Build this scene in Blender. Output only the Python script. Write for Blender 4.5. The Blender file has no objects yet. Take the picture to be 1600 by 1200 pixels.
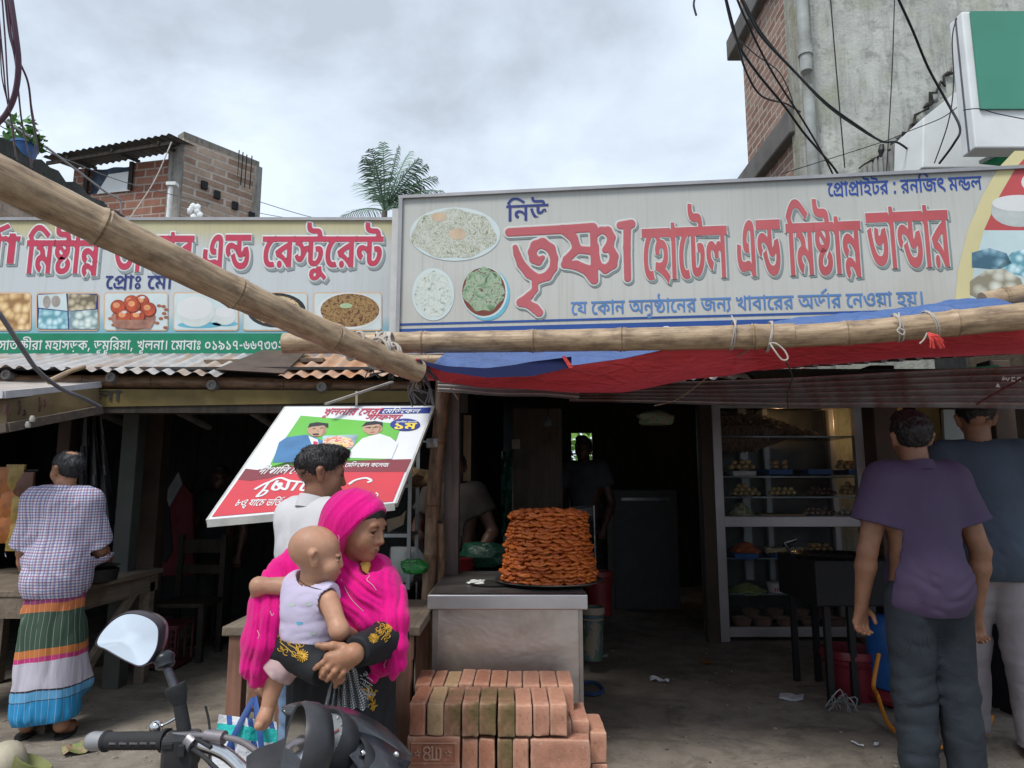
import bpy,bmesh,math,random
import numpy as np
from mathutils import Vector,Matrix,Euler,geometry
from mathutils.bvhtree import BVHTree
R=math.radians
random.seed(7)
rng=np.random.default_rng(7)
scene=bpy.context.scene
COL=scene.collection
F,CAMZ,PITCH=1100.0,1.40,R(8.5)
SP,CP=math.sin(PITCH),math.cos(PITCH)
cam=bpy.data.cameras.new('camera')
cam.sensor_width=36.0
cam.lens=36.0*F/1600.0
cam.clip_start,cam.clip_end=0.05,2000
camo=bpy.data.objects.new('camera',cam)
COL.objects.link(camo)
camo.location=(0,0,CAMZ)
camo.rotation_euler=(R(90)+PITCH,0,0)
scene.camera=camo
SUN_EL, SUN_AZ = R(58), R(215)      # behind the camera, a little to the left
w=bpy.data.worlds.new('World');scene.world=w;w.use_nodes=True
nt=w.node_tree;nt.nodes.clear()
def wn(t,**k):
 n=nt.nodes.new(t)
 for a,b in k.items(): setattr(n,a,b)
 return n
def wl(a,b): nt.links.new(a,b)
sky=wn('ShaderNodeTexSky',sky_type='NISHITA',sun_disc=False,sun_elevation=SUN_EL,sun_rotation=SUN_AZ)
skm=wn('ShaderNodeVectorMath',operation='SCALE');skm.inputs[3].default_value=0.10
wl(sky.outputs[0],skm.inputs[0])
tc=wn('ShaderNodeTexCoord')
sepw=wn('ShaderNodeSeparateXYZ');wl(tc.outputs['Generated'],sepw.inputs[0])
zz=wn('ShaderNodeMath',operation='ADD');zz.inputs[1].default_value=0.35;wl(sepw.outputs[2],zz.inputs[0])
za=wn('ShaderNodeMath',operation='ABSOLUTE');wl(zz.outputs[0],za.inputs[0])
dv=wn('ShaderNodeVectorMath',operation='DIVIDE')
cz=wn('ShaderNodeCombineXYZ');[wl(za.outputs[0],cz.inputs[i]) for i in range(3)]
wl(tc.outputs['Generated'],dv.inputs[0]);wl(cz.outputs[0],dv.inputs[1])
n1=wn('ShaderNodeTexNoise');n1.inputs['Scale'].default_value=1.9;n1.inputs['Detail'].default_value=7;n1.inputs['Roughness'].default_value=0.56
n1.inputs['Distortion'].default_value=0.25
off=wn('ShaderNodeVectorMath',operation='ADD');off.inputs[1].default_value=(3.15,1.0,0.4)
wl(dv.outputs[0],off.inputs[0]);wl(off.outputs[0],n1.inputs['Vector'])
rp=wn('ShaderNodeValToRGB')
els=rp.color_ramp.elements
els[0].position,els[0].color=0.35,(0.27,0.305,0.35,1)
els[1].position,els[1].color=0.61,(0.43,0.485,0.56,1)
e_=els.new(0.47);e_.color=(0.35,0.398,0.457,1)
wl(n1.outputs[0],rp.inputs[0])
mx=wn('ShaderNodeMix',data_type='RGBA');mx.inputs[0].default_value=0.95
wl(skm.outputs[0],mx.inputs[6]);wl(rp.outputs[0],mx.inputs[7])
bg=wn('ShaderNodeBackground');bg.inputs[1].default_value=0.98
wl(mx.outputs[2],bg.inputs[0])
wo=wn('ShaderNodeOutputWorld');wl(bg.outputs[0],wo.inputs[0])
sun=bpy.data.lights.new('sun','SUN');sun.energy=1.5;sun.angle=R(18);sun.color=(1.0,0.965,0.91)
suno=bpy.data.objects.new('sun',sun);COL.objects.link(suno)
sd=Vector((math.sin(SUN_AZ)*math.cos(SUN_EL),math.cos(SUN_AZ)*math.cos(SUN_EL),math.sin(SUN_EL)))
suno.rotation_euler=sd.to_track_quat('Z','Y').to_euler()
suno.location=sd*30
vs=scene.view_settings
scene.display_settings.display_device='sRGB'
vs.view_transform='Standard';vs.look='None';vs.exposure=1.12;vs.gamma=1.0;vs.use_curve_mapping=False
scene.cycles.use_denoising=True
scene.cycles.max_bounces=6
scene.cycles.diffuse_bounces=3
scene.cycles.sample_clamp_indirect=6
def ray(px,py):
 a,b=(px-800)/F,(600-py)/F
 return Vector((a,CP-b*SP,SP+b*CP))
def at(px,py,Y):
 d=ray(px,py);return Vector((0,0,CAMZ))+d*(Y/d.y)
def atz(px,py,z):
 d=ray(px,py);return Vector((0,0,CAMZ))+d*((z-CAMZ)/d.z)
def onplane(px,py,P0,N):
 d=ray(px,py);C=Vector((0,0,CAMZ));return C+d*((P0-C).dot(N)/d.dot(N))
def V(*a): return Vector(a)
def lerp(a,b,t): return a+(b-a)*t
def sstep(a,b,x):
 t=np.clip((x-a)/(b-a),0,1);return t*t*(3-2*t)
MATS={}
def srgb(h):
 if isinstance(h,str):
  h=h.lstrip('#');c=[int(h[i:i+2],16)/255 for i in (0,2,4)]
  return tuple(x/12.92 if x<=.04045 else ((x+.055)/1.055)**2.4 for x in c)
 return tuple(h)
class NT:
 def __init__(s,name):
  s.m=bpy.data.materials.new(name);s.m.use_nodes=True;s.t=s.m.node_tree
  s.b=s.t.nodes['Principled BSDF'];s.co=s.t.nodes.new('ShaderNodeTexCoord')
 def n(s,ty,ins=None,**k):
  x=s.t.nodes.new(ty)
  for a,b in k.items(): setattr(x,a,b)
  for a,b in (ins or {}).items(): s.put(x,a,b)
  return x
 def put(s,x,a,b):
  if hasattr(b,'is_output'): s.t.links.new(b,x.inputs[a])
  else: x.inputs[a].default_value=b
 def mapv(s,src,scale=(1,1,1),rot=(0,0,0),loc=(0,0,0)):
  return s.n('ShaderNodeMapping',{0: src,1: loc,2: rot,3: scale}).outputs[0]
 def noise(s,vec,scale,detail=4,rough=.55,dist=0.):
  return s.n('ShaderNodeTexNoise',{'Vector': vec,'Scale': scale,'Detail': detail,'Roughness': rough,'Distortion': dist}).outputs[0]
 def ramp(s,fac,stops,interp='LINEAR'):
  r=s.n('ShaderNodeValToRGB',{0: fac});e=r.color_ramp;e.interpolation=interp
  for i,(p,c) in enumerate(stops):
   el=e.elements[i] if i<2 else e.elements.new(p)
   el.position=p;el.color=(*c,1) if len(c)==3 else c
  return r.outputs[0]
 def mix(s,f,a,b,blend='MIX'):
  x=s.n('ShaderNodeMix',data_type='RGBA',blend_type=blend)
  s.put(x,0,f);s.put(x,6,a if hasattr(a,'is_output') else (*a,1));s.put(x,7,b if hasattr(b,'is_output') else (*b,1))
  return x.outputs[2]
 def math(s,op,a,b=0.,c=0.):
  return s.n('ShaderNodeMath',{0: a,1: b,2: c},operation=op).outputs[0]
 def bump(s,h,strength=.3,dist=.01,prev=None):
  x=s.n('ShaderNodeBump',{'Height': h,'Strength': strength,'Distance': dist})
  if prev is not None: s.put(x,'Normal',prev)
  return x.outputs[0]
 def out(s,col=None,rough=None,normal=None,metal=None,spec=None,**k):
  for a,b in (('Base Color',col),('Roughness',rough),('Normal',normal),('Metallic',metal),('Specular IOR Level',spec),*k.items()):
   if b is None: continue
   if a=='Base Color' and not hasattr(b,'is_output'): b=(*b[:3],1)
   s.put(s.b,a,b)
  MATS[s.m.name]=s.m
  return s.m
def M(name,col,rough=.7,var=.22,scale=9.,bump=.15,metal=0.,spec=.35,dirt=0.,dirtcol=(.09,.075,.06),stretch=(1,1,1),fine=60.,**k):
 if name in MATS: return MATS[name]
 c=srgb(col);t=NT(name)
 v=t.mapv(t.co.outputs['Object'],stretch)
 a=t.noise(v,scale,5)
 cc=t.ramp(a,[(.3,tuple(x*(1-var) for x in c)),(.72,tuple(min(.95,x*(1+var)) for x in c))])
 if dirt:
  d=t.ramp(t.noise(v,scale*.42,6,.65),[(.45,(0,0,0)),(.72,(1,1,1))])
  cc=t.mix(t.math('MULTIPLY',d,dirt),cc,dirtcol)
 f=t.noise(v,fine,3)
 r=t.math('ADD',t.math('MULTIPLY',a,.25),rough-.12)
 return t.out(cc,r,t.bump(f,bump,.006) if bump else None,metal,spec,**k)
class B:
 def __init__(s): s.v=[];s.f=[];s.uv=[];s.mi=[]
 def add(s,vs,fs,uvs=None,mi=0):
  o=len(s.v);s.v+=[tuple(p) for p in vs]
  s.f+=[tuple(i+o for i in f) for f in fs]
  s.uv+=(uvs if uvs is not None else [None]*len(fs));s.mi+=[mi]*len(fs)
  return s
 def box(s,c,sz,rot=None,mi=0,taper=1.):
  c=Vector(c);hx,hy,hz=[x/2 for x in sz]
  m=(rot if isinstance(rot,Matrix) else Euler(rot or (0,0,0)).to_matrix())
  vs=[]
  for z in (-hz,hz):
   k=1 if z<0 else taper
   for x,y in ((-hx,-hy),(hx,-hy),(hx,hy),(-hx,hy)): vs.append(c+m @ Vector((x*k,y*k,z)))
  return s.add(vs,[(3,2,1,0),(4,5,6,7),(0,1,5,4),(1,2,6,5),(2,3,7,6),(3,0,4,7)],None,mi)
 def bar(s,a,b,wd,th,up=(0,0,1),mi=0):
  a,b=Vector(a),Vector(b);d=b-a;L=d.length;d.normalize()
  u=Vector(up);x=d.cross(u)
  if x.length<1e-4: x=d.cross(Vector((0,1,0)))
  x.normalize();u=x.cross(d)
  return s.box((a+b)/2,(wd,L,th),Matrix((x,d,u)).transposed(),mi)
 def quad(s,*p,mi=0): return s.add(p,[tuple(range(len(p)))],None,mi)
 def tube(s,pts,r,n=10,cap=True,closed=False,flat=None,mi=0,wob=0.):
  pts=[Vector(p) for p in pts];m=len(pts)
  rr=list(r) if hasattr(r,'__len__') else [r]*m
  tans=[]
  for i in range(m):
   a=pts[(i-1) % m] if (closed or i>0) else pts[i]
   b=pts[(i+1) % m] if (closed or i<m-1) else pts[i]
   t=b-a;tans.append(t.normalized() if t.length>1e-9 else Vector((0,0,1)))
  up=Vector((0,0,1)) if abs(tans[0].z)<.9 else Vector((0,1,0))
  vs,L=[],0.;Ls=[]
  nrm=tans[0].cross(up).normalized()
  for i in range(m):
   if i: L+=(pts[i]-pts[i-1]).length
   Ls.append(L)
   nrm=(nrm-tans[i]*nrm.dot(tans[i]))
   nrm=nrm.normalized() if nrm.length>1e-6 else tans[i].orthogonal().normalized()
   bi=tans[i].cross(nrm)
   for j in range(n):
    a=2*math.pi*j/n
    q=rr[i]*(1+(wob*math.sin(3*a+i*1.7) if wob else 0))
    if flat is None: vs.append(pts[i]+(nrm*math.cos(a)+bi*math.sin(a))*q)
    else:
     fn,ft=flat;fn=Vector(fn);sx=tans[i].cross(fn).normalized()
     vs.append(pts[i]+sx*math.cos(a)*q+fn*math.sin(a)*ft)
  fs,uv=[],[]
  for i in range(m if closed else m-1):
   i2=(i+1) % m
   l2=Ls[i2] if i2 else L+(pts[0]-pts[-1]).length
   for j in range(n):
    j2=(j+1) % n
    fs.append((i*n+j,i*n+j2,i2*n+j2,i2*n+j))
    uv.append(((j/n,Ls[i]),((j+1)/n,Ls[i]),((j+1)/n,l2),(j/n,l2)))
  if cap and not closed:
   fs+=[tuple(range(n))[::-1],tuple(range((m-1)*n,m*n))];uv+=[((.5,.5),)*n]*2
  return s.add(vs,fs,uv,mi)
 def lathe(s,prof,c=(0,0,0),n=24,rot=None,mi=0,cap=True):
  c=Vector(c);m=rot if isinstance(rot,Matrix) else Euler(rot or (0,0,0)).to_matrix()
  vs=[c+m @ Vector((r*math.cos(2*math.pi*j/n),r*math.sin(2*math.pi*j/n),z)) for r,z in prof for j in range(n)]
  k=len(prof);fs=[(i*n+j,i*n+(j+1) % n,(i+1)*n+(j+1) % n,(i+1)*n+j) for i in range(k-1) for j in range(n)]
  if cap: fs+=[tuple(range(n))[::-1],tuple(range((k-1)*n,k*n))]
  return s.add(vs,fs,None,mi)
 def grid(s,P,uv=True,mi=0,closed=False):
  P=[[Vector(p) for p in row] for row in P];a,b=len(P),len(P[0])
  fs,us=[],[]
  for i in range(a-1):
   for j in range(b if closed else b-1):
    j2=(j+1) % b
    fs.append((i*b+j,i*b+j2,(i+1)*b+j2,(i+1)*b+j))
    us.append(((j/b,i/a),((j+1)/b,i/a),((j+1)/b,(i+1)/a),(j/b,(i+1)/a)))
  return s.add([p for r_ in P for p in r_],fs,us,mi)
 def prism(s,poly,d,mi=0):
  """poly: list of 3d points (planar), d: extrusion vector"""
  poly=[Vector(p) for p in poly];d=Vector(d);n=len(poly)
  tr=geometry.tessellate_polygon([poly])
  fs=[tuple(t) for t in tr]+[tuple(i+n for i in t[::-1]) for t in tr]+[(i,(i+1) % n,(i+1) % n+n,i+n) for i in range(n)]
  return s.add(poly+[p+d for p in poly],fs,None,mi)
 def ico(s,c,r,sub=2,mi=0):
  bm=bmesh.new();bmesh.ops.create_icosphere(bm,subdivisions=sub,radius=1)
  r=Vector(r) if hasattr(r,'__len__') else Vector((r,r,r))
  vs=[Vector(c)+Vector((v.co.x*r.x,v.co.y*r.y,v.co.z*r.z)) for v in bm.verts]
  fs=[tuple(v.index for v in f.verts) for f in bm.faces];bm.free()
  return s.add(vs,fs,None,mi)
def props(o,label=None,cat=None,group=None,kind=None):
 for a,b in (('label',label),('category',cat),('group',group),('kind',kind)):
  if b: o[a]=b
 return o
def thing(name,loc,label,cat,group=None,rot=0.):
 o=bpy.data.objects.new(name,None);COL.objects.link(o);o.location=Vector(loc);o.rotation_euler=(0,0,rot)
 o.empty_display_size=.1
 return props(o,label,cat,group)
def obj(name,b,mat,parent=None,smooth=False,bev=0.,label=None,cat=None,group=None,kind=None,sub=0,sharp=38,recalc=True):
 """b: builder in WORLD coordinates (or a mesh); the object's origin goes to its parent's, else to its own base"""
 if isinstance(b,B):
  me=bpy.data.meshes.new(name);me.from_pydata(b.v,[],b.f)
  if any(u is not None for u in b.uv):
   ul=me.uv_layers.new(name='UVMap');fl=[]
   for f,u in zip(b.f,b.uv): fl+=[c for p in (u if u is not None else [(0,0)]*len(f)) for c in p]
   if len(fl)==2*len(ul.data): ul.data.foreach_set('uv',fl)
  if any(b.mi): me.polygons.foreach_set('material_index',b.mi)
  if recalc:
   bm=bmesh.new();bm.from_mesh(me);bmesh.ops.recalc_face_normals(bm,faces=bm.faces);bm.to_mesh(me);bm.free()
 else: me=b
 for m in (mat if isinstance(mat,(list,tuple)) else [mat]): me.materials.append(m)
 if parent is not None: org=wloc(parent)
 else:
  n=len(me.vertices);a=np.empty(n*3,'f');me.vertices.foreach_get('co',a);a=a.reshape(-1,3)
  lo,hi=a.min(0),a.max(0);org=Vector(((lo[0]+hi[0])/2,(lo[1]+hi[1])/2,lo[2]))
  org=Vector([float(x) for x in org])
 me.transform(Matrix.Translation(-org))
 o=bpy.data.objects.new(name,me);COL.objects.link(o)
 if parent is not None: o.parent=parent
 else: o.location=org
 if smooth:
  me.shade_smooth();me.set_sharp_from_angle(angle=R(sharp))
 if bev:
  m=o.modifiers.new('bevel','BEVEL');m.width=bev;m.segments=2;m.limit_method='ANGLE';m.angle_limit=R(40)
 if sub:
  m=o.modifiers.new('sub','SUBSURF');m.levels=m.render_levels=sub
 return props(o,label,cat,group,kind)
def wloc(o):
 l=Vector(o.location)
 while o.parent is not None: o=o.parent;l=l+Vector(o.location)
 return l
def copy_thing(src,label=None,group=None):
 c=src.copy();COL.objects.link(c)
 for k in list(src.children):
  d=k.copy();COL.objects.link(d);d.parent=c
  for g in list(k.children):
   e=g.copy();COL.objects.link(e);e.parent=d
 if label: c['label']=label
 if group: c['group']=group
 return c
def vnoise(P,sc,seed=0):
 """smooth value noise, -1..1"""
 q=P*sc;i=np.floor(q).astype(np.int64);f=q-i;f=f*f*(3-2*f)
 def h(a):
  n=(a[:,0]*374761393+a[:,1]*668265263+a[:,2]*2147483647+seed*974634777) & 0x7fffffff
  n=((n ^ (n >>13))*1274126177) & 0x7fffffff
  return ((n ^ (n >>16)) & 0xffff)/32767.5-1
 r=0
 for dx in (0,1):
  for dy in (0,1):
   for dz in (0,1):
    wgt=(f[:,0] if dx else 1-f[:,0])*(f[:,1] if dy else 1-f[:,1])*(f[:,2] if dz else 1-f[:,2])
    r=r+wgt*h(i+np.array([dx,dy,dz]))
 return r
def A3(p): return np.array([p[0],p[1],p[2]],float)
def cap(a,b,ra,rb=None):
 a,b=A3(a),A3(b);rb=ra if rb is None else rb;d=b-a;dd=max(d @ d,1e-12)
 def f(P):
  t=np.clip((P-a) @ d/dd,0,1)
  return np.linalg.norm(P-a-t[:,None]*d,axis=1)-(ra+t*(rb-ra))
 f.lo=np.minimum(a-ra,b-rb);f.hi=np.maximum(a+ra,b+rb);return f
def ell(c,r,rot=None):
 c,r=A3(c),A3(r) if hasattr(r,'__len__') else np.array([r]*3,float);m=None if rot is None else np.array(rot)
 def f(P):
  q=P-c
  if m is not None: q=q @ m
  k0=np.linalg.norm(q/r,axis=1);k1=np.linalg.norm(q/(r*r),axis=1)+1e-9
  return k0*(k0-1)/k1
 e=r if m is None else np.array([r.max()]*3)
 f.lo,f.hi=c-e,c+e;return f
def chain(pts,rs,k=.02): return smooth([cap(pts[i],pts[i+1],rs[i],rs[i+1]) for i in range(len(pts)-1)],k)
def smin(a,b,k):
 h=np.clip(.5+.5*(b-a)/k,0,1);return b+(a-b)*h-k*h*(1-h)
def bounds(g,fs,pad=0.):
 g.lo=np.min([f.lo for f in fs],0)-pad;g.hi=np.max([f.hi for f in fs],0)+pad;return g
def smooth(fs,k=.03):
 def g(P):
  r=fs[0](P)
  for f in fs[1:]: r=smin(r,f(P),k)
  return r
 return bounds(g,fs,k*.3)
def nets(f,lo,hi,h):
 """surface nets of f<0 inside lo..hi at cell h, refining only near the surface"""
 lo,hi=A3(lo),A3(hi);C=4
 n=(np.ceil((hi-lo)/(h*C)).astype(int)+1)
 ax=[lo[i]+np.arange(n[i])*h*C for i in range(3)]
 G=np.stack(np.meshgrid(*ax,indexing='ij'),-1).reshape(-1,3)
 Dc=f(G).reshape(n)
 N=(n-1)*C+1
 D=np.repeat(np.repeat(np.repeat(Dc,C,0),C,1),C,2)[:N[0],:N[1],:N[2]].copy()
 near=np.abs(D)<h*C*2.3
 idx=np.argwhere(near)
 D[near]=f(lo+idx*h)
 s=D<0
 cnt=np.zeros(N-1,np.int8)
 for a in (0,1):
  for b in (0,1):
   for c in (0,1): cnt+=s[a:N[0]-1+a,b:N[1]-1+b,c:N[2]-1+c]
 act=(cnt>0) & (cnt<8);cells=np.argwhere(act)
 if len(cells)==0: return np.zeros((0,3)),np.zeros((0,4),int)
 vid=-np.ones(N-1,int);vid[act]=np.arange(len(cells))
 acc=np.zeros((len(cells),3));k=np.zeros(len(cells))
 corners=[(a,b,c) for a in (0,1) for b in (0,1) for c in (0,1)]
 for p in corners:
  for ax_ in range(3):
   if p[ax_]: continue
   q=list(p);q[ax_]=1
   d0=D[tuple((cells+p).T)];d1=D[tuple((cells+q).T)]
   m=(d0<0)!=(d1<0)
   t=np.where(m,d0/np.where(m,d0-d1,1),0)
   pt=np.array(p,float)[None]+np.zeros((len(cells),3));pt[:,ax_]+=t
   acc+=pt*m[:,None];k+=m
 Vt=lo+(cells+acc/k[:,None])*h
 Q=[]
 for ax_ in range(3):
  u,v=[(1,2),(2,0),(0,1)][ax_]
  sl0=[slice(1,N[i]-1) for i in range(3)];sl1=list(sl0);sl0[ax_]=slice(0,N[ax_]-1);sl1[ax_]=slice(1,N[ax_])
  a,b=s[tuple(sl0)],s[tuple(sl1)]
  base=np.array([1,1,1]);base[ax_]=0
  for flip in (0,1):
   e=np.argwhere((a & ~b) if not flip else (~a & b))+base
   if len(e)==0: continue
   du=np.zeros(3,int);du[u]=1;dvv=np.zeros(3,int);dvv[v]=1
   c4=[vid[tuple((e+o).T)] for o in (-du-dvv,-dvv,0*du,-du)]
   if flip: c4=c4[::-1]
   Q.append(np.stack(c4,1))
 Q=np.concatenate(Q);Q=Q[(Q>=0).all(1)]
 return Vt,Q
def sdfmesh(name,parts):
 """parts: list of (f, h[, lo, hi]); one mesh"""
 VV,QQ,o=[],[],0
 for p in parts:
  f,h=p[0],p[1]
  lo,hi=(p[2],p[3]) if len(p)>2 else (f.lo-3*h,f.hi+3*h)
  v,q=nets(f,lo,hi,h);VV.append(v);QQ.append(q+o);o+=len(v)
 v=np.concatenate(VV);q=np.concatenate(QQ)
 me=bpy.data.meshes.new(name);me.from_pydata(v.tolist(),[],q.tolist());me.shade_smooth()
 return me
def load_glyphs():
 d=GLD;i=0;T={}
 while i<len(d):
  st,g,adv,nc=chr(d[i]),d[i+1],d[i+2],d[i+3];i+=4;C=[]
  for _ in range(nc):
   n=d[i];i+=1;x=y=0;P=[]
   for _ in range(n):
    x+=d[i] >>1;y+=d[i+1];P.append((x,y,d[i] & 1));i+=2
   C.append(flat_quad(P))
  if st=='H' or g in (224,133): C=[q for c in C for q in simple(c)]
  T[st,g]=(adv,C)
 return T
def simple(c):
 """split a self-crossing contour into simple loops"""
 n=len(c)
 for i in range(n):
  (x1,y1),(x2,y2)=c[i],c[(i+1) % n]
  for j in range(i+2,n-(i==0)):
   (x3,y3),(x4,y4)=c[j],c[(j+1) % n]
   den=(x2-x1)*(y4-y3)-(y2-y1)*(x4-x3)
   if abs(den)<1e-9: continue
   t=((x3-x1)*(y4-y3)-(y3-y1)*(x4-x3))/den;u=((x3-x1)*(y2-y1)-(y3-y1)*(x2-x1))/den
   if 1e-6<t<1-1e-6 and 1e-6<u<1-1e-6:
    p=(x1+t*(x2-x1),y1+t*(y2-y1))
    a=[p]+c[i+1:j+1];b=[p]+c[j+1:]+c[:i+1]
    return [q for q in simple(a)+simple(b) if abs(area(q))>4]
 return [c]
def flat_quad(P):
 Q=[]
 for k,(x,y,on) in enumerate(P):
  if not on and not P[k-1][2]: Q.append(((x+P[k-1][0])/2,(y+P[k-1][1])/2,1))
  Q.append((x,y,on))
 k0=next(i for i,p in enumerate(Q) if p[2]);Q=Q[k0:]+Q[:k0];out=[];n=len(Q);i=0
 while i<n:
  x,y,on=Q[i];out.append((x,y));nx=Q[(i+1) % n]
  if not nx[2]:
   e=Q[(i+2) % n]
   for t in (.25,.5,.75):
    out.append(((1-t)**2*x+2*t*(1-t)*nx[0]+t*t*e[0],(1-t)**2*y+2*t*(1-t)*nx[1]+t*t*e[1]))
   i+=2
  else: i+=1
 r=[out[0]]
 for p in out[1:]:
  if abs(p[0]-r[-1][0])+abs(p[1]-r[-1][1])>.5: r.append(p)
 return r
def area(c): return sum(c[i-1][0]*c[i][1]-c[i][0]*c[i-1][1] for i in range(len(c)))/2
def inside(p,c):
 r=False
 for i in range(len(c)):
  (x1,y1),(x2,y2)=c[i-1],c[i]
  if (y1>p[1])!=(y2>p[1]) and p[0]<(x2-x1)*(p[1]-y1)/(y2-y1)+x1: r=not r
 return r
GL=None
def text_shapes(key,word_gap=None,track=0):
 """list of (outer, [holes]) in font units"""
 global GL
 if GL is None: GL=load_glyphs()
 st=key[0];x=0;S=[];word_gap=65 if st=='H' else 37
 for g in TXT[key]:
  if g<0: x+=word_gap;continue
  adv,C=GL[st,g]
  C=[[(px+x,py) for px,py in c] for c in C]
  outs=[c for c in C if area(c)<0];holes=[c for c in C if area(c)>=0]
  for o in outs: S.append((o,[h for h in holes if inside(h[0],o) and inside(h[len(h) //2],o)]))
  x+=adv+track
 return S
def fit(S,x0,x1,z0,z1,slant=0.):
 xs=[p[0] for o,_ in S for p in o];ys=[p[1] for o,_ in S for p in o]
 a,b,c,d=min(xs),max(xs),min(ys),max(ys)
 def g(c_): return [(x0+(x-a)/(b-a)*(x1-x0)+slant*(y-c)/(d-c),z0+(y-c)/(d-c)*(z1-z0)) for x,y in c_]
 return [(g(o),[g(h) for h in hs]) for o,hs in S]
def letters(bd,S,fr,dep,step=.0003,side=0.):
 """fill shapes on a frame fr(x, z, depth)->point; every shape a hair further out than the last"""
 for k,(o,hs) in enumerate(S):
  d=dep+(k % 4)*step
  loops=[[Vector((x,z,0)) for x,z in c] for c in [o]+hs]
  tr=geometry.tessellate_polygon(loops)
  pts=[fr(x,z,d) for c in [o]+hs for x,z in c]
  bd.add(pts,[tuple(t) for t in tr])
def outline(bd,S,fr,dep,wd,th=.001):
 for o,hs in S:
  for c in [o]+hs:
   p=[fr(x,z,dep) for x,z in c]
   q=[p[0]]
   for a in p[1:]:
    if (a-q[-1]).length>wd*.25: q.append(a)
   if len(q)<4: continue
   N=(fr(0,0,1)-fr(0,0,0)).normalized()
   bd.tube(q,wd,6,closed=True,flat=(N,th))
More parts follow.
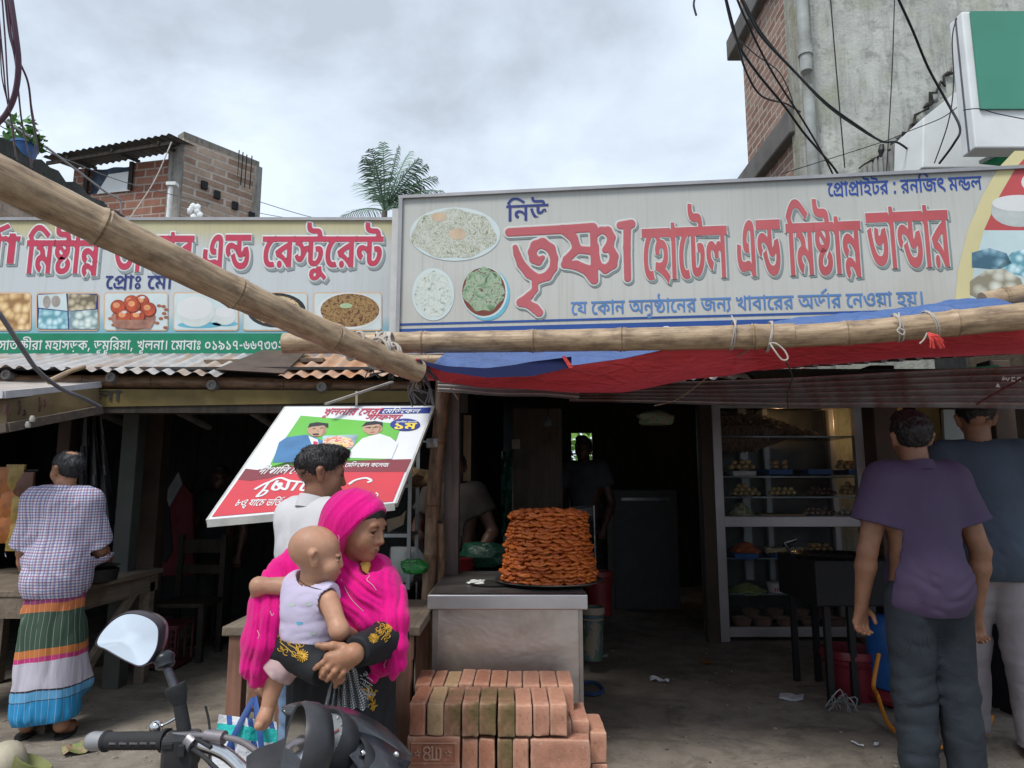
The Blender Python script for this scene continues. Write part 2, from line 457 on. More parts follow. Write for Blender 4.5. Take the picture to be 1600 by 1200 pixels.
GLD=[
72,16,168,1,69,227,157,20,0,26,-4,11,-4,8,-4,12,-16,1,-15,1,-114,-61,0,-6,6,-10,7,-16,4,-15,0,-14,0,-24,-2,-26,-2,-15,0,-18,0,-36,4,-28,11,-18,21,1,16,0,6,4,14,3,6,63,-4,-2,-4,-2,-11,1,-6,0,-8,6,-10,14,-5,18,-2,11,0,18,0,34,3,13,
0,14,0,22,-4,17,-7,1,78,0,6,-4,7,-1,3,-6,3,-9,0,-10,0,-16,-6,-14,-10,-6,-10,1,-3,0,-3,2,-3,8,-3,11,0,2,0,6,1,5,0,5,-26,-6,-1,-16,-1,-11,0,-28,0,-36,15,1,16,0,10,16,22,32,18,42,11,72,22,149,1,52,201,0,1,105,13,-9,-8,5,-20,12,-22,
11,-28,7,-15,0,-18,0,-26,-12,-9,-7,-3,2,10,3,20,4,15,0,20,0,28,-8,16,-14,1,-9,0,-15,-40,-23,-37,-12,-35,26,26,6,28,12,1,6,0,5,-10,4,-9,0,-6,0,-20,-3,-9,-3,-45,20,14,13,34,20,38,11,25,0,20,0,32,-6,32,-14,23,-10,-19,1,0,4,-2,10,1,8,
1,22,55,0,9,-16,41,0,1,-27,-39,0,1,-129,72,30,127,2,44,257,156,1,-27,-159,0,1,-80,0,-6,2,-7,5,-2,6,-2,11,0,12,0,18,6,11,7,6,5,8,13,1,6,0,3,-8,7,-11,0,-6,0,-8,-1,-3,0,-7,26,8,1,20,2,15,0,26,0,30,-9,12,-15,1,-9,0,-10,-12,-21,-11,-9,
-16,-13,-48,-16,-31,0,-24,0,-28,4,-7,5,-12,4,-12,17,1,15,1,79,-35,0,1,27,31,159,156,-2,7,-12,8,-19,0,-17,0,-34,0,-44,7,-11,7,-8,5,-8,15,1,9,0,3,2,7,1,4,61,-2,0,-2,0,-4,1,-2,0,-5,4,-9,9,-3,4,-2,12,-2,17,0,25,0,28,0,28,-4,11,-5,12,
-5,8,-15,3,-12,72,37,134,1,34,273,156,1,-27,-179,0,1,-70,-13,5,14,9,38,18,48,17,29,7,45,-18,-6,-7,-10,-15,-4,-16,1,-9,0,-9,8,-24,9,-13,-61,-7,-8,14,-8,25,1,13,0,10,6,18,12,15,7,7,25,-11,-24,-7,-48,-19,-44,-21,-15,-9,-53,15,1,82,
-33,0,1,27,72,43,158,3,26,187,8,-32,0,-54,9,-46,23,-36,39,-13,29,61,8,14,-31,32,-35,42,-15,29,0,20,0,26,7,14,14,1,10,0,7,-4,10,-10,8,-3,4,53,19,14,-12,16,-26,1,-14,0,-16,-28,-25,-52,-13,23,173,64,-28,0,-34,16,1,13,0,7,6,11,5,5,55,
-7,-2,-3,-2,-5,1,-2,0,-4,8,-4,7,0,6,0,12,3,12,8,7,7,55,5,1,-15,-12,-11,-30,-16,-36,-8,4,321,156,1,-27,-323,0,1,27,72,44,135,2,37,275,156,1,-27,-37,0,1,-129,-61,0,1,44,7,-14,-18,12,-26,13,-24,6,-13,0,-8,0,-12,-6,1,-5,0,-8,18,-8,13,
-3,-21,-27,-22,4,-32,13,-18,19,1,11,0,12,20,16,34,8,21,0,18,0,32,-4,30,-10,17,-9,-9,-3,0,6,0,11,1,6,1,45,-177,0,1,27,15,141,83,0,-2,0,-6,-1,-3,-61,9,0,11,-10,13,-30,8,-27,2,13,25,21,-4,30,-2,38,-10,24,-13,8,-17,72,46,133,3,17,271,
156,1,-27,-37,0,1,-129,-63,0,-16,14,-42,21,-52,14,-31,3,-21,28,38,12,92,25,45,7,-7,-8,1,13,-173,0,1,27,13,169,101,13,-5,-26,-5,-46,-13,-25,-8,18,-2,32,-11,32,-15,15,-11,-7,-3,0,5,-2,14,1,5,12,69,-3,-14,0,-18,10,1,8,0,8,18,10,15,0,
16,0,18,-10,1,-8,0,-8,-18,-10,72,47,165,1,55,335,156,1,-27,-39,0,1,-129,-61,0,1,82,15,-14,-6,6,-18,9,-9,0,-4,0,-10,-2,-6,-7,1,-6,0,-2,2,-4,1,-2,-55,-1,-2,7,-10,12,-16,6,-11,0,-8,0,-10,-3,-4,-6,1,-4,0,-10,26,-10,15,-3,-21,-27,-26,
5,-36,15,-22,19,1,13,0,12,22,17,36,9,21,0,26,0,34,-10,19,-10,-7,1,4,10,24,8,13,0,14,0,24,-6,9,-5,-9,-3,0,5,-2,11,1,6,1,11,-235,0,1,27,72,51,122,3,44,115,121,38,0,48,-13,20,-21,1,-11,0,-21,-48,-21,-33,-4,-7,11,20,-3,40,-9,40,-12,
21,-7,-35,-23,-18,8,-44,13,-50,11,-54,8,-29,3,13,25,14,-2,28,-2,11,0,26,0,32,6,16,11,1,8,0,9,-18,11,-19,0,-12,0,-12,-3,-6,-5,1,-3,0,-2,2,-4,1,-1,-57,-4,-4,3,-4,10,1,5,0,8,22,14,40,7,9,57,108,-2,8,-24,12,-19,3,41,9,19,-2,24,-6,24,
-13,3,-11,4,249,156,1,-27,-251,0,1,27,72,54,66,1,21,137,156,1,-27,-37,0,1,-129,-61,0,1,115,-8,7,-18,7,-11,0,-1,0,1,27,11,0,10,0,14,-6,9,-8,-2,3,0,8,1,4,1,15,53,0,11,-16,72,55,66,1,33,137,156,1,-27,-37,0,1,-129,-61,0,1,129,-39,0,1,
27,41,0,-6,4,-16,12,-7,5,24,19,46,23,46,10,27,0,18,0,36,-4,38,-10,50,-17,37,-12,-35,-21,-34,13,-46,17,-38,8,-19,0,-16,0,-28,-9,-22,-14,-7,-7,4,-4,10,-10,7,-3,72,57,0,1,35,-127,-66,-16,0,-32,6,-22,14,1,10,0,14,36,16,35,0,30,0,54,
-9,52,-20,33,-14,-35,-19,-22,14,-44,18,-38,9,-15,0,-14,0,-10,-6,1,-4,0,-4,8,-5,11,0,6,0,10,5,6,7,2,9,1,6,1,23,65,0,1,-17,0,-8,-8,-19,-20,-16,-36,-10,72,61,87,1,33,179,156,1,-27,-27,0,-14,-6,-26,-14,-18,-17,-10,-18,1,-11,0,-14,12,
-16,22,-7,13,0,6,0,14,1,9,2,25,-25,-14,-3,-26,-2,-15,0,-34,0,-48,14,-24,29,1,21,0,17,20,30,38,23,27,7,-21,-10,-8,-1,-16,0,-15,0,-43,0,1,27,72,76,131,1,44,133,0,-46,0,-44,21,1,15,0,14,32,17,27,6,27,-27,-8,-1,-12,-4,1,-4,0,-4,14,-5,
13,0,18,0,20,10,1,8,0,7,-12,12,-28,11,-21,8,-26,9,-30,13,-12,14,1,9,0,8,12,14,13,7,55,-16,-4,-4,-8,-5,1,-3,0,-3,4,-4,12,-5,24,-9,21,-7,24,-9,30,-17,16,-19,1,-12,0,-14,-26,-20,-46,-11,72,131,0,1,4,-133,185,149,44,27,-22,-145,-45,
72,361,190,2,53,385,156,1,-27,-141,0,1,-45,0,-1,2,-4,7,0,4,0,12,5,10,8,5,6,59,5,14,-12,14,-23,1,-14,0,-15,-26,-25,-50,-14,-39,0,-38,0,-58,12,-44,28,-17,22,57,11,12,-15,26,-20,34,-10,25,0,28,0,30,15,1,16,0,9,-8,13,-7,6,47,0,-14,
-13,-30,-15,-32,-7,-19,0,-14,0,-22,5,-7,4,-8,5,-6,13,1,8,1,7,3,4,-2,3,0,8,1,4,1,16,-181,0,1,27,22,91,120,20,0,36,-6,34,-10,15,-7,3,-30,-28,11,-46,16,-25,0,-10,0,-10,-5,1,-3,0,-5,6,-4,9,-4,-31,-21,-24,7,-22,18,1,11,0,11,22,14,34,7,
72,365,137,3,36,279,156,1,-27,-37,0,1,-75,-63,0,1,16,5,-8,-16,10,-28,13,-28,6,-15,0,-8,0,-8,-4,1,-3,0,-5,8,-6,13,-3,-29,-23,-30,7,-26,20,1,11,0,12,22,15,34,7,21,0,16,0,32,-5,30,-10,17,-7,-1,-3,0,5,-2,13,1,5,1,12,-179,0,1,27,24,95,
48,24,0,40,-10,36,-18,19,-13,-33,-13,-8,7,-24,13,-28,8,-11,0,-6,0,-8,-4,1,-2,0,-4,8,-6,7,-2,-31,-20,-12,3,-20,10,-12,14,1,9,0,8,16,13,28,7,9,241,56,1,-67,-63,0,1,19,3,19,0,6,-2,12,1,6,1,5,72,370,186,3,22,85,112,20,0,30,-6,34,-13,
25,-11,-45,-9,-14,6,-24,6,-13,0,-10,0,-8,-5,1,-4,0,-5,12,-8,13,-3,-31,-26,-26,7,-32,22,1,14,0,12,20,16,34,7,49,377,156,1,-27,-159,0,1,-80,0,-6,2,-7,5,-2,6,-2,11,0,12,0,18,6,11,7,6,5,8,13,1,6,0,3,-8,7,-11,0,-6,0,-8,-1,-3,0,-7,26,8,
1,20,2,15,0,26,0,30,-9,12,-15,1,-9,0,-10,-12,-21,-11,-9,-16,-13,-48,-16,-31,0,-24,0,-28,4,-7,5,-12,4,-12,17,1,15,1,35,3,6,0,6,-2,12,1,6,1,14,-155,0,1,27,31,279,156,-2,7,-12,8,-19,0,-17,0,-34,0,-44,7,-11,7,-8,5,-8,15,1,9,0,3,2,7,1,
4,61,-2,0,-2,0,-4,1,-2,0,-5,4,-9,9,-3,4,-2,12,-2,17,0,25,0,28,0,28,-4,11,-5,12,-5,8,-15,3,-12,72,423,132,6,17,125,151,50,0,54,-22,1,-19,0,-12,-20,-17,-34,-11,-42,-5,-19,0,-28,0,-46,10,-26,18,1,13,0,11,20,17,34,11,38,6,14,127,132,
-16,0,-22,-6,-14,-12,1,-7,0,-8,22,-11,19,0,16,0,24,7,12,11,1,7,0,9,-20,10,8,85,137,30,-10,58,-25,21,-14,-25,-14,-24,16,-60,27,-31,9,10,269,156,1,-27,-109,0,-45,8,-47,-7,-14,0,-22,-1,-15,0,-15,0,1,27,31,169,156,-2,7,-12,8,-19,0,
-25,0,-34,0,-44,7,-13,7,-8,5,-6,15,1,9,0,3,0,7,3,4,61,-2,0,-2,-2,-4,1,-2,0,-5,6,-9,7,-3,6,-2,12,-2,15,0,35,0,28,0,28,-4,13,-5,10,-5,8,-15,3,-12,31,129,-3,-44,0,-44,20,1,17,0,10,20,17,34,14,19,5,61,-9,-26,-8,-28,-11,-14,-11,1,-5,0,
-5,8,-5,12,-3,9,0,14,0,24,5,12,8,1,5,0,3,-8,5,-7,1,39,22,16,-5,28,-14,1,-12,0,-13,-26,-19,-54,-12,72,434,210,4,32,81,26,-14,0,-24,5,-22,13,-9,12,45,12,6,-7,10,-6,9,0,4,0,10,3,12,11,11,11,13,6,10,13,20,10,17,0,10,0,16,-5,9,-4,9,
-15,-3,-12,-6,4,-12,5,-3,0,-4,0,-8,-3,-10,-10,-11,-11,-12,-11,-22,-15,-24,-6,14,99,62,-4,15,-10,19,-7,5,-10,5,-32,5,-23,2,19,29,29,-9,24,-2,30,-7,16,-11,8,-17,3,-12,49,425,156,1,-27,-161,0,1,-80,0,-6,2,-7,5,-2,6,-2,13,0,10,0,18,6,
11,7,6,5,8,13,1,6,0,3,-8,7,-11,0,-6,0,-8,-1,-3,0,-7,26,8,1,22,2,13,0,26,0,30,-9,12,-15,1,-9,0,-10,-12,-21,-11,-9,-16,-13,-48,-16,-31,0,-24,0,-28,4,-7,5,-12,4,-12,17,1,15,1,48,3,4,0,5,-2,13,1,5,1,4,-201,0,1,27,31,325,156,-2,7,-12,
8,-19,0,-17,0,-34,0,-44,7,-11,7,-8,5,-8,15,1,9,0,3,2,7,1,4,61,-2,0,-2,0,-4,1,-2,0,-5,4,-9,9,-3,4,-2,12,-2,17,0,25,0,28,0,28,-4,11,-5,12,-5,8,-15,3,-12,77,7,62,4,16,21,68,0,7,10,9,20,5,13,0,12,0,18,-5,12,-9,1,-7,0,-6,-12,-9,-18,-5,
-11,0,-12,0,-20,5,-10,9,12,45,68,0,-4,10,-5,9,0,8,0,8,5,1,4,0,4,-8,5,-7,0,-8,0,-10,-5,16,21,21,0,6,10,9,20,5,13,0,12,0,18,-5,12,-9,1,-6,0,-7,-12,-9,-18,-5,-11,0,-12,0,-20,5,-10,9,12,45,21,0,-5,10,-4,9,0,8,0,8,4,1,4,0,5,-8,4,-7,0,
-8,0,-10,-5,77,8,130,3,19,263,89,1,-13,-25,0,1,-76,-31,0,-8,8,-26,12,-13,4,15,11,10,-3,20,-9,7,-4,0,1,-2,4,0,4,1,2,1,46,-205,0,1,13,38,109,12,-20,0,-38,9,-32,22,-11,19,29,4,10,-14,20,-17,26,-9,19,0,14,0,18,4,8,8,1,5,0,6,-14,8,-9,
0,-8,0,-8,-3,1,-3,0,-1,2,-4,1,-1,-27,-2,-4,3,-2,5,1,2,0,6,14,8,18,3,13,0,18,0,26,-7,14,-13,1,-9,0,-8,-14,-13,-32,-8,9,95,64,0,4,-14,7,-13,2,17,6,13,-2,16,-3,14,-8,3,-6,77,10,78,4,31,101,89,-2,5,-8,4,-11,0,-15,0,-20,0,-24,4,-7,3,
-6,3,-6,9,1,5,0,2,0,4,1,2,31,-1,0,-1,0,-2,1,-1,0,-4,2,-4,3,-2,4,-2,12,-1,13,0,17,0,16,0,18,-3,7,-3,6,-2,6,-9,1,-6,44,73,70,24,0,28,-7,14,-12,1,-6,0,-12,-32,-13,-27,-2,-1,4,14,-1,28,-6,26,-8,15,-5,-17,-11,-14,5,-28,9,-32,7,-34,5,
-19,2,7,13,10,-2,18,-1,13,0,18,0,22,4,8,7,1,4,0,6,-18,8,-13,0,-10,0,-10,-2,-4,-3,1,-3,0,-1,0,-2,1,-1,-27,-2,-2,2,-2,5,1,2,0,5,14,8,22,4,9,45,64,-2,4,-14,7,-11,2,15,6,15,-2,14,-3,16,-8,1,-6,4,159,89,1,-13,-159,0,1,13,77,12,102,2,
31,143,89,0,5,-10,4,-11,0,-37,0,-20,0,-24,4,-5,3,-6,3,-6,9,1,5,0,2,0,4,1,2,31,-1,0,-1,-2,-2,1,-1,0,-4,4,-4,3,-2,4,-2,12,-1,13,0,37,0,16,0,20,-3,7,-3,4,-2,6,-9,1,-6,49,207,89,1,-13,-97,0,1,-22,0,-3,2,-3,7,0,4,0,10,3,10,6,7,4,27,2,
10,-7,8,-14,1,-7,0,-9,-16,-15,-32,-8,-23,0,-18,0,-32,6,-30,14,-22,23,-9,18,31,4,8,-19,24,-22,30,-10,19,0,22,0,22,10,1,9,0,6,-6,8,-5,3,23,2,-10,-7,-18,-9,-20,-5,-9,0,-8,0,-14,2,-3,3,-4,2,-6,8,1,7,1,20,-77,0,1,13,77,18,106,2,31,147,
90,24,0,26,-12,1,-9,0,-8,-16,-11,-24,-9,-15,-3,-11,13,16,3,20,8,1,6,0,4,-10,5,-9,0,-8,0,-16,-3,-12,-5,-6,-5,1,-2,0,-2,4,-3,9,0,-5,-14,-20,2,-18,9,1,7,0,6,12,10,22,8,26,5,23,199,31,0,-12,-36,-14,-29,0,-22,0,-38,6,-30,15,-26,25,-9,
19,31,4,10,-20,28,-24,34,-11,23,0,16,0,20,7,1,7,0,5,-14,7,-9,2,31,6,12,-4,14,-11,77,20,117,3,19,237,89,1,-13,-89,0,1,-9,1,-4,1,-63,-29,0,-10,8,-30,13,-36,9,-19,2,-13,15,28,8,58,13,31,4,-5,-5,1,9,-117,0,1,13,14,117,61,5,-3,-12,-2,
-26,-5,-24,-6,-11,-4,12,-1,28,-7,26,-10,9,-7,-3,-1,0,3,0,6,1,4,22,223,39,0,-5,-6,-8,-18,-6,-15,0,-6,0,-8,1,-3,0,3,13,0,0,6,0,3,0,12,0,6,4,1,3,0,6,-26,9,-23,2,1,14,22,-2,36,-8,22,-14,77,21,101,3,22,207,89,1,-13,-27,0,1,-76,-29,0,
-10,6,-20,10,-26,8,-28,5,-17,2,-7,15,17,-4,26,-2,34,-8,24,-9,11,-5,0,3,0,7,1,3,1,67,25,0,7,-9,17,131,66,0,-7,-16,-13,-30,-7,-21,-2,-17,2,-5,7,22,1,26,6,14,7,1,5,0,5,-10,6,-7,3,29,10,8,-4,12,-12,23,53,61,-18,0,-22,9,1,8,0,3,4,6,3,
3,31,-4,-2,-1,-2,-3,1,-2,0,-3,6,-3,7,0,6,0,10,2,10,6,7,5,23,2,3,-6,-8,-7,-16,-10,-22,-5,77,25,81,1,57,167,89,1,-13,-111,0,1,-4,1,-12,0,-2,0,-5,1,-2,1,-21,0,-5,4,-5,3,-1,4,-3,11,0,8,0,16,5,9,3,6,4,8,8,1,4,0,4,-8,3,-7,0,-1,0,-10,0,
-14,2,-7,2,-6,2,-10,4,-1,2,3,16,6,-5,14,-6,18,-4,13,0,5,0,14,0,14,-2,5,-2,6,-2,4,-7,1,-4,0,-8,-14,-15,-9,-5,-12,-5,-26,-7,-15,0,-14,0,-16,3,-5,3,-4,2,-8,9,1,9,1,47,-25,0,1,13,77,26,100,3,38,183,43,0,-8,-12,-12,-20,-7,-26,-4,-11,
-1,-5,6,14,-1,30,-3,32,-5,17,-3,-9,-12,-24,5,-48,7,-50,4,-23,1,3,13,8,-1,20,-1,13,0,24,0,30,6,14,9,1,6,0,7,-18,8,-17,0,-2,0,-4,0,-1,-1,-1,12,2,0,10,0,5,0,18,0,24,-5,12,-8,6,-8,46,67,29,-12,0,-18,3,-3,3,-4,2,-6,8,1,6,1,26,31,0,1,
-5,1,-8,0,-2,0,-4,1,-1,1,-7,0,-3,2,-3,3,-1,2,-2,11,0,10,0,16,4,8,5,1,3,0,2,-6,1,-5,0,-3,0,-14,0,-22,6,-7,4,7,11,4,-3,12,-4,14,-2,11,0,21,0,4,0,2,-2,5,-1,6,-1,8,-6,1,-4,0,-7,-18,-11,-30,-7,4,-1,76,1,13,205,0,1,-13,77,27,134,2,57,
119,6,-18,0,-34,6,-28,13,-24,22,-7,17,31,4,8,-18,24,-21,30,-9,21,0,20,0,18,8,1,8,0,4,-4,7,-1,2,23,-1,-8,-4,-18,-6,-20,-4,-11,0,-12,0,-18,5,-10,8,1,6,0,6,14,12,19,5,-4,0,-12,0,-5,0,-85,0,1,13,275,0,1,-13,-83,0,-8,0,-16,0,-5,0,-20,
-4,-24,-8,-10,-7,1,-3,0,-3,8,-3,5,0,8,0,14,4,11,3,35,-5,2,-3,2,-8,1,-4,0,-7,-14,-13,-30,-9,26,241,29,0,-7,4,-13,5,-7,-29,-3,-4,8,-6,15,1,8,0,7,4,11,5,4,-20,1,-30,6,-22,10,-5,6,33,2,4,-3,12,-6,20,-3,17,0,4,0,6,0,5,0,17,-12,-6,-5,
-6,-12,77,30,81,2,44,167,89,1,-13,-111,0,1,-46,0,-5,4,-5,3,-1,4,-3,11,0,8,0,16,5,9,3,6,4,8,8,1,4,0,4,-8,4,-7,0,-4,0,-6,-1,-3,0,-3,13,6,1,12,1,9,0,12,0,18,-5,8,-8,1,-6,0,-8,-14,-15,-9,-5,-12,-5,-26,-7,-15,0,-14,0,-16,3,-5,3,-4,2,
-8,9,1,9,1,47,-25,0,1,13,31,109,89,0,5,-10,4,-11,0,-21,0,-20,0,-24,4,-5,3,-8,3,-4,9,1,5,0,2,0,4,1,2,31,-1,0,-1,-2,-2,1,-1,0,-4,4,-4,3,-2,4,-2,12,-1,13,0,21,0,16,0,20,-3,7,-3,4,-2,6,-9,1,-6,77,32,102,1,49,207,89,1,-13,-97,0,1,-22,
0,-3,2,-3,7,0,4,0,10,3,10,6,7,4,27,2,10,-7,8,-14,1,-7,0,-9,-16,-15,-32,-8,-23,0,-18,0,-32,6,-30,14,-22,23,-9,18,31,4,8,-19,24,-22,30,-10,19,0,22,0,22,10,1,9,0,6,-6,8,-5,3,23,2,-10,-7,-18,-9,-20,-5,-9,0,-8,0,-14,2,-3,3,-4,2,-6,8,1,
7,1,20,-77,0,1,13,77,35,101,2,40,119,6,-26,0,-42,11,-32,25,-11,22,31,4,8,-17,22,-21,28,-10,21,0,12,0,16,2,12,5,4,8,1,4,0,5,-8,8,-12,5,-7,0,-10,0,-8,-4,1,-4,0,-2,0,-3,3,-2,-29,-2,-2,3,-2,6,1,2,0,6,12,9,22,4,13,0,20,0,28,-9,16,-14,
1,-9,0,-9,-16,-15,-32,-8,4,205,89,1,-13,-205,0,1,13,77,37,87,1,34,177,89,1,-13,-123,0,1,-41,-5,3,10,5,28,11,32,10,21,3,23,-10,-4,-4,-6,-9,-4,-9,1,-6,0,-6,6,-13,5,-8,-29,-3,-4,8,-6,15,1,8,0,6,4,10,6,8,5,3,9,-4,-16,-4,-32,-10,-28,
-12,-13,-6,-23,8,1,47,-23,0,1,13,77,38,86,3,15,175,89,1,-13,-27,0,1,-76,-29,0,-10,8,-28,13,-38,9,-19,2,-13,15,26,8,60,13,31,5,-5,-6,1,22,13,117,62,7,-4,-20,-3,-38,-8,-17,-6,12,-1,28,-7,26,-10,11,-7,-3,-1,-2,3,0,7,1,4,22,67,90,4,0,
10,-1,3,0,-1,-12,0,0,-4,0,-3,0,-8,0,-8,-3,1,-3,0,-3,14,-5,15,-2,-19,-9,-10,3,-18,6,-10,8,1,5,0,4,8,7,18,5,77,39,87,1,36,177,89,1,-13,-27,0,1,-76,-29,0,1,33,5,-8,-8,6,-20,10,-22,5,-9,0,-8,0,-12,-4,1,-4,0,-4,10,-5,11,-2,-13,-13,-18,
3,-20,13,1,8,0,8,14,9,22,5,11,0,14,0,24,-4,20,-8,11,-6,-5,-1,0,4,0,7,1,3,1,21,-119,0,1,13,77,40,104,1,63,211,89,1,-13,-27,0,1,-76,-29,0,1,57,5,-8,-10,7,-18,10,-18,7,-16,4,-9,0,-12,0,-18,-5,-14,-7,-7,-5,-1,2,6,2,10,2,9,0,16,0,14,
-8,1,-6,0,-2,-2,-3,1,-1,-7,1,4,2,6,3,8,4,5,2,35,15,19,-9,-79,-38,-21,10,25,11,-9,-6,-9,-3,4,2,6,5,1,3,0,4,-8,3,-5,0,-4,0,-8,-1,-3,-1,-25,11,12,8,24,12,26,6,17,0,16,0,24,-5,22,-10,13,-8,-1,-1,0,3,-2,7,1,4,1,18,25,0,7,-9,77,41,121,
1,65,245,89,1,-13,-203,0,3,1,10,-2,20,-5,18,-6,7,-3,3,-11,-8,-2,-20,-4,-18,-5,-5,-2,-1,1,14,-1,30,-6,26,-8,11,-6,0,2,-2,5,1,3,1,44,11,0,18,0,28,-2,26,-6,11,-5,8,-4,8,-10,1,-5,0,-5,-6,-8,-18,-6,-15,0,-6,0,-8,1,-3,0,1,13,2,0,6,0,3,
0,12,0,6,4,1,3,0,6,-24,9,-21,1,1,-57,-31,0,-10,7,-30,11,-36,7,-23,2,-11,15,8,3,18,5,20,5,11,2,-12,4,-28,5,-15,2,11,11,7,-3,-27,0,1,13,77,42,86,2,17,175,89,1,-13,-27,0,1,-76,-29,0,-10,8,-28,13,-38,9,-19,2,-13,15,26,8,60,13,31,5,-5,
-6,1,9,-117,0,1,13,13,117,62,7,-4,-20,-3,-38,-8,-17,-6,12,-1,28,-7,26,-10,11,-7,-3,-1,-2,3,0,7,1,4,77,43,103,3,26,121,5,-18,0,-34,6,-30,13,-24,23,-7,17,31,4,10,-18,24,-22,30,-9,21,0,12,0,20,5,12,8,1,6,0,4,-4,6,-6,5,-3,2,23,11,12,
-7,10,-15,1,-8,0,-8,-18,-15,-32,-8,23,111,38,-18,0,-20,9,1,8,0,4,2,6,5,3,29,-4,-2,-2,-2,-3,1,-2,0,-3,8,-2,5,0,6,0,10,2,10,5,9,5,25,2,1,-8,-8,-6,-18,-9,-22,-5,4,209,89,1,-13,-209,0,1,13,77,44,89,2,37,181,89,1,-13,-27,0,1,-76,-29,0,
1,20,5,-8,-10,8,-20,11,-20,6,-9,0,-8,0,-12,-4,1,-5,0,-4,12,-5,13,-2,-9,-14,-16,3,-20,8,-10,9,1,6,0,7,14,9,22,5,11,0,16,0,24,-5,18,-8,11,-7,-5,-1,0,3,0,7,1,4,1,33,-123,0,1,13,15,89,46,0,-1,0,-2,-1,-1,-29,4,0,7,-8,9,-22,5,-17,1,7,
12,15,-2,16,-1,22,-4,14,-8,8,-11,77,45,90,2,21,185,89,1,-13,-27,0,1,-76,-29,0,-12,7,-30,11,-38,7,-23,2,-11,15,8,3,18,5,20,5,11,2,-12,4,-28,5,-15,2,11,11,7,-3,-27,0,1,13,21,127,76,-83,0,1,1,10,-2,20,-5,18,-6,7,-3,3,-11,-8,-2,-20,
-4,-18,-5,-5,-2,-1,1,18,-1,32,-7,28,-10,11,-7,-5,0,0,3,0,7,1,4,77,46,86,3,17,175,89,1,-13,-27,0,1,-76,-29,0,-10,8,-28,13,-38,9,-19,2,-13,15,26,8,60,13,31,5,-5,-6,1,9,-117,0,1,13,13,117,62,7,-4,-20,-3,-38,-8,-17,-6,12,-1,28,-7,26,
-10,11,-7,-3,-1,-2,3,0,7,1,4,12,51,-1,-8,0,-12,5,1,4,0,4,12,6,9,0,8,0,10,-6,1,-4,0,-4,-10,-5,77,47,106,1,55,215,89,1,-13,-27,0,1,-76,-29,0,1,46,5,-6,-4,5,-14,5,-7,0,-2,0,-8,-1,-6,-4,1,-4,0,-2,2,-2,1,-1,-25,-1,-2,5,-8,7,-14,4,-7,0,
-6,0,-10,-2,-4,-4,1,-3,0,-5,16,-7,15,-2,-9,-14,-16,3,-22,8,-14,11,1,7,0,7,14,10,22,5,13,0,16,0,22,-6,11,-6,-3,1,2,5,16,5,11,0,10,0,14,-4,9,-4,-5,-2,0,3,0,6,1,3,1,10,-157,0,1,13,77,50,97,2,44,199,89,1,-13,-27,0,1,-76,-31,0,1,48,9,
-8,-8,5,-10,5,-3,0,-4,0,-6,-2,-8,-7,-7,-6,-8,-7,-12,-8,-14,-4,-9,0,-8,0,-16,3,-14,8,-7,6,23,7,8,-6,8,-4,7,0,4,0,6,3,10,6,7,7,9,4,6,7,14,6,11,0,8,0,12,-4,11,-4,-5,-1,0,3,-2,6,1,3,1,10,-139,0,1,13,14,71,37,-2,9,-6,11,-5,3,-8,3,-22,
3,-17,1,9,14,19,-4,16,-1,20,-4,12,-7,6,-9,3,-7,77,51,77,3,44,73,70,24,0,28,-7,14,-12,1,-6,0,-12,-32,-13,-27,-2,-1,4,14,-1,28,-6,26,-8,15,-5,-17,-11,-14,5,-28,9,-32,7,-34,5,-19,2,7,13,10,-2,18,-1,13,0,18,0,22,4,8,7,1,4,0,6,-18,8,
-13,0,-10,0,-10,-2,-4,-3,1,-3,0,-1,0,-2,1,-1,-27,-2,-2,2,-2,5,1,2,0,5,14,8,22,4,9,45,64,-2,4,-14,7,-11,2,15,6,15,-2,14,-3,16,-8,1,-6,4,159,89,1,-13,-159,0,1,13,77,54,40,1,21,85,89,1,-13,-27,0,1,-76,-31,0,1,65,-2,5,-14,6,-9,0,1,0,
1,13,5,0,6,0,14,-4,5,-5,0,1,-2,5,1,2,1,10,25,0,9,-9,77,55,40,1,33,85,89,1,-13,-27,0,1,-76,-31,0,1,76,-25,0,1,13,27,0,-4,2,-10,7,-3,3,12,10,24,13,30,7,21,0,14,0,26,-3,26,-6,30,-10,19,-6,-15,-11,-22,8,-30,10,-28,5,-13,0,-14,0,-22,
-6,-14,-8,-5,-5,2,-3,8,-5,5,-2,77,56,40,1,48,85,76,-27,0,1,-76,-31,0,1,76,-25,0,1,13,27,0,-2,8,-16,12,-26,7,-34,3,-19,0,-16,0,-20,-2,-10,-3,1,-2,0,-2,8,-1,9,0,29,0,16,0,18,-3,7,-2,6,-3,4,-7,1,-6,-27,0,0,3,-4,4,-1,1,-2,1,-8,0,-5,0,
-21,0,-16,0,-18,2,-5,2,-6,2,-6,6,1,3,0,8,38,11,41,0,58,0,66,-21,5,-21,29,0,77,57,0,1,35,-81,-38,-10,0,-20,3,-12,8,1,6,0,8,22,9,23,0,18,0,34,-6,34,-11,21,-8,-17,-10,-16,8,-30,10,-28,6,-11,0,-10,0,-8,-4,1,-2,0,-4,8,-2,7,0,8,0,12,3,
4,6,2,6,1,3,1,11,31,0,1,-8,0,-4,-4,-11,-10,-10,-24,-7,77,61,53,1,33,109,89,1,-13,-11,0,-8,-2,-20,-7,-14,-10,-10,-12,1,-8,0,-9,10,-11,16,-4,11,0,4,0,10,1,7,2,13,-12,-8,-3,-18,-2,-7,0,-20,0,-30,9,-16,17,1,12,0,11,16,17,28,13,17,4,
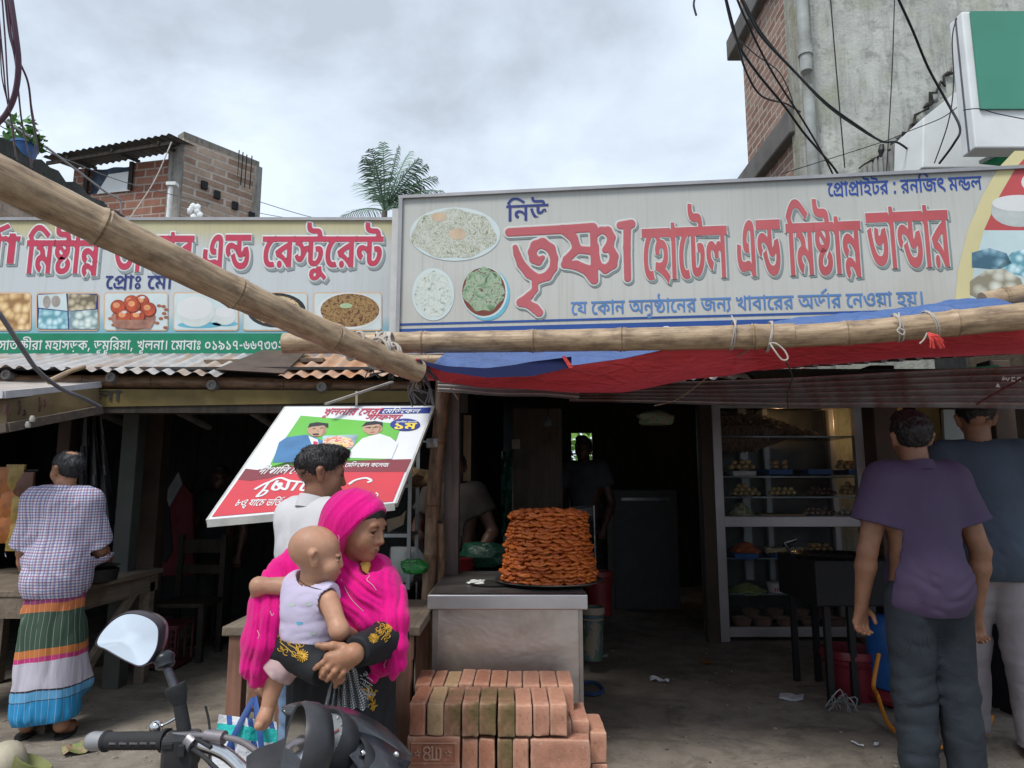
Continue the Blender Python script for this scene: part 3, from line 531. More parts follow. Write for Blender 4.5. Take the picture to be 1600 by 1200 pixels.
-15,-6,-6,0,-12,0,-7,0,-31,0,1,13,77,66,78,1,48,81,90,20,0,24,-6,12,-10,1,-6,0,-9,-24,-11,-23,0,-10,0,-20,2,-7,2,9,12,6,-1,12,-2,9,0,8,0,8,2,4,3,1,3,0,3,-12,5,-11,0,-12,0,-18,-5,-8,-7,1,-5,0,-6,10,-8,24,-7,23,-5,18,-3,24,-7,14,-8,
8,-9,3,-6,-29,-3,-2,5,-6,6,-12,5,-18,5,-13,3,-26,6,-30,11,-14,13,1,8,0,9,16,13,32,8,77,68,102,2,49,207,89,1,-13,-97,0,1,-22,0,-3,2,-3,7,0,4,0,10,3,10,6,7,4,27,2,10,-7,8,-14,1,-7,0,-9,-16,-15,-32,-8,-23,0,-18,0,-32,6,-30,14,-22,23,
-9,18,31,4,8,-19,24,-22,30,-10,19,0,22,0,22,10,1,9,0,6,-6,8,-5,3,23,2,-10,-7,-18,-9,-20,-5,-9,0,-8,0,-14,2,-3,3,-4,2,-6,8,1,7,1,20,-77,0,1,13,12,103,-23,-8,0,-10,5,1,4,0,4,10,6,9,0,8,0,12,-6,1,-4,0,-4,-12,-5,77,70,90,3,21,185,89,
1,-13,-27,0,1,-76,-29,0,-12,7,-30,11,-38,7,-23,2,-11,15,8,3,18,5,20,5,11,2,-12,4,-28,5,-15,2,11,11,7,-3,-27,0,1,13,21,127,76,-83,0,1,1,10,-2,20,-5,18,-6,7,-3,3,-11,-8,-2,-20,-4,-18,-5,-5,-2,-1,1,18,-1,32,-7,28,-10,11,-7,-5,0,0,3,
0,7,1,4,12,49,-3,-8,0,-10,6,1,4,0,4,10,6,9,0,10,0,10,-6,1,-4,0,-4,-10,-6,77,75,85,2,16,85,12,-18,0,-30,7,-18,15,1,11,0,9,14,15,30,9,25,0,22,0,30,-8,14,-15,1,-10,0,-9,-14,-15,-30,-9,16,87,65,-10,0,-16,-4,-10,-10,1,-6,0,-6,6,-9,16,
-5,13,0,10,0,18,5,8,10,1,6,0,6,-8,9,-14,4,77,76,85,1,44,85,0,-26,0,-26,11,1,8,0,7,18,10,17,3,13,-14,-6,0,-8,-3,1,-2,0,-3,10,-3,11,0,14,0,16,7,1,5,0,4,-6,7,-18,7,-11,4,-18,6,-20,8,-8,8,1,5,0,3,8,9,9,3,27,-7,-4,-2,-4,-4,1,-2,0,-1,2,
-3,8,-4,14,-5,13,-4,16,-5,20,-10,8,-10,1,-7,0,-8,-16,-12,-28,-6,77,77,85,1,46,35,76,0,4,6,6,7,4,27,-6,-4,-1,-2,-3,1,-2,0,-1,4,-3,12,-2,13,-1,28,-3,20,-12,1,-8,0,-11,-30,-13,-25,-1,-4,0,-4,1,-1,0,7,3,14,-2,24,-6,24,-7,13,-5,-15,
-11,-16,6,-26,9,-30,7,-32,4,-19,2,7,13,8,-1,22,-2,13,0,28,0,20,7,1,5,0,4,-6,4,-14,3,-11,1,-18,2,-20,6,-8,6,77,78,85,1,40,159,42,0,-11,-10,-17,-26,-9,-21,0,-16,0,-28,5,-22,14,-18,25,-7,20,31,3,8,-20,16,-24,22,-9,15,0,12,0,12,6,6,
10,1,7,0,8,-8,12,-12,8,-7,0,-4,0,-8,-3,1,-3,0,-2,2,-4,3,-2,-27,-4,-4,4,-4,7,1,4,0,6,14,7,18,3,9,0,22,0,28,-11,12,-19,77,81,85,1,57,101,5,-16,0,-28,5,-24,13,-18,22,-7,17,29,4,6,-13,12,-18,16,-11,18,-5,13,0,16,0,18,10,1,11,0,5,-8,9,
-1,2,23,0,-6,-7,-14,-9,-16,-4,-9,0,-6,0,-12,2,-3,2,-4,1,-8,8,1,7,1,6,0,3,-2,4,-8,2,-7,0,5,14,14,0,18,-2,5,-3,4,-2,4,-7,1,-5,1,-10,0,-3,4,-4,5,0,4,0,6,2,8,5,3,6,25,2,4,-3,8,-9,4,-10,1,-4,0,-10,-14,-15,-26,-8,77,82,85,2,29,105,41,
19,-2,-12,-3,-24,-2,-9,0,-30,0,-28,13,1,11,0,6,10,12,20,8,24,5,15,0,10,0,18,-3,9,-2,6,-3,6,-8,1,-9,1,-40,0,-4,4,-4,8,-1,7,-1,-1,-14,-18,0,-20,4,-8,9,1,7,19,77,47,12,0,16,2,9,3,-7,-3,1,12,0,5,-2,6,-1,1,-4,1,-6,2,-5,0,-6,0,-12,-3,
-10,-5,-8,-6,1,-4,0,-6,16,-5,77,83,85,2,47,71,0,-10,0,-16,3,-5,2,-6,3,-6,8,1,8,1,41,0,4,-4,4,-6,1,-7,1,5,14,12,0,18,-2,5,-3,6,-2,4,-7,1,-6,1,-16,6,1,14,1,5,0,4,0,8,0,5,-1,6,0,8,-1,7,0,8,0,12,3,7,5,27,-7,-4,-5,-14,-7,-16,-2,-7,0,
-2,0,-6,0,-1,1,11,3,4,-2,4,-7,1,-4,0,-10,-18,-14,-28,-7,19,73,13,8,0,10,3,8,5,4,6,1,4,0,4,-8,5,-10,2,-5,0,-6,0,-12,-1,-3,-1,1,-15,0,-4,2,-4,3,-2,2,-1,6,-1,77,84,85,1,63,53,46,16,0,20,-5,12,-9,1,-5,0,-6,-8,-9,-7,-3,1,4,22,2,24,9,1,
8,0,4,-8,7,-24,7,-21,3,-24,3,-30,7,-12,7,1,6,0,4,6,7,7,3,29,-6,-4,-1,-2,-3,1,-2,0,-1,2,-3,10,-2,18,-4,17,-2,24,-3,28,-8,14,-8,6,-10,1,-5,0,-9,-18,-12,-28,-8,-40,-3,-19,0,-5,0,-5,13,14,1,14,6,1,5,0,3,-10,5,-7,0,-8,0,-8,-3,1,-3,0,
-1,2,-3,1,-1,-27,-3,-2,3,-2,5,1,2,0,6,10,7,20,4,77,129,133,5,15,269,89,1,-13,-87,0,1,-76,-29,0,1,14,3,5,-2,2,0,7,1,4,1,23,1,3,1,18,-151,0,1,13,42,257,36,0,-4,-8,-9,-18,-5,-13,0,-4,0,-10,0,-3,0,3,14,2,0,4,-1,3,0,10,0,6,4,1,3,0,2,
-2,3,-3,1,-6,3,-20,1,-13,0,-17,0,-18,0,-28,5,-16,11,1,9,0,2,2,4,1,2,29,-2,0,-2,0,-2,1,-1,0,-7,14,-6,17,0,17,0,30,0,30,-4,9,-5,8,-3,6,-8,26,101,37,12,0,20,-5,18,-9,9,-5,-1,-9,-3,-6,-10,7,-16,9,-16,5,-7,0,-4,0,-6,-2,-2,-2,1,-2,0,-2,
2,-3,1,-2,-29,-2,-2,2,-2,6,1,2,0,5,6,6,12,5,14,2,30,53,65,18,0,26,-8,12,-12,1,-9,0,-2,0,-5,-1,-2,-29,1,2,1,0,4,1,2,0,4,-4,8,-10,5,-7,0,-8,0,-6,-4,1,-2,0,-2,2,-3,1,-1,-29,-2,-2,2,-2,5,1,2,0,5,8,6,10,5,16,2,14,31,55,2,2,0,3,1,2,0,6,
-14,10,-13,3,37,3,12,-4,10,-11,1,-7,0,-2,-2,-4,1,-2,77,131,0,1,4,-77,104,95,27,13,-11,-91,-28,77,133,0,2,12,-25,10,1,-48,-29,0,-10,5,-20,6,-22,4,-13,1,-11,14,10,3,28,7,28,6,13,2,12,-55,-3,-8,-2,-18,-3,-18,-5,-7,-2,3,2,14,-1,26,-6,
13,-5,-2,2,0,5,1,2,77,202,38,1,33,79,89,1,-13,-19,0,17,2,-8,-4,-12,-6,-4,-7,1,-5,0,-5,6,-10,4,-11,1,-5,0,-6,-4,-10,-14,-8,-24,-6,-17,-2,-7,13,16,2,16,5,6,8,1,4,0,5,-6,11,-4,10,1,5,0,5,4,7,8,7,9,3,1,-2,-41,0,1,13,77,224,110,2,63,
225,89,1,-13,-27,0,1,-62,-31,0,1,43,5,-8,-10,7,-18,10,-16,7,-18,4,-9,0,-10,0,-18,-5,-16,-7,-7,-5,1,2,4,2,12,2,9,0,14,0,14,-8,1,-6,0,-2,0,-3,-1,-1,-5,1,2,2,8,3,8,4,5,2,35,15,19,-9,-81,-38,-19,10,25,11,-9,-6,-9,-3,4,2,6,5,1,3,0,4,
-8,3,-7,0,-4,0,-8,-1,-3,-1,-23,11,12,8,24,12,26,6,17,0,14,0,24,-5,22,-10,15,-8,-3,-1,0,3,-2,7,1,4,1,18,25,0,9,-9,33,197,-6,-29,0,-2,3,-10,5,-12,2,-7,0,-14,0,-28,-3,-17,0,-10,0,-22,3,-20,5,-12,11,1,9,0,3,2,6,3,3,29,-2,0,-2,-2,-5,1,
-2,0,-6,10,-7,16,-2,11,0,16,0,24,2,15,0,10,0,18,-3,7,-4,1,15,33,0,77,361,119,2,53,241,89,1,-13,-97,0,1,-25,0,-3,4,-3,5,0,4,0,10,3,10,6,7,4,27,3,10,-7,10,-14,1,-7,0,-9,-18,-14,-32,-8,-21,0,-20,0,-36,6,-30,17,-11,13,27,6,10,-9,18,
-13,24,-7,19,0,20,0,22,10,1,9,0,6,-6,8,-5,3,23,1,-10,-7,-18,-9,-20,-4,-9,0,-8,0,-12,2,-5,2,-4,3,-6,7,1,7,1,2,3,1,0,2,-2,5,1,2,1,11,-111,0,1,13,22,55,70,12,0,22,-4,22,-7,11,-5,3,-16,-16,9,-34,10,-15,0,-6,0,-8,-3,1,-3,0,-3,4,-3,7,
-2,-15,-11,-14,4,-12,9,1,6,0,6,12,9,20,4,77,424,103,4,43,119,0,-28,0,-36,12,-11,9,11,13,18,1,20,4,9,4,3,3,4,4,4,9,1,5,0,2,-2,7,-1,3,-105,0,1,13,93,0,-10,6,-10,11,1,5,0,6,12,10,13,4,23,-11,-8,-3,-8,-6,1,-4,0,-4,12,-8,13,-6,85,0,1,
-13,-39,0,-4,0,-8,0,-3,0,18,-10,22,-20,1,-12,0,-10,-18,-16,-32,-8,22,117,14,14,0,20,5,10,10,1,6,0,6,-8,13,-18,13,-13,9,7,0,2,-4,6,-9,1,-6,0,-5,-6,-11,-16,-9,-28,-7,-19,-2,3,10,4,-7,16,-8,20,-4,22,69,81,-12,-4,-16,-8,1,-6,0,-5,10,
-5,16,-3,9,0,10,0,22,3,7,3,-3,-12,-12,-4,-18,-2,-9,0,-18,0,-26,6,-14,10,1,7,0,7,14,10,11,3,8,47,79,22,-5,42,-15,15,-9,-11,-7,-18,9,-42,15,-21,5,77,597,41,1,10,61,19,3,-2,-2,-5,-8,-12,-8,-12,-5,-5,-23,0,4,9,6,19,3,8,77,598,50,1,4,
15,50,73,0,1,-15,-71,0,77,611,44,2,12,45,57,-8,0,-14,5,1,6,0,6,14,5,9,0,8,0,14,-5,1,-6,0,-6,-14,-5,12,45,-2,-8,0,-14,5,1,6,0,6,14,5,9,0,8,0,14,-5,1,-6,0,-6,-14,-5,77,641,55,1,4,53,0,1,89,33,0,1,-89,]
TXT={
'Hদুর্গা': [37,57,22,131,54],
'Hমিষ্টান্ন': [55,44,423,54,365],
'Hভান্ডার': [43,54,361,54,46],
'Hএন্ড': [16,361],
'Hরেস্টুরেন্ট': [61,46,434,57,61,46,370],
'Hহোটেল': [61,51,54,61,30,47],
'Mপ্রোঃ মো': [61,224,54,7,-1,61,44,54],
'Mম': [44],
'Mসাতক্ষীরা মহাসড়ক, ডুমুরিয়া, খুলনা। মোবাঃ ০১৯১৭-৬৬৭৩৩২': [50,54,35,129,56,46,54,-1,44,51,54,50,68,20,597,-1,32,57,44,57,55,46,70,54,597,-1,21,57,47,39,54,641,-1,61,44,54,42,54,7,-1,75,76,84,76,82,598,81,81,82,78,78,77],
'Mনিউ': [55,39,12],
'Mযে কোন অনুষ্ঠানের জন্য খাবারের অর্ডার নেওয়া হয়।': [61,45,-1,61,20,54,39,-1,8,39,57,424,54,61,39,46,-1,27,39,202,-1,21,54,42,54,61,46,46,-1,8,32,131,54,46,-1,61,39,18,70,54,-1,51,70,641],
'Mপ্রোপ্রাইটর : রনজিৎ মন্ডল': [61,224,54,224,54,10,30,46,-1,611,-1,46,39,55,27,66,-1,44,361,47],
'Mখুলনার সেরা': [21,57,47,39,54,46,-1,61,50,46,54],
'Mমেডিকেল': [61,44,55,32,61,20,47],
'Mসাফল্য': [50,54,41,47,202],
'Mজাতীয় মেধায়': [27,54,35,56,70,-1,61,44,38,54,70],
'H১ম': [76,44],
'Mদীপালি দেব': [37,56,40,54,55,47,-1,61,37,42],
'Mমেডিকেল কলেজ': [61,44,55,32,61,20,47,-1,20,61,47,27],
'M৮ও ব্যাচে ভর্তি চলছে': [83,18,-1,133,45,54,61,25,-1,43,55,35,131,-1,25,47,61,26],
'M২০২২': [77,75,77,77],
'Mলা': [47,54],
}
# ================================================================ common materials
def m_ground():
 t=NT('ground');v=t.co.outputs['Object']
 a=t.noise(v,.8,8,.62);b=t.noise(v,6,6,.6);c=t.noise(t.mapv(v,(1,2.2,1)),26,5,.7)
 col=t.ramp(a,[(.32,(.185,.158,.128)),(.5,(.245,.212,.175)),(.68,(.31,.275,.232))])
 col=t.mix(t.ramp(b,[(.42,(0,0,0)),(.66,(.55,.55,.55))]),col,(.11,.095,.08))
 spots=t.ramp(c,[(.60,(0,0,0)),(.70,(.8,.8,.8))])
 col=t.mix(spots,col,(.055,.048,.042))
 st=t.ramp(t.noise(t.mapv(v,(1,1.6,1)),2.6,7,.7,.8),[(.5,(0,0,0)),(.63,(.7,)*3)]);col=t.mix(st,col,(.095,.082,.068))
 light=t.ramp(t.noise(v,40,3,.6),[(.62,(0,0,0)),(.72,(.5,.5,.5))])
 col=t.mix(light,col,(.36,.33,.29))
 h=t.math('ADD',t.math('MULTIPLY',b,.6),t.math('MULTIPLY',c,.4))
 return t.out(col,t.ramp(b,[(.3,(.62,)*3),(.7,(.88,)*3)]),t.bump(h,.5,.02),spec=.3)
GROUND=m_ground()
def m_brick(name,c1,c2,mortar,scale,rows=.5,width=.5,dirt=.35,dirtcol=(.06,.055,.05),mort=.02,axes='XZ'):
 t=NT(name);o=t.co.outputs['Object']
 s=t.n('ShaderNodeSeparateXYZ',{0: o});cx=t.n('ShaderNodeCombineXYZ',{0: s.outputs[0] if axes[0]=='X' else s.outputs[1],1: s.outputs[2]}).outputs[0]
 wv=t.n('ShaderNodeVectorMath',{0: cx,1: t.n('ShaderNodeVectorMath',{0: t.n('ShaderNodeTexNoise',{'Vector': o,'Scale': 5.}).outputs[1],3: .02},operation='SCALE').outputs[0]},operation='ADD').outputs[0]
 br=t.n('ShaderNodeTexBrick',{'Vector': wv,'Color1': (*c1,1),'Color2': (*c2,1),'Mortar': (*mortar,1),'Scale': scale,'Mortar Size': mort,'Mortar Smooth': .3,'Bias':-.1,'Brick Width': width,'Row Height': rows})
 nz=t.noise(o,7,6,.65)
 col=t.mix(t.ramp(nz,[(.4,(0,0,0)),(.7,(dirt,)*3)]),br.outputs[0],dirtcol)
 col=t.mix(t.ramp(t.noise(o,22,4),[(.5,(0,0,0)),(.75,(.5,)*3)]),col,tuple(min(.8,x*1.7) for x in c1))
 h=t.math('SUBTRACT',t.math('MULTIPLY',t.noise(o,40,3),.4),br.outputs[1])
 return t.out(col,.9,t.bump(h,.7,.02),spec=.2)
def m_plaster(name,c1,c2,stain,streak=(6,6,.5),amt=.7,moss=None):
 t=NT(name);o=t.co.outputs['Object']
 a=t.noise(o,1.6,8,.65,.4);b=t.noise(t.mapv(o,streak),2.2,6,.7)
 col=t.ramp(a,[(.3,c1),(.7,c2)])
 col=t.mix(t.ramp(b,[(.48,(0,0,0)),(.7,(amt,)*3)]),col,stain)
 col=t.mix(t.ramp(t.noise(o,9,7,.7),[(.52,(0,0,0)),(.66,(amt*.8,)*3)]),col,stain)
 if moss: col=t.mix(t.ramp(t.noise(o,2.4,6,.6),[(.5,(0,0,0)),(.7,(.6,)*3)]),col,moss)
 return t.out(col,.9,t.bump(t.noise(o,30,5,.65),.45,.02),spec=.2)
CONC=m_plaster('weathered_concrete',(.20,.19,.175),(.33,.32,.30),(.08,.08,.075))
MOSSY=m_plaster('mossy_concrete',(.035,.036,.034),(.085,.085,.08),(.018,.02,.018),moss=(.035,.05,.025))
def m_wood(name,c1,c2,axis=1,sc=1.,rough=.8):
 t=NT(name);o=t.co.outputs['Object']
 s=[26*sc]*3;s[axis]=1.6*sc
 a=t.noise(t.mapv(o,tuple(s)),1,6,.62,.6);b=t.noise(o,5,5)
 col=t.ramp(a,[(.3,c1),(.7,c2)]);col=t.mix(t.ramp(b,[(.5,(0,0,0)),(.75,(.6,)*3)]),col,tuple(x*.45 for x in c1))
 return t.out(col,rough,t.bump(a,.5,.006),spec=.3)
WOODX=m_wood('old_wood_along_x',(.10,.072,.05),(.21,.16,.115),0)
WOODZ=m_wood('old_wood_along_z',(.085,.06,.045),(.18,.135,.10),2)
DARKWOOD=m_wood('dark_wood',(.022,.018,.015),(.05,.04,.032),2)
BLACK=M('soot_black',(.012,.013,.014),.75,.3,6,.1)
def m_bamboo(name,c1,c2,dark):
 t=NT(name);u=t.n('ShaderNodeUVMap').outputs[0]
 st=t.noise(t.mapv(u,(14,1.1,1)),3.2,6,.65,.3);bl=t.noise(t.mapv(u,(3,3.5,1)),2.6,6,.65);sp=t.noise(t.mapv(u,(10,30,1)),1.5,4,.7)
 col=t.ramp(st,[(.28,c1),(.7,c2)])
 col=t.mix(t.ramp(bl,[(.43,(0,0,0)),(.66,(.85,)*3)]),col,dark)
 col=t.mix(t.ramp(sp,[(.66,(0,0,0)),(.78,(.6,)*3)]),col,tuple(x*.4 for x in dark))
 return t.out(col,t.ramp(bl,[(.3,(.34,)*3),(.7,(.65,)*3)]),t.bump(st,.3,.004),spec=.45)
BAMBOO=m_bamboo('dry_bamboo',(.24,.155,.085),(.47,.355,.23),(.12,.075,.045))
BAMBOOD=m_bamboo('brown_bamboo',(.13,.07,.038),(.25,.14,.075),(.05,.03,.02))
def bamboo(bd,a,b,r0,r1,step=.34,sag=0.,seed=0,n=14):
 rr=random.Random(seed);a,b=Vector(a),Vector(b);L=(b-a).length;ts={0.,1.}
 d=(b-a).normalized();x=d.orthogonal().normalized();y=d.cross(x)
 nodes=[];p=rr.uniform(.05,.2)
 while p<L-.03: nodes.append(p);p+=step*rr.uniform(.8,1.2)
 S=[(0,1.)];kx=0
 for q in nodes:
  S+=[(q-.035,1.0),(q-.012,1.045),(q-.004,1.10),(q,1.0),(q+.004,1.08),(q+.014,1.03),(q+.04,.99)]
 S.append((L,1.));S=sorted((max(0,min(L,s)),k) for s,k in S);S=[S[0]]+[s for i,s in enumerate(S[1:]) if s[0]>S[i][0]+1e-4]
 pts,rs=[],[]
 for s,k in S:
  t=s/L
  wv=x*math.sin(t*7+seed)*.008+y*math.cos(t*5+seed*2)*.008
  pts.append(a+(b-a)*t+wv-Vector((0,0,sag*4*t*(1-t))));rs.append((r0+(r1-r0)*t)*k)
 bd.tube(pts,rs,n,wob=.012)
 return bd
# ================================================================ ground
def gz(x,y):
 """street level, rising gently into the shop on the right"""
 k=float(sstep(2.6,3.7,y))*float(sstep(-.15,.35,x));return .17*k
def axis_(a,b,fine0,fine1,step):
 A=list(np.arange(fine0,fine1+1e-6,step));s=step;p=fine0
 while p>a: s *=1.5;p -=s;A.insert(0,max(p,a))
 s=step;p=fine1
 while p<b: s *=1.5;p+=s;A.append(min(p,b))
 return A
b=B();xs=axis_(-60,60,-5,5,.09);ys=axis_(-40,80,1.5,8,.09)
b.grid([[(x,y,gz(x,y)+.006*float(math.sin(x*5.1+y*2)*math.sin(y*4.3-x))) for x in xs] for y in ys])
obj('ground',b,GROUND,smooth=True,kind='structure')
def G(px,py,lift=0.):
 """ground point under a pixel"""
 z=0.
 for _ in range(6):
  p=atz(px,py,z);z=gz(p.x,p.y)
 return p+Vector((0,0,lift))
# ================================================================ building with brick side and grey plaster front, right
BX,BY0,BY1=3.09,7.0,9.0
bt=thing('brick_apartment_building',(5.2,8.5,0),'tall unfinished building with bare brick side wall, concrete floor bands and stained grey plaster front','building')
RB=m_brick('red_brick_side',(.20,.105,.08),(.33,.22,.17),(.40,.36,.31),1.7,.17,.46,.3,mort=.026,axes='YZ')
b=B();b.box((BX+.9,(BY0+.12+8.68)/2,7),(1.8,8.68-BY0-.12,14));obj('brick_wall',b,RB,bt)
PLA=m_plaster('stained_grey_plaster',(.27,.28,.26),(.50,.515,.48),(.12,.125,.115),(4,4,.5),.65,(.30,.31,.22))
b=B();b.box((BX+3.06,BY0,7),(6.0,.22,14));obj('plaster_wall',b,PLA,bt)
for z in (5.33,7.42,3.5): b=B();b.box((BX+.84,(BY0+BY1)/2+.03,z),(1.9,BY1-BY0-.06,.30));obj('floor_band',b,M('dark_concrete_band',(.13,.125,.12),.9,.35,3,.4,dirt=.6),bt,bev=.02)
b=B();b.box((BX+.03,BY0+.02,7),(.17,.30,14.));obj('corner_pillar',b,m_plaster('mossy_pillar',(.27,.27,.24),(.36,.36,.33),(.13,.12,.07),moss=(.2,.19,.09)),bt,bev=.015)
b=B();p0=at(1275,300,6.78);px_=p0.x
b.tube([(px_,6.8,3.2),(px_,6.8,4.6),(px_,6.8,5.55)],.055,12);b.tube([(px_-.005,6.8,5.72),(px_-.005,6.8,9)],.06,12)
b.tube([(px_-.005,6.8,5.9),(px_-.005,6.8,6.0)],.075,12)
obj('drain_pipe',b,M('grey_pvc',(.30,.32,.31),.6,.3,4,.1,dirt=.7),bt,smooth=True)
rr=random.Random(4);b=B();pts=[onplane(px,py,V(0,6.85,0),V(0,1,0)) for px,py in ((1345,262),(1380,238),(1412,214),(1432,180),(1452,160),(1470,132),(1492,104),(1505,88))]
P2=[]
for i in range(len(pts)-1):
 for k in range(5): P2.append(lerp(pts[i],pts[i+1],k/5)+V(rr.uniform(-.04,.04),rr.uniform(-.01,.02),rr.uniform(-.05,.05)))
b.tube(P2,[rr.uniform(.008,.03) for _ in P2],6)
obj('wall_crack',b,M('crack_dark',(.035,.033,.03),.95,.5,12,.4),bt)
b=B()
for k in range(26):
 i=rr.randrange(len(P2));b.ico(P2[i]+V(rr.uniform(-.1,.1),.075,rr.uniform(-.14,.04)),(rr.uniform(.02,.06),.05,rr.uniform(.02,.05)),1)
obj('broken_plaster',b,M('rough_render',(.20,.195,.185),.95,.4,14,.6),bt)
b=B();P=[]
x0,x1=at(1345,262,6.8).x,at(1447,240,6.8).x
for z in (3.2,5.0): P.append([(x0+(x1-x0)*k/48,6.84-.014*math.sin(k*1.6),z if z<4 else lerp(4.62,5.2,k/48)) for k in range(49)])
b.grid(P);obj('ribbed_cladding',b,M('dull_tin',(.28,.285,.28),.7,.3,5,.1,dirt=.5),bt,smooth=True)
b=B();A0=[onplane(px,py,V(0,6.1,0),V(0,1,0)) for px,py in ((1441,262),(1443,184),(1508,132),(1640,60),(1640,262))]
b.prism(A0,V(0,.5,0));WP=M('white_panel',(.66,.69,.70),.6,.08,3,.05,dirt=.15,dirtcol=(.35,.36,.36))
obj('white_panel_wall',b,WP,None,label='pale white panelled wall piece between plaster building and green box sign',cat='wall',bev=.01)
g=thing('box_sign',at(1560,240,5.4),'green fronted box sign with wide white surround high on the building','sign')
Y0=5.3;c1=onplane(1520,228,V(0,Y0,0),V(0,1,0));c2=onplane(1503,18,V(0,Y0,0),V(0,1,0))
zb,zt=c1.z,onplane(1505,14,V(0,Y0,0),V(0,1,0)).z;xl=lerp(c1.x,c2.x,.5)+.03
b=B();b.box((xl+1.2,Y0+.115,(zb+zt)/2),(2.4,.17,zt-zb));obj('box_body',b,WP,g,bev=.012)
zg=onplane(1530,172,V(0,Y0,0),V(0,1,0)).z
b=B();b.box((xl+1.24,Y0+.015,(zg+zt)/2),(2.36,.02,zt-zg-.03));obj('sign_face',b,M('sea_green',(.055,.235,.165),.45,.12,1.3,.03),g)
b=B();b.box((xl+.002,Y0+.11,(zb+zt)/2),(.012,.02,zt-zb-.02));obj('panel_seam',b,M('seam_grey',(.12,.12,.13)),g)
g=thing('awning',at(1580,250,5.6),'green triangular awning edge under the green box sign','awning')
b=B();b.prism([at(1535,252,5.7),at(1640,205,5.7),at(1640,262,5.7)],V(0,.05,0));obj('fabric',b,M('awning_green',(.02,.28,.13),.6),g)
b=B();b.bar(at(1532,253,5.68),at(1640,203,5.68),.03,.03);obj('edge_rail',b,M('rail_grey',(.4,.42,.42),.4,metal=.6),g)
# ================================================================ brick house on the left, behind the signs
c0=at(287,215,14.0);cr=at(405,262,15.4);cl=V(c0.x-2.62,c0.y+.55,c0.z)
hz=c0.z;H0=4.0
g=thing('brick_house',(c0.x,c0.y,0),'small unfinished brick house with rusty tin roof and blue tarp in its window','house')
HB=m_brick('old_brick',(.27,.175,.13),(.45,.355,.28),(.47,.43,.38),1.0,.165,.42,.3,mort=.022)
HR=m_brick('red_brick_front',(.21,.085,.06),(.31,.155,.11),(.34,.29,.25),1.0,.17,.42,.3,mort=.022)
sd_=(V(cr.x,cr.y,0)-V(c0.x,c0.y,0));sn=V(-sd_.y,sd_.x,0).normalized()
b=B();b.prism([V(c0.x,c0.y,0),V(cr.x,cr.y,0),V(cr.x,cr.y,hz),V(c0.x,c0.y,hz)],sn*.25);o=obj('side_wall',b,HB,g)
b=B();b.prism([V(c0.x,c0.y,hz),V(cr.x,cr.y,hz),V(cr.x,cr.y,hz+.14),V(c0.x,c0.y,hz+.14)],sn*.27)
obj('parapet',b,m_plaster('mossy_coping',(.17,.16,.14),(.27,.25,.22),(.06,.06,.05)),g)
fd=(cl-c0);fd.z=0;fl=fd.length;fd.normalize();fn=V(fd.y,-fd.x,0)
if fn.y>0: fn=-fn
def FH(s,z,d=0.): return V(c0.x,c0.y,0)+fd*s+V(0,0,z)-fn*-d
zf=hz-.45
def hp(px,py): 
 p=onplane(px,py,V(c0.x,c0.y,0),fn);return ((p-V(c0.x,c0.y,0)).dot(fd),p.z)
b=B();s1=hp(207,270)[0];s2=hp(138,270)[0];wz=hp(180,300)[1]
b.prism([FH(.32,0),FH(s1,0),FH(s1,zf),FH(.32,zf)],-fn*.25)
b.prism([FH(s2,0),FH(fl,0),FH(fl,zf),FH(s2,zf)],-fn*.25)
b.prism([FH(s1,0),FH(s2,0),FH(s2,wz),FH(s1,wz)],-fn*.25);obj('front_wall',b,HR,g)
b=B();b.prism([FH(-.02,0),FH(.34,0),FH(.34,hz-.25),FH(-.02,hz-.1)],-fn*.3);obj('corner_column',b,CONC,g)
b=B();b.prism([V(cr.x,cr.y,0)-sd_*.06,V(cr.x,cr.y,0)+sd_*.03,V(cr.x,cr.y,hz)+sd_*.03,V(cr.x,cr.y,hz)-sd_*.06],-sn*.05);obj('rear_column',b,CONC,g)
b=B();wd_=B();P=[]
for i in range(8): P.append([FH(s1+(s2-s1)*j/10,lerp(wz,zf,i/7),-.12+.03*math.sin(i*2+j*1.3)) for j in range(11)])
b.grid(P);w_=obj('window',b,M('faded_blue_tarp',(.07,.10,.15),.7,.4,6,.3),g,smooth=True)
b=B();b.bar(FH(s1,wz,.03),FH(s1,zf,.03),.08,.08);b.bar(FH(s2,wz,.03),FH(s2,zf,.03),.08,.08);obj('frame',b,DARKWOOD,w_)
b=B();b.prism([FH(s1,wz-.02,.02),FH(s1,wz+.42,.02),FH((s1+s2)/2,wz+.40,.02),FH(s2-.3,wz-.02,.02)],fn*.02);obj('white_sheet',b,WP,w_)
b=B();P=[]
for i in range(2):
 row=[]
 for j in range(61):
  s=lerp(-.12,fl+.32,j/60);row.append(V(c0.x,c0.y,0)+fd*s+V(0,0,(hz-.12-.05*s/fl*3)+.025*math.sin(j*2.1))+fn*(.55 if i==0 else-.35)+V(0,0,-.10 if i==0 else .04))
 P.append(row)
b.grid(P);r_=obj('roof',b,M('rusty_tin_dark',(.075,.07,.068),.75,.4,6,.2,dirt=.4),g,smooth=True)
b=B();[b.bar(V(c0.x,c0.y,hz-.30)+fd*s+fn*.75,V(c0.x,c0.y,hz+.02)+fd*s-fn*.6,.07,.09) for s in (.1,1.3,2.5)] if 0 else 0;b.bar(FH(-.1,hz-.36,.45),FH(fl+.25,hz-.50,.45),.05,.07);[b.bar(FH(s,hz-.34-.04*s,.5),FH(s,hz-.22-.04*s,-.3),.05,.06) for s in (.2,1.3,2.4)];obj('rafters',b,DARKWOOD,r_)
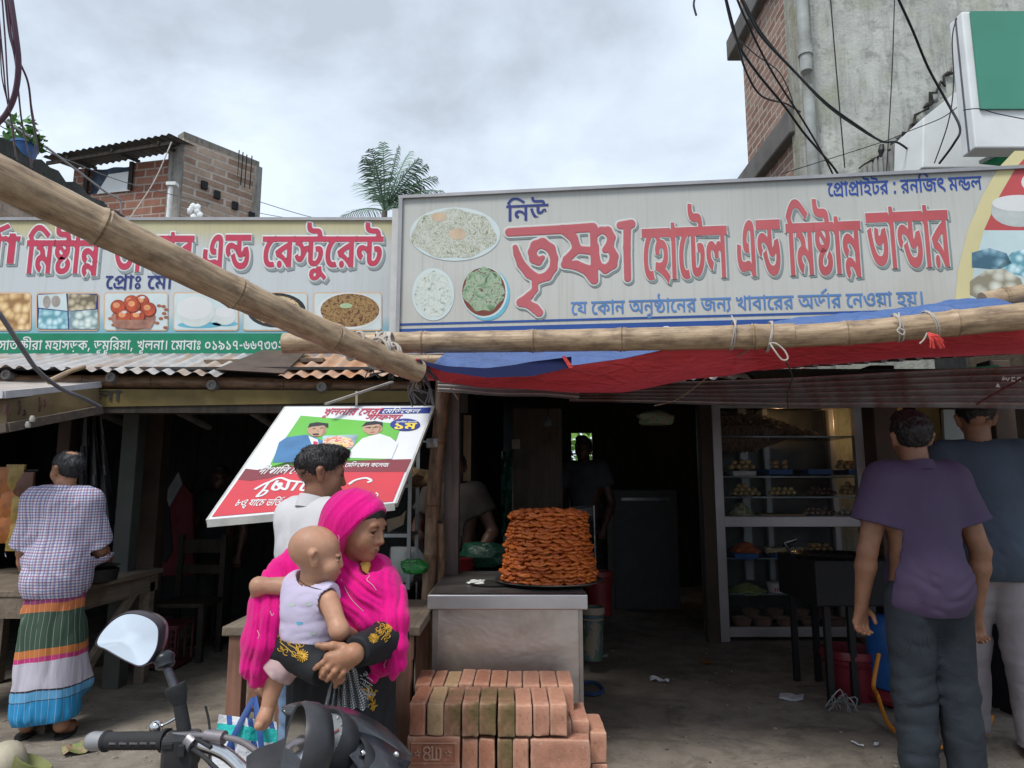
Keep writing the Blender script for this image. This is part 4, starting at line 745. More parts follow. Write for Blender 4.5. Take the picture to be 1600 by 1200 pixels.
b=B();p0=at(267,292,13.75);b.tube([p0+V(0,0,-3),p0],.05,10);b.box(p0+V(.03,0,.05),(.2,.15,.07));obj('drain_pipe',b,M('white_pvc',(.62,.63,.62),.5),g,smooth=True)
b=B()
for px,py in ((372,253),(378,256),(384,260),(392,262)): p=at(px,py,15.0);b.tube([p+V(0,0,-.5),p+V(.01,0,.28)],.014,6)
obj('steel_rod',b,BLACK,g)
b=B()
for px,py in ((338,305),(366,322),(392,338),(318,290)):
 p=onplane(px,py,V(c0.x,c0.y,0),sn if sn.y<0 else-sn);b.box(p,(.13,.13,.17),(0,0,math.atan2(sd_.y,sd_.x)))
obj('putlog_hole',b,BLACK,g)
b=B();q=at(305,332,13.6)
for k in range(7): b.ico(q+V(rr.uniform(-.12,.12),0,rr.uniform(-.16,.14)),(.07,.05,.09),1)
obj('cloth_bundle',b,WP,None,smooth=True,label='small white cloth bundle tied to the brick house wall',cat='bundle')
# ================================================================ dark mossy roof edge, far left
g=thing('parapet_building',(-6.2,9.5,0),'low brick building with black mossy parapet running away at the far left','building')
Y_=(7.2,11.2);zt=5.52;X_=(-5.95,-5.95)
b=B();n_=26;top=[V(lerp(-6.05,-5.9,k/n_),lerp(7.0,11.2,k/n_),zt+rr.uniform(-.05,.04)) for k in range(n_+1)]
P=[[p+V(-.3,0,0) for p in top],top,[p+V(.02,0,-.42) for p in top],[p+V(-.02,0,-.5) for p in top]]
b.grid(P);obj('parapet',b,MOSSY,g,smooth=True,sharp=50)
b=B();b.prism([V(-6.1,7.0,0),V(-5.95,11.2,0),V(-5.95,11.2,zt-.45),V(-6.1,7.0,zt-.45)],V(-.3,0,0));obj('brick_wall',b,m_brick('pale_brick_flank',(.36,.25,.19),(.48,.38,.30),(.35,.32,.28),1.5,.16,.5,.4,mort=.014,axes='YZ'),g)
b=B();b.tube([at(190,338,11.05),at(188,312,11.0),at(165,300,10.5),at(75,232,8.6),at(0,185,7.4)],.016,6);obj('handrail',b,M('grey_conduit',(.25,.25,.26),.5),g)
g=thing('potted_plant',at(38,232,8.3),'small leafy green plant in a blue pot on the mossy parapet','plant')
def leafball(bd,c,R_,n,sz,seed,up=.3,flat=.25):
 r_=random.Random(seed)
 for _ in range(n):
  d=Vector((r_.gauss(0,1),r_.gauss(0,1),r_.gauss(0,1))).normalized()*r_.random()**.5
  p=Vector(c)+Vector((d.x*R_[0],d.y*R_[1],d.z*R_[2]));s=sz*r_.uniform(.6,1.3)
  a=Vector((r_.gauss(0,1),r_.gauss(0,1),r_.gauss(up,.6))).normalized();q=a.orthogonal().normalized();q.rotate(Matrix.Rotation(r_.uniform(0,6.3),3,a));k=a.cross(q)*flat*1.2
  bd.add([p,p+a*s*.5+k*s,p+a*s,p+a*s*.5-k*s],[(0,1,2,3)])
def m_leaf(name,c1,c2):
 t=NT(name);a=t.noise(t.co.outputs['Object'],3.5,3)
 gi=t.n('ShaderNodeNewGeometry').outputs['Random Per Island']
 return t.out(t.mix(gi,t.ramp(a,[(.3,c1),(.7,c2)]),tuple(x*1.7 for x in c2)),.5,spec=.4)
LEAF=m_leaf('plant_leaf',(.03,.085,.02),(.07,.17,.035))
b=B()
for k in range(7):
 c=at(18+k*6.5,214-14*math.sin(k*1.9),8.3+.1*math.sin(k));leafball(b,c,(.11,.11,.13),26,.12,k)
obj('foliage',b,LEAF,g)
b=B();q=at(40,232,8.3);b.lathe([(.10,0),(.15,.2),(.165,.2),(.165,.23),(.13,.22)],q-V(0,0,.17),16);obj('pot',b,M('blue_plastic',(.04,.12,.32),.45),g,smooth=True)
b=B()
for k in range(4): b.tube([q,at(20+k*11,212,8.3)],[.012,.005],5)
obj('stem',b,M('green_stem',(.06,.08,.03)),g)
# ================================================================ palm
g=thing('coconut_palm',at(602,560,19.0)*1.0,'coconut palm with feathery drooping fronds behind the gap between the two signs','palm tree')
pc=at(601,330,19.0);b=B();b.tube([V(pc.x-.2,19.2,0),V(pc.x-.12,19.1,3.5),pc],[.2,.15,.08],10);obj('trunk',b,M('palm_bark',(.16,.14,.115),.9,.35,5,.5,stretch=(1,1,4)),g,smooth=True)
b=B();rr=random.Random(11)
fr_=[((598,222),1.),((570,246),1.),((558,286),1.1),((642,236),1.1),((668,258),1.2),((694,300),1.5),((682,276),1.3),((690,318),1.4),((656,248),1.1),((624,228),.9),((534,340),1.),((672,332),1.1),((660,290),1.2),((580,232),.8)]
for (px,py),arch in fr_:
 tip=at(px,py,19.0+rr.uniform(-1.6,1.4));d=tip-pc;mid=pc+d*.5+V(0,0,.34*arch)
 N_=26;ra=[]
 for k in range(N_+1):
  t=k/N_;ra.append(pc*(1-t)**2+mid*2*t*(1-t)+tip*t*t)
 b.tube(ra,[.03*(1-.8*k/N_) for k in range(N_+1)],5)
 for k in range(3,N_):
  tg=(ra[k+1]-ra[k-1]).normalized();sx=tg.cross(V(0,0,1)).normalized();ln=.66*math.sin(math.pi*min(1,.18+.8*k/N_))**.7
  for sgn in (-1,1):
   for h_ in (0,):
    p=lerp(ra[k],ra[k+1],h_);e=p+(sx*sgn*.75+tg*.55+V(0,0,-.35-.35*rr.random()))*ln*rr.uniform(.8,1.1)
    m_=lerp(p,e,.5)+V(0,0,.05);wv=tg*.019
    b.add([p-wv,m_-wv,e,m_+wv,p+wv],[(0,1,3,4),(1,2,3)])
obj('crown',b,m_leaf('palm_leaf',(.055,.10,.07),(.09,.15,.10)),g)
# ================================================================ overhead cables (each one a thing)
CABLE=M('black_cable',(.012,.012,.016),.5,.2,8,0)
def spl(pts,k=8):
 pts=[Vector(p) for p in pts];out=[]
 for i in range(len(pts)-1):
  p0,p1,p2,p3=pts[max(i-1,0)],pts[i],pts[i+1],pts[min(i+2,len(pts)-1)]
  for j in range(k):
   t=j/k;out.append(.5*((2*p1)+(p2-p0)*t+(2*p0-5*p1+4*p2-p3)*t*t+(3*p1-p0-3*p2+p3)*t**3))
 out.append(pts[-1]);return out
def cable(name,pts,r,label,mat=CABLE,group=None,cat='cable',k=8):
 b=B();b.tube(spl([at(*p) for p in pts],k),r*.8,7)
 return obj(name,b,mat,None,True,label=label,cat=cat,group=group,sharp=80)
cable('power_cable',[(1128,-30,4.2),(1150,60,4.6),(1180,110,5),(1225,165,5.4),(1258,210,5.7),(1305,265,6.2),(1322,300,6.4)],.013,'thick black cable falling steeply across the brick side wall to the big sign top')
cable('power_cable',[(1130,-20,4.0),(1148,50,4.4),(1165,110,4.9),(1190,150,5.2),(1228,162,5.6),(1250,175,5.8)],.010,'black cable looping out past the brick wall edge')
cable('power_cable',[(1150,-20,4.0),(1185,50,4.6),(1235,105,5.1),(1290,160,5.6),(1345,200,6.0),(1378,221,6.2),(1405,224,6.3),(1440,255,6.5),(1450,290,6.6)],.013,'long black cable sagging right over the grey plaster front to a knot')
cable('power_cable',[(1152,-20,4.05),(1188,48,4.65),(1238,108,5.12),(1293,166,5.62),(1348,205,6.02),(1378,222,6.2)],.008,'thinner black cable twisted along the sagging cable over the plaster front')
cable('power_cable',[(1145,-20,4.1),(1165,30,4.5),(1205,110,5.),(1262,200,5.6),(1298,265,6.1),(1310,300,6.2)],.010,'black cable running beside the steep cable down to the sign top')
cable('power_cable',[(1148,55,4.6),(1180,85,5.),(1215,110,5.4),(1232,140,5.7),(1240,165,5.9)],.006,'thin black cable hanging in a bow across the brick side wall')
cable('power_cable',[(1297,-10,6.5),(1306,100,6.6),(1320,262,6.7)],.008,'thin straight cable hanging down the plaster front near the drain pipe')
cable('power_cable',[(1398,-10,6.6),(1394,110,6.65),(1385,275,6.7)],.007,'thin straight wire down the middle of the plaster front')
cable('power_cable',[(1395,-20,4.8),(1425,45,5),(1450,105,5.2),(1480,160,5.3),(1500,200,5.25),(1490,225,5.3),(1468,255,5.6)],.012,'black cable bowing across to the corner of the green box sign')
cable('power_cable',[(1220,272,6.3),(1378,222,6.2),(1420,205,6.0),(1470,185,5.6),(1495,168,5.35)],.005,'thin wire rising from the sign top to the box sign through the knot')
cable('power_cable',[(1495,28,5.28),(1488,60,5.3),(1490,130,5.3),(1482,190,5.35),(1460,255,5.6)],.006,'wire dangling down the left edge of the box sign')
cable('power_cable',[(1505,172,5.2),(1530,170,5.2),(1560,178,5.2),(1620,190,5.2)],.005,'fine wire crossing the white base of the box sign')
cable('power_cable',[(1086,-5,3.8),(1084,8,3.8),(1088,24,3.8)],.008,'short black cable end dangling alone at the top of the sky')
b=B();p=at(1378,226,6.2);b.tube([p,p+V(-.01,0,-.06),p+V(-.02,0,-.12)],[.02,.03,.012],7);obj('cable_knot',b,CABLE,None,label='taped black cable knot on the plaster front',cat='cable knot')
PURP=M('purple_cable',(.10,.055,.085),.45,.15,5,0)
cable('service_cable',[(13,-25,2.6),(24,50,2.65),(29,100,2.7),(24,145,2.75),(10,178,2.8),(-12,200,2.85)],.0145,'thick purple brown cable curving at the top left corner',PURP)
for i,(pts,r) in enumerate([([(2,-20,2.6),(8,60,2.65),(12,130,2.7),(16,180,2.8),(22,225,3.2),(27,250,3.4)],.004),([(6,-20,2.6),(14,50,2.65),(24,95,2.7),(34,190,2.9),(44,235,3.3),(50,262,3.5)],.0045),
 ([(10,-20,2.6),(18,60,2.65),(30,95,2.7),(44,130,2.8),(50,180,3.0),(58,225,3.3),(60,240,3.4)],.0055),([(-3,10,2.6),(5,100,2.7),(10,150,2.75),(20,200,3.0),(24,245,3.3)],.004),([(30,100,2.72),(42,122,2.8),(49,165,2.95),(56,215,3.3),(50,255,3.6)],.004),([(0,60,2.6),(3,120,2.7),(12,160,2.75)],.003)]):
 cable('service_cable',pts,r,'one of the thin dark wires bundled beside the thick purple cable',PURP,'thin wires at the top left corner')
cable('service_wire',[(-20,185,9),(60,230,9.6),(110,252,10.5),(190,283,12),(285,308,13.6),(390,330,16),(480,345,18),(640,365,22)],.010,'thin wire crossing the brick house front from upper left',M('grey_wire',(.14,.14,.15)))
cable('service_wire',[(405,315,15),(470,335,15.5),(540,352,16)],.010,'wire leaving the rear corner of the brick house towards the palm',MATS['grey_wire'])
cable('guy_rope',[(268,222,13.3),(240,285,13.2),(200,345,13.0)],.014,'pale rope slanting down the brick house front',M('pale_rope',(.45,.42,.38)))
# ================================================================ the two shop signs
class Plane:
 """a flat sign: photo pixels -> its own (s, z); fr(s, z, d) -> world, d metres proud of the face"""
 def __init__(s,P0,ang):
  s.P=Vector(P0);s.x=V(math.cos(ang),-math.sin(ang),0);s.nrm=V(-math.sin(ang),-math.cos(ang),0);s.z=V(0,0,1)
 def loc(s,px,py):
  p=onplane(px,py,s.P,s.nrm)-s.P;return p.dot(s.x),p.dot(s.z)
 def fr(s,a,z,d=0.): return s.P+s.x*a+s.z*z+s.nrm*d
 def pts(s,pix,d): return [s.fr(*s.loc(*p),d) for p in pix]
 def poly(s,bd,pix,d,mi=0):
  p=s.pts(pix,d);tr=geometry.tessellate_polygon([p]);bd.add(p,[tuple(t) for t in tr],None,mi)
 def ell(s,bd,cx,cy,rx,ry,d,mi=0,n=28,a0=0.,a1=6.2832,wob=0.):
  full=a1-a0>6.28
  pix=[(cx+rx*(1+wob*math.sin(5*t))*math.cos(t),cy+ry*(1+wob*math.sin(7*t))*math.sin(t)) for t in [a0+(a1-a0)*k/n for k in range(n if full else n+1)]]
  s.poly(bd,pix,d,mi)
 def text(s,key,x0,x1,vt,vb,slant=0.):
  m=(x0+x1)/2;a,b=s.loc(x0,(vt+vb)/2)[0],s.loc(x1,(vt+vb)/2)[0]
  return fit(text_shapes(key),a,b,s.loc(m,vb)[1],s.loc(m,vt)[1],slant)
def rrect(x0,y0,x1,y1,r=4,n=4):
 out=[]
 for cx,cy,a in ((x1-r,y0+r,-90),(x1-r,y1-r,0),(x0+r,y1-r,90),(x0+r,y0+r,180)):
  out+=[(cx+r*math.cos(R(a+90*k/n)),cy+r*math.sin(R(a+90*k/n))) for k in range(n+1)]
 return out
def m_balls(name,c_lo,c_mid,c_hi,scale,sq=(1,1,1),rnd=1.):
 t=NT(name);v=t.mapv(t.co.outputs['Object'],sq)
 vo=t.n('ShaderNodeTexVoronoi',{'Vector': v,'Scale': scale,'Randomness': rnd})
 col=t.ramp(vo.outputs['Distance'],[(.06,c_hi),(.38,c_mid),(.72,c_lo)])
 col=t.mix(.28,col,t.mix(.6,vo.outputs['Color'],c_mid),'MULTIPLY') if False else col
 return t.out(col,.5,spec=.3)
def m_food(name,cs,scale,dist=1.5):
 t=NT(name);v=t.co.outputs['Object']
 a=t.noise(v,scale,5,.7,dist);n=len(cs)
 return t.out(t.ramp(a,[(.34+.32*i/(n-1),c) for i,c in enumerate(cs)]),.5,spec=.3)
def m_print(name,stops,zlo,zhi,streak=.2,dirt=(.24,.22,.19)):
 t=NT(name);o=t.co.outputs['Object']
 z=t.n('ShaderNodeSeparateXYZ',{0: o}).outputs[2]
 k=t.n('ShaderNodeMapRange',{0: z,1: zlo,2: zhi}).outputs[0]
 k=t.math('ADD',k,t.math('MULTIPLY',t.math('SUBTRACT',t.noise(o,1.3,4),.5),.14))
 col=t.ramp(k,stops)
 st=t.ramp(t.noise(t.mapv(o,(42,42,.7)),1.,5,.7),[(.5,(0,0,0)),(.72,(streak,)*3)])
 col=t.mix(st,col,dirt)
 col=t.mix(t.ramp(t.noise(o,1.1,6,.6),[(.5,(0,0,0)),(.75,(.25,)*3)]),col,dirt)
 return t.out(col,.55,t.bump(t.noise(t.mapv(o,(1.2,1.2,.5)),1.4,3),.25,.03),spec=.3)
INK={k: M('print_'+k,c,.5,v,6,0,dirt=d) for k,c,v,d in (('red',(.46,.04,.085),.08,.1),('white',(.60,.62,.62),.04,0),('navy',(.022,.035,.17),.1,0),('shadow',(.24,.29,.30),.1,0),('green',(.008,.19,.10),.12,0),('orange',(.62,.38,.20),.1,0),('teal',(.12,.38,.50),.2,0),('blue',(.085,.19,.42),.12,0),('black',(.02,.022,.025),.2,0),('brown',(.16,.06,.03),.3,0))}
INK['redb']=M('print_faded_red',(.43,.085,.095),.6,.12,3,0,dirt=.25,dirtcol=(.42,.22,.22))
LS=Plane((0,5.2,0),0.)
g=thing('shop_sign',LS.fr(LS.loc(250,553)[0],LS.loc(250,553)[1]),'restaurant signboard with red headline, row of food pictures and green address strip','sign','shop signs')
xa,xb=LS.loc(-150,450)[0],LS.loc(615,450)[0];zb,zt=LS.loc(250,553)[1],LS.loc(250,345)[1];zc=(zb+zt)/2
pm=m_print('left_sign_print',[(0,(.10,.30,.38)),(.20,(.22,.41,.48)),(.30,(.48,.525,.55)),(.80,(.49,.525,.53)),(.93,(.46,.43,.27)),(1,(.42,.38,.21))],0,zt-zb)
b=B();b.box(((xa+xb)/2,5.2+.012,zc),(xb-xa,.022,zt-zb));obj('panel',b,pm,g)
b=B()
for z in (zb-.012,zt+.012): b.box(((xa+xb)/2,5.21,z),(xb-xa+.05,.05,.024))
b.box((xb+.012,5.21,zc),(.024,.05,zt-zb));b.box((xb+.06,5.26,zc-.1),(.05,.05,zt-zb+.3));obj('frame',b,M('dull_aluminium',(.30,.30,.31),.5,.15,5,.05,.5),g)
for p,q in (((xa,5.3,zb+.1),(xb,5.3,zb+.1)),((xb-.1,5.36,2.1),(xb-.1,5.36,zt)),((xa+.4,5.36,2.1),(xa+.4,5.36,zt))): b=B();b.bar(p,q,.05,.05);obj('support',b,WOODX,g)
z1=LS.loc(250,521)[1];b=B();b.quad(*[LS.fr(x,z,.003) for x,z in ((xa,zb),(xb,zb),(xb,z1),(xa,z1))]);obj('address_strip',b,INK['green'],g)
S=[]
for k,x0,x1,vt,vb in (('Hদুর্গা',-92,31,350,431),('Hমিষ্টান্ন',42,158,352,433),('Hভান্ডার',178,303,363,426),('Hএন্ড',318,392,367,421),('Hরেস্টুরেন্ট',410,599,348,439)): S+=LS.text(k,x0,x1,vt,vb)
b=B();outline(b,[([(x+.012,z-.016) for x,z in o],[[(x+.012,z-.016) for x,z in h] for h in hs]) for o,hs in S],LS.fr,.003,.016);obj('letter_shadow',b,INK['shadow'],g)
b=B();outline(b,S,LS.fr,.005,.0125,.0012);letters(b,S,LS.fr,.0052);obj('letter_edge',b,INK['white'],g)
b=B();letters(b,S,LS.fr,.0078);obj('headline',b,INK['red'],g)
b=B();letters(b,LS.text('Mপ্রোঃ মো',165,270,429,453)+LS.text('Mম',348,368,430,448),LS.fr,.003);obj('owner_line',b,INK['navy'],g)
b=B();letters(b,LS.text('Mসাতক্ষীরা মহাসড়ক, ডুমুরিয়া, খুলনা। মোবাঃ ০১৯১৭-৬৬৭৩৩২',-2,444,526,553),LS.fr,.0045);obj('address_line',b,INK['white'],g)
FD=dict(ball_y=m_balls('pale_yellow_sweets',(.30,.17,.07),(.66,.45,.22),(.80,.66,.42),17,(1,1,.9)),ball_w=m_balls('white_sweets',(.18,.27,.28),(.50,.60,.58),(.74,.78,.74),19),ball_c=m_balls('bluish_sweets',(.12,.30,.36),(.36,.58,.64),(.66,.78,.80),22),ball_b=m_balls('tan_sweets',(.14,.12,.08),(.42,.36,.25),(.62,.56,.42),20),
  curry=m_food('curry_print',[(.05,.02,.015),(.16,.075,.035),(.36,.24,.09),(.06,.03,.02)],26),curry2=m_food('pale_curry_print',[(.20,.06,.03),(.45,.34,.16),(.55,.48,.30),(.22,.07,.04)],22),bir=m_food('biryani_print',[(.10,.13,.09),(.34,.37,.26),(.55,.56,.52),(.22,.24,.16),(.62,.62,.60)],17,2.2),leafy=m_food('leafy_curry_print',[(.045,.075,.045),(.16,.26,.15),(.34,.42,.30),(.08,.03,.025)],15,1.),pale=m_food('pale_dish_print',[(.16,.21,.18),(.44,.50,.46),(.58,.62,.58),(.28,.30,.22)],20,1.6))
def picture(x0,x1,paint):
 b=B();LS.poly(b,rrect(x0,457,x1,517,5),.003,0);LS.poly(b,rrect(x0+1.6,458.6,x1-1.6,515.4,4),.0038,1)
 ms=[INK['orange'],M('print_mist',(.52,.60,.61),.5,.1,5,0)];paint(b,ms);obj('picture',b,ms,g)
def P1(b,ms): ms.append(FD['ball_y']);LS.poly(b,rrect(-48,459,47,515),.0046,2)
def P2_(b,ms):
 ms+=[FD['ball_w'],FD['ball_b'],FD['ball_c'],INK['navy'],M('print_loaf',(.30,.27,.24),.6,.3,9,0)]
 LS.poly(b,rrect(58.5,459,154,515),.0046,5)
 LS.poly(b,[(60,461),(104,459),(106,486),(61,481)],.0054,1);LS.poly(b,[(107,459),(152,461),(150,483),(107,486)],.0054,3);LS.poly(b,[(62,483),(106,487),(107,514),(60,514)],.0054,4);LS.poly(b,[(108,487),(153,484),(154,514),(109,514)],.0054,2)
 LS.ell(b,74,472,6,10,.0062,6);LS.ell(b,88,471,7,9,.0062,6)
def m_shine(name,c): return m_balls(name,tuple(x*.35 for x in c),c,tuple(min(.9,x*1.5+.1) for x in c),6.)
def P3(b,ms):
 ms+=[M('print_syrup_ball',(.40,.07,.03),.4,.45,7,0),M('print_glass_bowl',(.30,.15,.11),.3,.5,9,0),M('print_almond',(.30,.10,.05),.5,.3,9,0),M('print_ball_light',(.66,.28,.13),.4,.3,8,0),M('print_ball_dark',(.17,.02,.012),.4,.3,8,0)]
 LS.ell(b,209,497,35,19,.0046,3)
 for i,(cx,cy) in enumerate(((185,480),(222,472),(206,473),(233,484),(194,495),(216,495),(209,478))):
  d=.005+.0006*i;LS.ell(b,cx,cy,12,11.5,d,6);LS.ell(b,cx-.6,cy-.8,11,10.4,d+.0002,2);LS.ell(b,cx-2.5,cy-3,5.5,4.5,d+.0004,5)
  if i in (1,4,5): LS.ell(b,cx+1,cy-7,4,2,d+.0005,1)
 LS.poly(b,[(175,500),(244,500),(236,514),(182,514)],.0098,3)
 for cx,cy in ((249,478),(256,479),(260,484),(257,490),(246,505),(252,498),(259,512),(173,498),(178,508),(260,496)): LS.ell(b,cx,cy,3.6,2.3,.0058,4)
def P4(b,ms):
 ms+=[INK['white'],M('print_cup_side',(.55,.60,.58),.5,.1,6,0),INK['teal']]
 LS.ell(b,312,508,34,5,.0046,4);LS.ell(b,306,487,30,24,.0052,3);LS.ell(b,304,482,27,18,.0058,2);LS.ell(b,352,506,20,4,.0046,4);LS.ell(b,352,494,17,14,.0052,3);LS.ell(b,352,488,15,9,.0058,2)
def P5(b,ms):
 ms+=[INK['black'],FD['curry2'],M('print_egg',(.62,.42,.26),.5,.1,5,0)]
 LS.ell(b,432,485,46,27,.0046,2,a0=0);LS.ell(b,430,484,40,22,.0052,3);LS.ell(b,452,474,10,5,.0058,4);LS.ell(b,416,500,9,5,.0058,4)
def P6(b,ms):
 ms+=[INK['white'],FD['curry'],M('print_chilli',(.34,.44,.26),.5,.2,9,0)]
 LS.ell(b,545,486,50,29,.0046,2);LS.ell(b,547,485,46,26,.0052,3);LS.ell(b,541,478,10,4,.0058,4)
for x0,x1,f_ in ((-52,49,P1),(57,155,P2_),(163,263,P3),(271,373,P4),(380,481,P5),(490,597,P6)): picture(x0,x1,f_)
RA=R(6.6);RS=Plane(at(627,400,5.0),RA);RS.P.z=0
L=RS.loc
g=thing('shop_sign',RS.fr(L(1100,520)[0],L(640,548)[1]),'long cream signboard with big red lettering, three dishes at its end and blue bottom band','sign','shop signs')
xa,xb=L(627,420)[0],L(1790,400)[0];zt=L(640,311)[1];zb=L(640,550)[1]
pm=m_print('right_sign_print',[(0,(.44,.435,.40)),(.5,(.465,.475,.45)),(1,(.41,.425,.40))],0,zt-zb,.3,(.27,.235,.19))
b=B();q=[RS.fr(x,z,0) for x,z in ((xa,zb),(xb,zb),(xb,zt),(xa,zt))];b.prism(q,RS.nrm*-.022);obj('panel',b,pm,g)
b=B()
for z in (zb-.012,zt+.012): b.bar(RS.fr(xa-.03,z,.0),RS.fr(xb,z,.0),.05,.024)
b.bar(RS.fr(xa-.014,zb,.0),RS.fr(xa-.014,zt,.0),.028,.05,(0,1,0));obj('frame',b,MATS['dull_aluminium'],g)
for q in (-.07,2.0): b=B();b.bar(RS.fr(xa+q,zb-.3,-.07),RS.fr(xa+q,zt-.05,-.07),.05,.05,(0,1,0));obj('support',b,M('pale_steel_post',(.5,.5,.5),.5,.1),g)
b=B();z0,z1,z2=zb,L(683,519.5)[1],L(640,518)[1]
z1=L(1120,501)[1];z2=L(1120,495.5)[1]
b.quad(*[RS.fr(x,z,.003) for x,z in ((xa,z0),(xb,z0),(xb,z1),(xa,z1))]);b.quad(*[RS.fr(x,z,.003) for x,z in ((xa,z2),(xb,z2),(xb,z2+.016),(xa,z2+.016))]);obj('blue_band',b,M('print_band_blue',(.018,.065,.26),.5,.12,3,0),g)
b=B()
for cx,cy in ((803,527),(1041,519)):
 b.tube(RS.pts([(cx+9*math.cos(a),cy-8*math.sin(a)) for a in [R(10+16*k) for k in range(11)]],.005),.006,6,flat=(RS.nrm,.001))
obj('band_letters',b,INK['white'],g)
S=[]
for k,x0,x1,vt,vb in (('Hহোটেল',1003,1136,319,443),('Hএন্ড',1151,1220,344,432),('Hমিষ্টান্ন',1228,1345,310,438),('Hভান্ডার',1354,1483,322,421)): S+=RS.text(k,x0,x1,vt,vb)
sh=lambda S,dx,dz: [([(x+dx,z+dz) for x,z in o],[[(x+dx,z+dz) for x,z in h] for h in hs]) for o,hs in S]
SH2=M('print_soft_shadow',(.20,.25,.245),.6,.1,5,0)
b=B();outline(b,sh(S,.012,-.014),RS.fr,.003,.010);obj('letter_shadow',b,SH2,g)
b=B();outline(b,S,RS.fr,.005,.0085,.0012);obj('letter_edge',b,M('print_offwhite',(.50,.52,.50),.5,.05,5,0),g)
b=B();letters(b,S,RS.fr,.0078);obj('headline',b,INK['redb'],g)
for k,nm,mt,x0,x1,vt,vb in (('Mনিউ','headline_top',INK['navy'],791,857,308,345),('Mযে কোন অনুষ্ঠানের জন্য খাবারের অর্ডার নেওয়া হয়।','order_line',INK['blue'],892,1442,454,494),('Mপ্রোপ্রাইটর : রনজিৎ মন্ডল','owner_line',M('print_royal',(.02,.06,.28),.5,.1,5,0),1292,1534,271,304)):
 b=B();letters(b,RS.text(k,x0,x1,vt,vb),RS.fr,.003);obj(nm,b,mt,g)
def sdf2(strokes):
 fs=[]
 for pts in strokes:
  for i in range(len(pts)-1):
   (x0,y0,r0),(x1,y1,r1)=pts[i],pts[i+1];fs.append(cap((x0,0,y0),(x1,0,y1),r0,r1))
 def f(P):
  Q=P.copy();Q[:,1]=0;r=fs[0](Q)
  for h in fs[1:]: r=smin(r,h(Q),14)
  return r
 return f
WS=[[(112,236,46),(700,205,48),(1032,182,50)],
 [(178,402,30),(198,480,38),(245,590,46),(330,690,52),(430,752,48),(530,722,48),(598,630,42),(608,520,42),(570,415,50),(480,355,55),(400,380,52),(362,455,44),(384,530,50),(432,556,44),(480,515,26)],
 [(395,790,36),(396,868,32),(335,935,40),(240,1010,46)],[(240,1010,46),(310,1022,44),(395,1075,50),(438,1118,48)],
 [(745,235,50),(820,300,48),(852,395,44),(840,440,44),(745,535,42),(722,592,38),(850,600,52),(975,655,56),(1042,762,46)],[(850,425,40),(1010,440,44)],[(1040,190,40),(1048,500,38),(1050,760,42)],
 [(1075,255,30),(1125,212,36),(1195,222,48),(1238,290,44),(1222,365,42),(1170,430,36)],[(1222,400,40),(1268,500,46),(1250,590,50),(1170,645,46),(1100,600,34),(1074,500,30),(1072,380,26)],
 [(1335,160,42),(1455,145,48)],[(1412,170,42),(1408,400,40),(1416,745,38)]]
f2=sdf2(WS)
def word_mesh(grow,dep,th,dx=0,dy=0,h=8.):
 def f(P): return np.maximum(f2(P)-grow,np.abs(P[:,1])-14)
 v,q=nets(f,(20,-24,60),(1560,24,1215),h);bd=B()
 bd.add([RS.fr(*RS.loc(780+(p[0]+dx)/7.06,330+(p[2]+dy)/7.06),dep-p[1]/14*th) for p in v],[tuple(x) for x in q]);return bd
obj('word_shadow',word_mesh(22,.003,.001,14,16),SH2,g,True);obj('word_edge',word_mesh(20,.0055,.001),MATS['print_offwhite'],g,True)
obj('large_word',word_mesh(0,.0085,.0014),M('print_word_red',(.42,.095,.11),.6,.10,2.5,0,dirt=.25,dirtcol=(.40,.24,.26)),g,True)
b=B();ms=[M('print_plate',(.50,.58,.58),.5,.06,4,0),FD['bir'],M('print_egg_yolk',(.52,.40,.28),.5,.2,6,0),FD['leafy'],FD['pale'],INK['teal'],M('print_sauce',(.17,.045,.03),.5,.3,9,0)]
RS.ell(b,711,366,71,42,.003,0);RS.ell(b,709,366,66,38,.0038,1,60,wob=.05);RS.ell(b,686,339,12,7,.0046,2);RS.ell(b,715,366,13,9,.0046,2)
RS.ell(b,677,460,33,41,.003,0);RS.ell(b,677,460,29,36,.0038,4,50,wob=.04)
RS.ell(b,761,460,36,41,.003,5);RS.ell(b,757,457,36,40,.0036,0);RS.ell(b,756,456,34,38,.0042,6);RS.ell(b,756,453,32,34,.0048,3,50,wob=.07)
obj('dish_pictures',b,ms,g)
b=B();ms=[M('print_straw',(.55,.50,.27),.5,.08,2,0),M('print_arch_red',(.44,.07,.075),.5,.08,2,0),INK['white'],M('print_mist2',(.46,.58,.60),.5,.1,3,0),m_balls('blue_grey_sweets',(.05,.12,.17),(.14,.27,.35),(.34,.48,.55),15),FD['ball_c'],m_balls('cream_sweets',(.24,.22,.16),(.50,.50,.42),(.66,.67,.60),14),M('print_bowl_grey',(.42,.46,.45),.5,.2,5,0)]
arc=[(1585,236),(1560,262),(1535,305),(1512,360),(1497,420),(1489,500)];arc2=[(x+dx,y) for (x,y),dx in zip(arc,(26,27,27,25,24,25))]
RS.poly(b,arc+[(1900,500),(1900,236)],.003,0);RS.poly(b,[(x,y) for x,y in arc2 if y<362]+[(1900,362),(1900,200),(1611,236)],.0038,1);RS.poly(b,[p for p in arc2 if p[1]>=360]+[(1900,500),(1900,362)],.0038,3)
RS.ell(b,1592,330,44,25,.0046,7);RS.ell(b,1592,318,43,13,.0052,2);RS.ell(b,1640,285,45,22,.0046,2)
